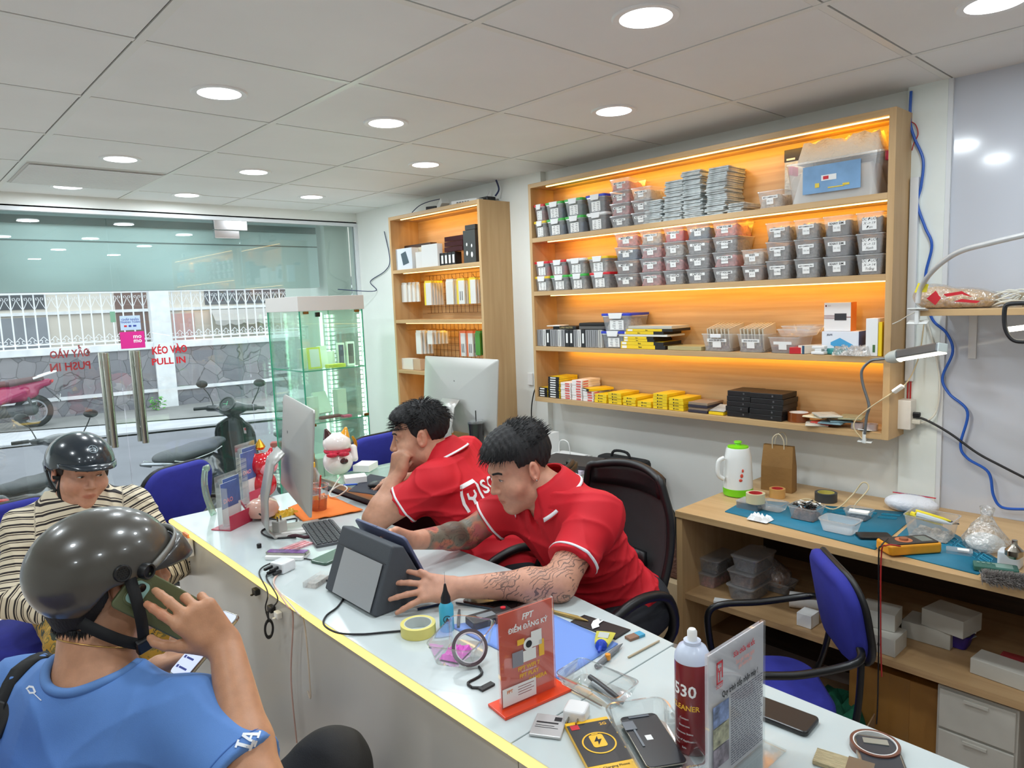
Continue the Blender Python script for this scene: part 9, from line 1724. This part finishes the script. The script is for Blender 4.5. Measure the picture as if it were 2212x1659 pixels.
# shop sign box over the front and the maroon gate post to the right
tl=mat('sign_teal',srgb(186,206,206),0.45,var=0.03,vscale=1);sb=thing('signboard','grey green rear of the shop signboard hanging above the glass front','signboard')
MB().box(-2.5,2.56,4.92,5.05,1.705,2.6).build('sign_panel',tl,sb);MB().box(-2.5,2.55,4.905,4.92,2.10,2.145).build('sign_rail',mat('sign_dark',srgb(96,112,112),0.5),sb)
MB().box(-2.5,2.56,4.918,4.92,2.00,2.008).build('seam',mat('sign_dark'),sb)
nb_=thing('side_wall','pale side wall of the shop front beyond the glass at the right','wall');MB().box(2.60,2.80,4.87,5.6,ZS,2.6).build('wall',mat('pale_green_wall',srgb(196,206,198),0.7),nb_)
gp=thing('gate_post','maroon painted post across the street seen through the showcase','post',(0,0,0));q=ony(721,700,9.0)
MB().box(q[0]-0.115,q[0]+0.115,8.9,9.1,ZS,1.68).build('post',mat('maroon_paint',srgb(130,34,44),0.5),gp,bevel=0.01)
wdp=thing('weed','small green weed growing at the foot of the white pillar','plant',wf(-0.32,-0.45,0)[:2]+(ZS,),0.0);lf=MB();rs=random.Random(5)
for k in range(46):
 a,r_,z_=rs.uniform(0,6.28),rs.uniform(0.02,0.17),rs.uniform(0.03,0.26);x,y=r_*cos(a),r_*sin(a)*0.6;s2=rs.uniform(0.025,0.05);t_=rs.uniform(-0.6,0.6)
 lf.at((x,y,z_),rx=t_,ry=rs.uniform(-.6,.6),rz=a).add([(-s2,0,0),(0,-s2*0.6,0.005),(s2*1.2,0,-0.01),(0,s2*0.6,0.005)],[(0,1,2,3)])
lf.build('leaves',mat('leaf_green',srgb(96,170,70),0.6,var=0.3,vscale=20),wdp);MB().tube([(0,0,0),(0.01,0,0.2)],0.006,n=5).tube([(0,0,0),(-0.08,0,0.15)],0.005,n=5).build('stem',mat('stem_green',srgb(90,120,60),0.7),wdp)
# ---------------------------------------------------------------- motorbikes (local: +x forward, z up)
tyre=mat('tyre',srgb(28,28,30),0.85);alloy=mat('alloy',srgb(170,172,178),0.3,0.9);bkgl=mat('black_gloss',srgb(18,20,24),0.18,coat=0.6);dgr=mat('dark_grey_plastic',srgb(58,60,64),0.55)
def wheel(t,x,r,w,spokes=10,y=0.0):
 wl=MB().at((x,y,r),rx=PI/2).torus(r-w*0.5,w*0.5,None,36,10).build('wheel',tyre,t,smooth=True)
 rb=MB().at((x,y,r),rx=PI/2).ring(r-w*1.15,r-w*0.9,-w*0.35,w*0.35,None,32).lathe([(0.035,-w*0.4),(0.035,w*0.4)],n=16)
 for k in range(spokes):rb.at((x,y,r),rx=PI/2);rb.M=rb.M@Matrix.Rotation(2*PI*k/spokes,4,'Z');rb.tube([(0.03,0,0),(r*0.45,0.012,0),(r-w,0.0,0)],0.007,n=5)
 rb.build('rim',alloy,wl,smooth=True)
def bars(t,x,z,half,m,grip=blk,drop=0.03):
 MB().tube([(x,0,z-0.12),(x+0.01,0,z)],0.022,m,n=10).tube([(x-0.03,-half+0.12,z+0.01),(x,-0.10,z),(x,0.10,z),(x-0.03,half-0.12,z+0.01)],0.012,m,n=8,sub=4).build('handlebar',None,t,smooth=True)
 for s in(-1,1):
  MB().tube([(x-0.03,s*(half-0.125),z+0.01),(x-0.06,s*half,z+0.005)],0.017,n=10).build('grip',grip,t,smooth=True)
  MB().tube([(x+0.01,s*(half-0.15),z+0.005),(x+0.035,s*(half-0.10),z+0.0),(x+0.0,s*(half-0.01),z-0.005)],0.006,n=6,sub=4).build('brake_lever',alloy,t,smooth=True)
def mirror(t,x,y,z,s):
 a=MB().tube([(x,y,z),(x+0.02,y+s*0.05,z+0.10),(x,y+s*0.09,z+0.17)],0.005,n=6,sub=4).ball((x-0.005,y+s*0.10,z+0.21),(0.015,0.062,0.038));a.build('mirror',blk,t,smooth=True)
def vespa(label,loc,hd_,steer=0.0):
 t=thing('motor_scooter',label,'scooter',loc,hd_);wheel(t,-0.62,0.235,0.10);wheel(t,0.66,0.235,0.10)
 S=SDF();S.ell((-0.42,0,0.52),(0.40,0.20,0.20),0.06);S.ell((-0.50,0.17,0.42),(0.30,0.10,0.17),0.05);S.ell((-0.50,-0.17,0.42),(0.30,0.10,0.17),0.05);S.cone((-0.10,0,0.50),(0.0,0,0.28),0.12,0.10,0.06);S.ell((-0.80,0,0.50),(0.10,0.13,0.14),0.05);S.half((0,0,0.68),(0,0,1),0.02);sdfo(S,(-1.0,-0.32,0.1),(0.2,0.32,0.8),0.014,'rear_body',bkgl,t)
 F=SDF();F.cone((-0.05,0,0.27),(0.42,0,0.27),0.17,0.15,0.03,flat=(0,0,1),fr=0.18);sdfo(F,(-0.3,-0.3,0.1),(0.7,0.3,0.45),0.014,'footboard',dgr,t)
 # leg shield: a curved plate with rolled edges
 def sh(a,v):
  s_=a*2-1;z=0.26+0.64*v;w=0.205-0.02*abs(v-0.5)-0.07*max(0,v-0.78)/0.22;return(0.46-0.10*v-0.05*s_*s_,s_*w,z-0.05*s_*s_*(v>0.9))
 MB().grid(sh,14,18).build('leg_shield',bkgl,t,smooth=2,solid=0.014);MB().tube([sh(0,v/8)for v in range(9)]+[sh(u/6,1)for u in range(1,6)]+[sh(1,1-v/8)for v in range(9)],0.011,n=8,sub=3).build('shield_edge',bkgl,t,smooth=True)
 MB().grid(lambda a,v:(sh(a*0.30+0.35,v)[0]-0.030+0.0,sh(a*0.30+0.35,v)[1],sh(0.5,v)[2]),6,10).build('centre_spine',dgr,t,smooth=2,solid=0.05)
 MB().at((0.352,-0.10,0.76),ry=-PI/2-0.15).box(-0.03,0.03,-0.012,0.012,0,0.002).build('sticker',col(214,190,190),t);MB().at((0.350,-0.105,0.775),ry=-PI/2-0.15).box(-0.012,0.012,-0.008,0.008,0.001,0.003).build('sticker',red_v,t)
 G=SDF();G.ell((0.68,0,0.33),(0.20,0.085,0.17),0.02);G.ell((0.66,0,0.22),(0.21,0.065,0.21),0.01,'s');sdfo(G,(0.4,-0.15,0.15),(0.95,0.15,0.55),0.012,'front_fender',bkgl,t)
 sd=SDF();sd.cone((-0.72,0,0.735),(-0.28,0,0.725),0.135,0.135,0.05,flat=(0,0,1),fr=0.42);sd.cone((-0.28,0,0.72),(0.0,0,0.735),0.13,0.085,0.05,flat=(0,0,1),fr=0.42);sdfo(sd,(-0.95,-0.25,0.6),(0.2,0.25,0.85),0.012,'seat',mat('seat_vinyl',srgb(74,76,80),0.5),t)
 MB().tube([(-0.86,-0.138,0.735),(-0.72,-0.142,0.70),(-0.5,-0.142,0.69),(-0.3,-0.138,0.69),(-0.1,-0.11,0.70)],0.004,n=6,sub=5).tube([(-0.86,0.138,0.735),(-0.72,0.142,0.70),(-0.5,0.142,0.69),(-0.3,0.138,0.69),(-0.1,0.11,0.70)],0.004,n=6,sub=5).build('seat_piping',paper,t,smooth=True)
 MB().tube([(-0.80,-0.12,0.68),(-0.92,-0.12,0.72),(-0.92,0.12,0.72),(-0.80,0.12,0.68)],0.013,n=8,sub=4).build('grab_rail',alloy,t,smooth=True)
 MB().at((-0.90,0,0.53),ry=-PI/2).rbox(0.10,0.12,0.02,0.03).build('tail_lamp',col(150,24,24,0.2),t,bevel=0.006)
 H=SDF();H.ell((0.33,0,0.985),(0.13,0.13,0.075),0.03);H.cone((0.31,-0.24,0.995),(0.32,0.24,0.995),0.035,0.035,0.05);H.cone((0.36,0,0.86),(0.34,0,0.97),0.045,0.06,0.04);sdfo(H,(0.1,-0.35,0.8),(0.6,0.35,1.12),0.010,'headset',bkgl,t)
 bars(t,0.32,0.99,0.36,dgr);M_=Matrix.Translation((0.245,0,1.04))@rotm(0,-0.95,0).to_4x4()
 MB().fr(M_).lathe([(0.078,-0.03),(0.082,0.0),(0.078,0.012),(0.068,0.012),(0.066,0.006)],n=32,cap1=False).build('gauge_rim',bkgl,t,smooth=True);g_=MB().fr(M_).lathe([(0.067,0.006),(0.0,0.006)],n=32,cap0=False).build('gauge',mat('gauge_face',srgb(22,26,28),0.1),t)
 MB().fr(M_).torus(0.050,0.0016,None,28,5).box(-0.03,0.03,-0.002,0.002,0.007,0.009).box(-0.002,0.002,-0.01,0.04,0.007,0.009).build('gauge_marks',mat('gauge_green',srgb(110,200,150),0.3),g_)
 mirror(t,0.34,-0.20,1.02,-1);mirror(t,0.34,0.20,1.02,1)
 MB().at((-0.62,-0.22,0.24),ry=PI/2-0.25).lathe([(0.03,-0.22),(0.055,-0.18),(0.06,0.15),(0.04,0.22)],n=16).build('exhaust',dgr,t,smooth=True);ex=MB()
 ex.at((-0.56,-0.285,0.25),ry=-0.25)
 for k in range(5):ex.box(-0.16+k*0.065,-0.12+k*0.065,-0.006,0.006,-0.045,0.045)
 ex.box(-0.18,0.17,-0.002,0.0,-0.055,0.055);ex.build('heat_shield',alloy,t,bevel=0.003);return t
def scooter(label,loc,hd_,c_,c2,seatc,tail=None,key='motor_scooter',sc_=1.0):
 t=thing(key,label,'motorbike',loc,hd_);t.scale=(sc_,)*3;wheel(t,-0.62,0.27,0.09,10);wheel(t,0.64,0.27,0.085,10)
 S=SDF();S.cone((-0.85,0,0.72),(-0.30,0,0.58),0.06,0.14,0.05,flat=(0,1,0),fr=0.9);S.ell((-0.38,0,0.56),(0.34,0.155,0.13),0.06);S.cone((-0.15,0,0.52),(0.05,0,0.30),0.12,0.10,0.06);S.cone((-0.55,0.12,0.62),(-0.2,0.13,0.48),0.04,0.06,0.04);S.cone((-0.55,-0.12,0.62),(-0.2,-0.13,0.48),0.04,0.06,0.04);sdfo(S,(-1.0,-0.3,0.15),(0.25,0.3,0.9),0.014,'rear_panel',c_,t)
 F=SDF();F.cone((0.0,0,0.30),(0.40,0,0.29),0.14,0.13,0.04,flat=(0,0,1),fr=0.3);F.cone((-0.6,0.06,0.30),(-0.1,0.0,0.30),0.09,0.10,0.05);sdfo(F,(-0.8,-0.3,0.1),(0.7,0.3,0.5),0.014,'underbody',dgr,t)
 G=SDF();G.cone((0.36,0,0.35),(0.30,0,0.88),0.13,0.11,0.05,flat=(1,0,0),fr=0.55);G.cone((0.38,-0.12,0.45),(0.33,-0.11,0.78),0.055,0.06,0.04);G.cone((0.38,0.12,0.45),(0.33,0.11,0.78),0.055,0.06,0.04);G.ell((0.44,0,0.72),(0.09,0.12,0.14),0.04);sdfo(G,(0.1,-0.3,0.15),(0.7,0.3,1.1),0.014,'front_shield',c_,t)
 A_=SDF();A_.cone((0.44,-0.15,0.50),(0.36,-0.155,0.78),0.020,0.035,0.02);A_.cone((0.44,0.15,0.50),(0.36,0.155,0.78),0.020,0.035,0.02);sdfo(A_,(0.2,-0.3,0.3),(0.7,0.3,1.0),0.012,'side_trim',c2,t)
 N_=SDF();N_.ell((0.66,0,0.36),(0.19,0.07,0.17),0.02);N_.ell((0.64,0,0.26),(0.21,0.055,0.21),0.01,'s');sdfo(N_,(0.4,-0.15,0.15),(0.95,0.15,0.6),0.012,'front_fender',c_,t)
 sd=SDF();sd.cone((-0.70,0,0.79),(-0.35,0,0.745),0.11,0.125,0.05,flat=(0,0,1),fr=0.40);sd.cone((-0.35,0,0.745),(-0.05,0,0.735),0.125,0.08,0.05,flat=(0,0,1),fr=0.40);sdfo(sd,(-0.95,-0.25,0.6),(0.2,0.25,0.95),0.012,'seat',seatc,t)
 if tail:MB().tube([(-0.66,-0.12,0.80),(-0.86,-0.11,0.86),(-0.98,0,0.885),(-0.86,0.11,0.86),(-0.66,0.12,0.80)],[0.012,0.018],n=8,sub=5).build('grab_rail',tail,t,smooth=True)
 MB().at((-0.90,0,0.74),ry=-PI/2-0.4).rbox(0.05,0.16,0.03,0.02).build('tail_lamp',col(190,40,40,0.2),t,bevel=0.006)
 MB().grid(lambda a,v:(-0.80-0.20*v,(a-0.5)*0.16,0.66-0.26*v),3,5).build('rear_mudguard',dgr,t,smooth=2,solid=0.012);MB().at((-0.99,0,0.45),ry=-0.3).box(-0.003,0.003,-0.09,0.09,-0.06,0.06).build('number_plate',col(214,214,210),t)
 H=SDF();H.ell((0.30,0,0.98),(0.12,0.12,0.06),0.03);H.cone((0.28,-0.2,0.985),(0.28,0.2,0.985),0.03,0.03,0.04);sdfo(H,(0.1,-0.3,0.85),(0.5,0.3,1.1),0.012,'handlebar_cover',c_,t);bars(t,0.27,0.99,0.35,dgr);mirror(t,0.29,-0.18,1.0,-1);mirror(t,0.29,0.18,1.0,1)
 MB().at((-0.60,-0.16,0.33),ry=PI/2+0.15).lathe([(0.025,-0.25),(0.055,-0.20),(0.058,0.18),(0.035,0.25)],n=16).build('exhaust',dgr,t,smooth=True);MB().at((-0.58,-0.222,0.34),ry=0.15).box(-0.16,0.14,-0.006,0.0,-0.045,0.045).build('heat_shield',alloy,t,bevel=0.006)
 for s in(-1,1):MB().tube([(0.64,s*0.065,0.27),(0.50,s*0.065,0.62)],0.018,n=8).build('fork',alloy,t,smooth=True)
 MB().tube([(-0.62,0.08,0.27),(-0.55,0.10,0.60)],0.022,n=8).build('shock_absorber',dgr,t,smooth=True);return t
vespa('glossy black retro scooter with round gauge parked right outside the glass doors',(2.2,6.35,ZS),rad(40)).scale=(0.95,)*3
scooter('black and silver scooter parked outside behind the woman in the striped blouse',(0.92,6.3,ZS),rad(60),bkgl,mat('silver_paint',srgb(176,180,186),0.2,0.4),dgr,sc_=0.88)
scooter('magenta scooter parked against the stone wall, only its rear showing',(1.32,14.3,ZS),atan2(0.14,-1),mat('magenta_paint',srgb(150,20,76),0.22,coat=0.5),paper,mat('maroon_seat',srgb(86,60,62),0.6),tail=paper,sc_=1.05)
scooter('silver grey scooter parked outside right of the retro scooter',(3.0,6.2,ZS),rad(50),mat('silver_grey',srgb(150,158,172),0.2,0.4),bkgl,dgr)
scooter('yellow and black motorbike seen through the glass showcase',(4.2,8.6,ZS),rad(50),mat('yellow_paint',srgb(238,206,30),0.25,coat=0.4),bkgl,bkgl,key='motorbike')
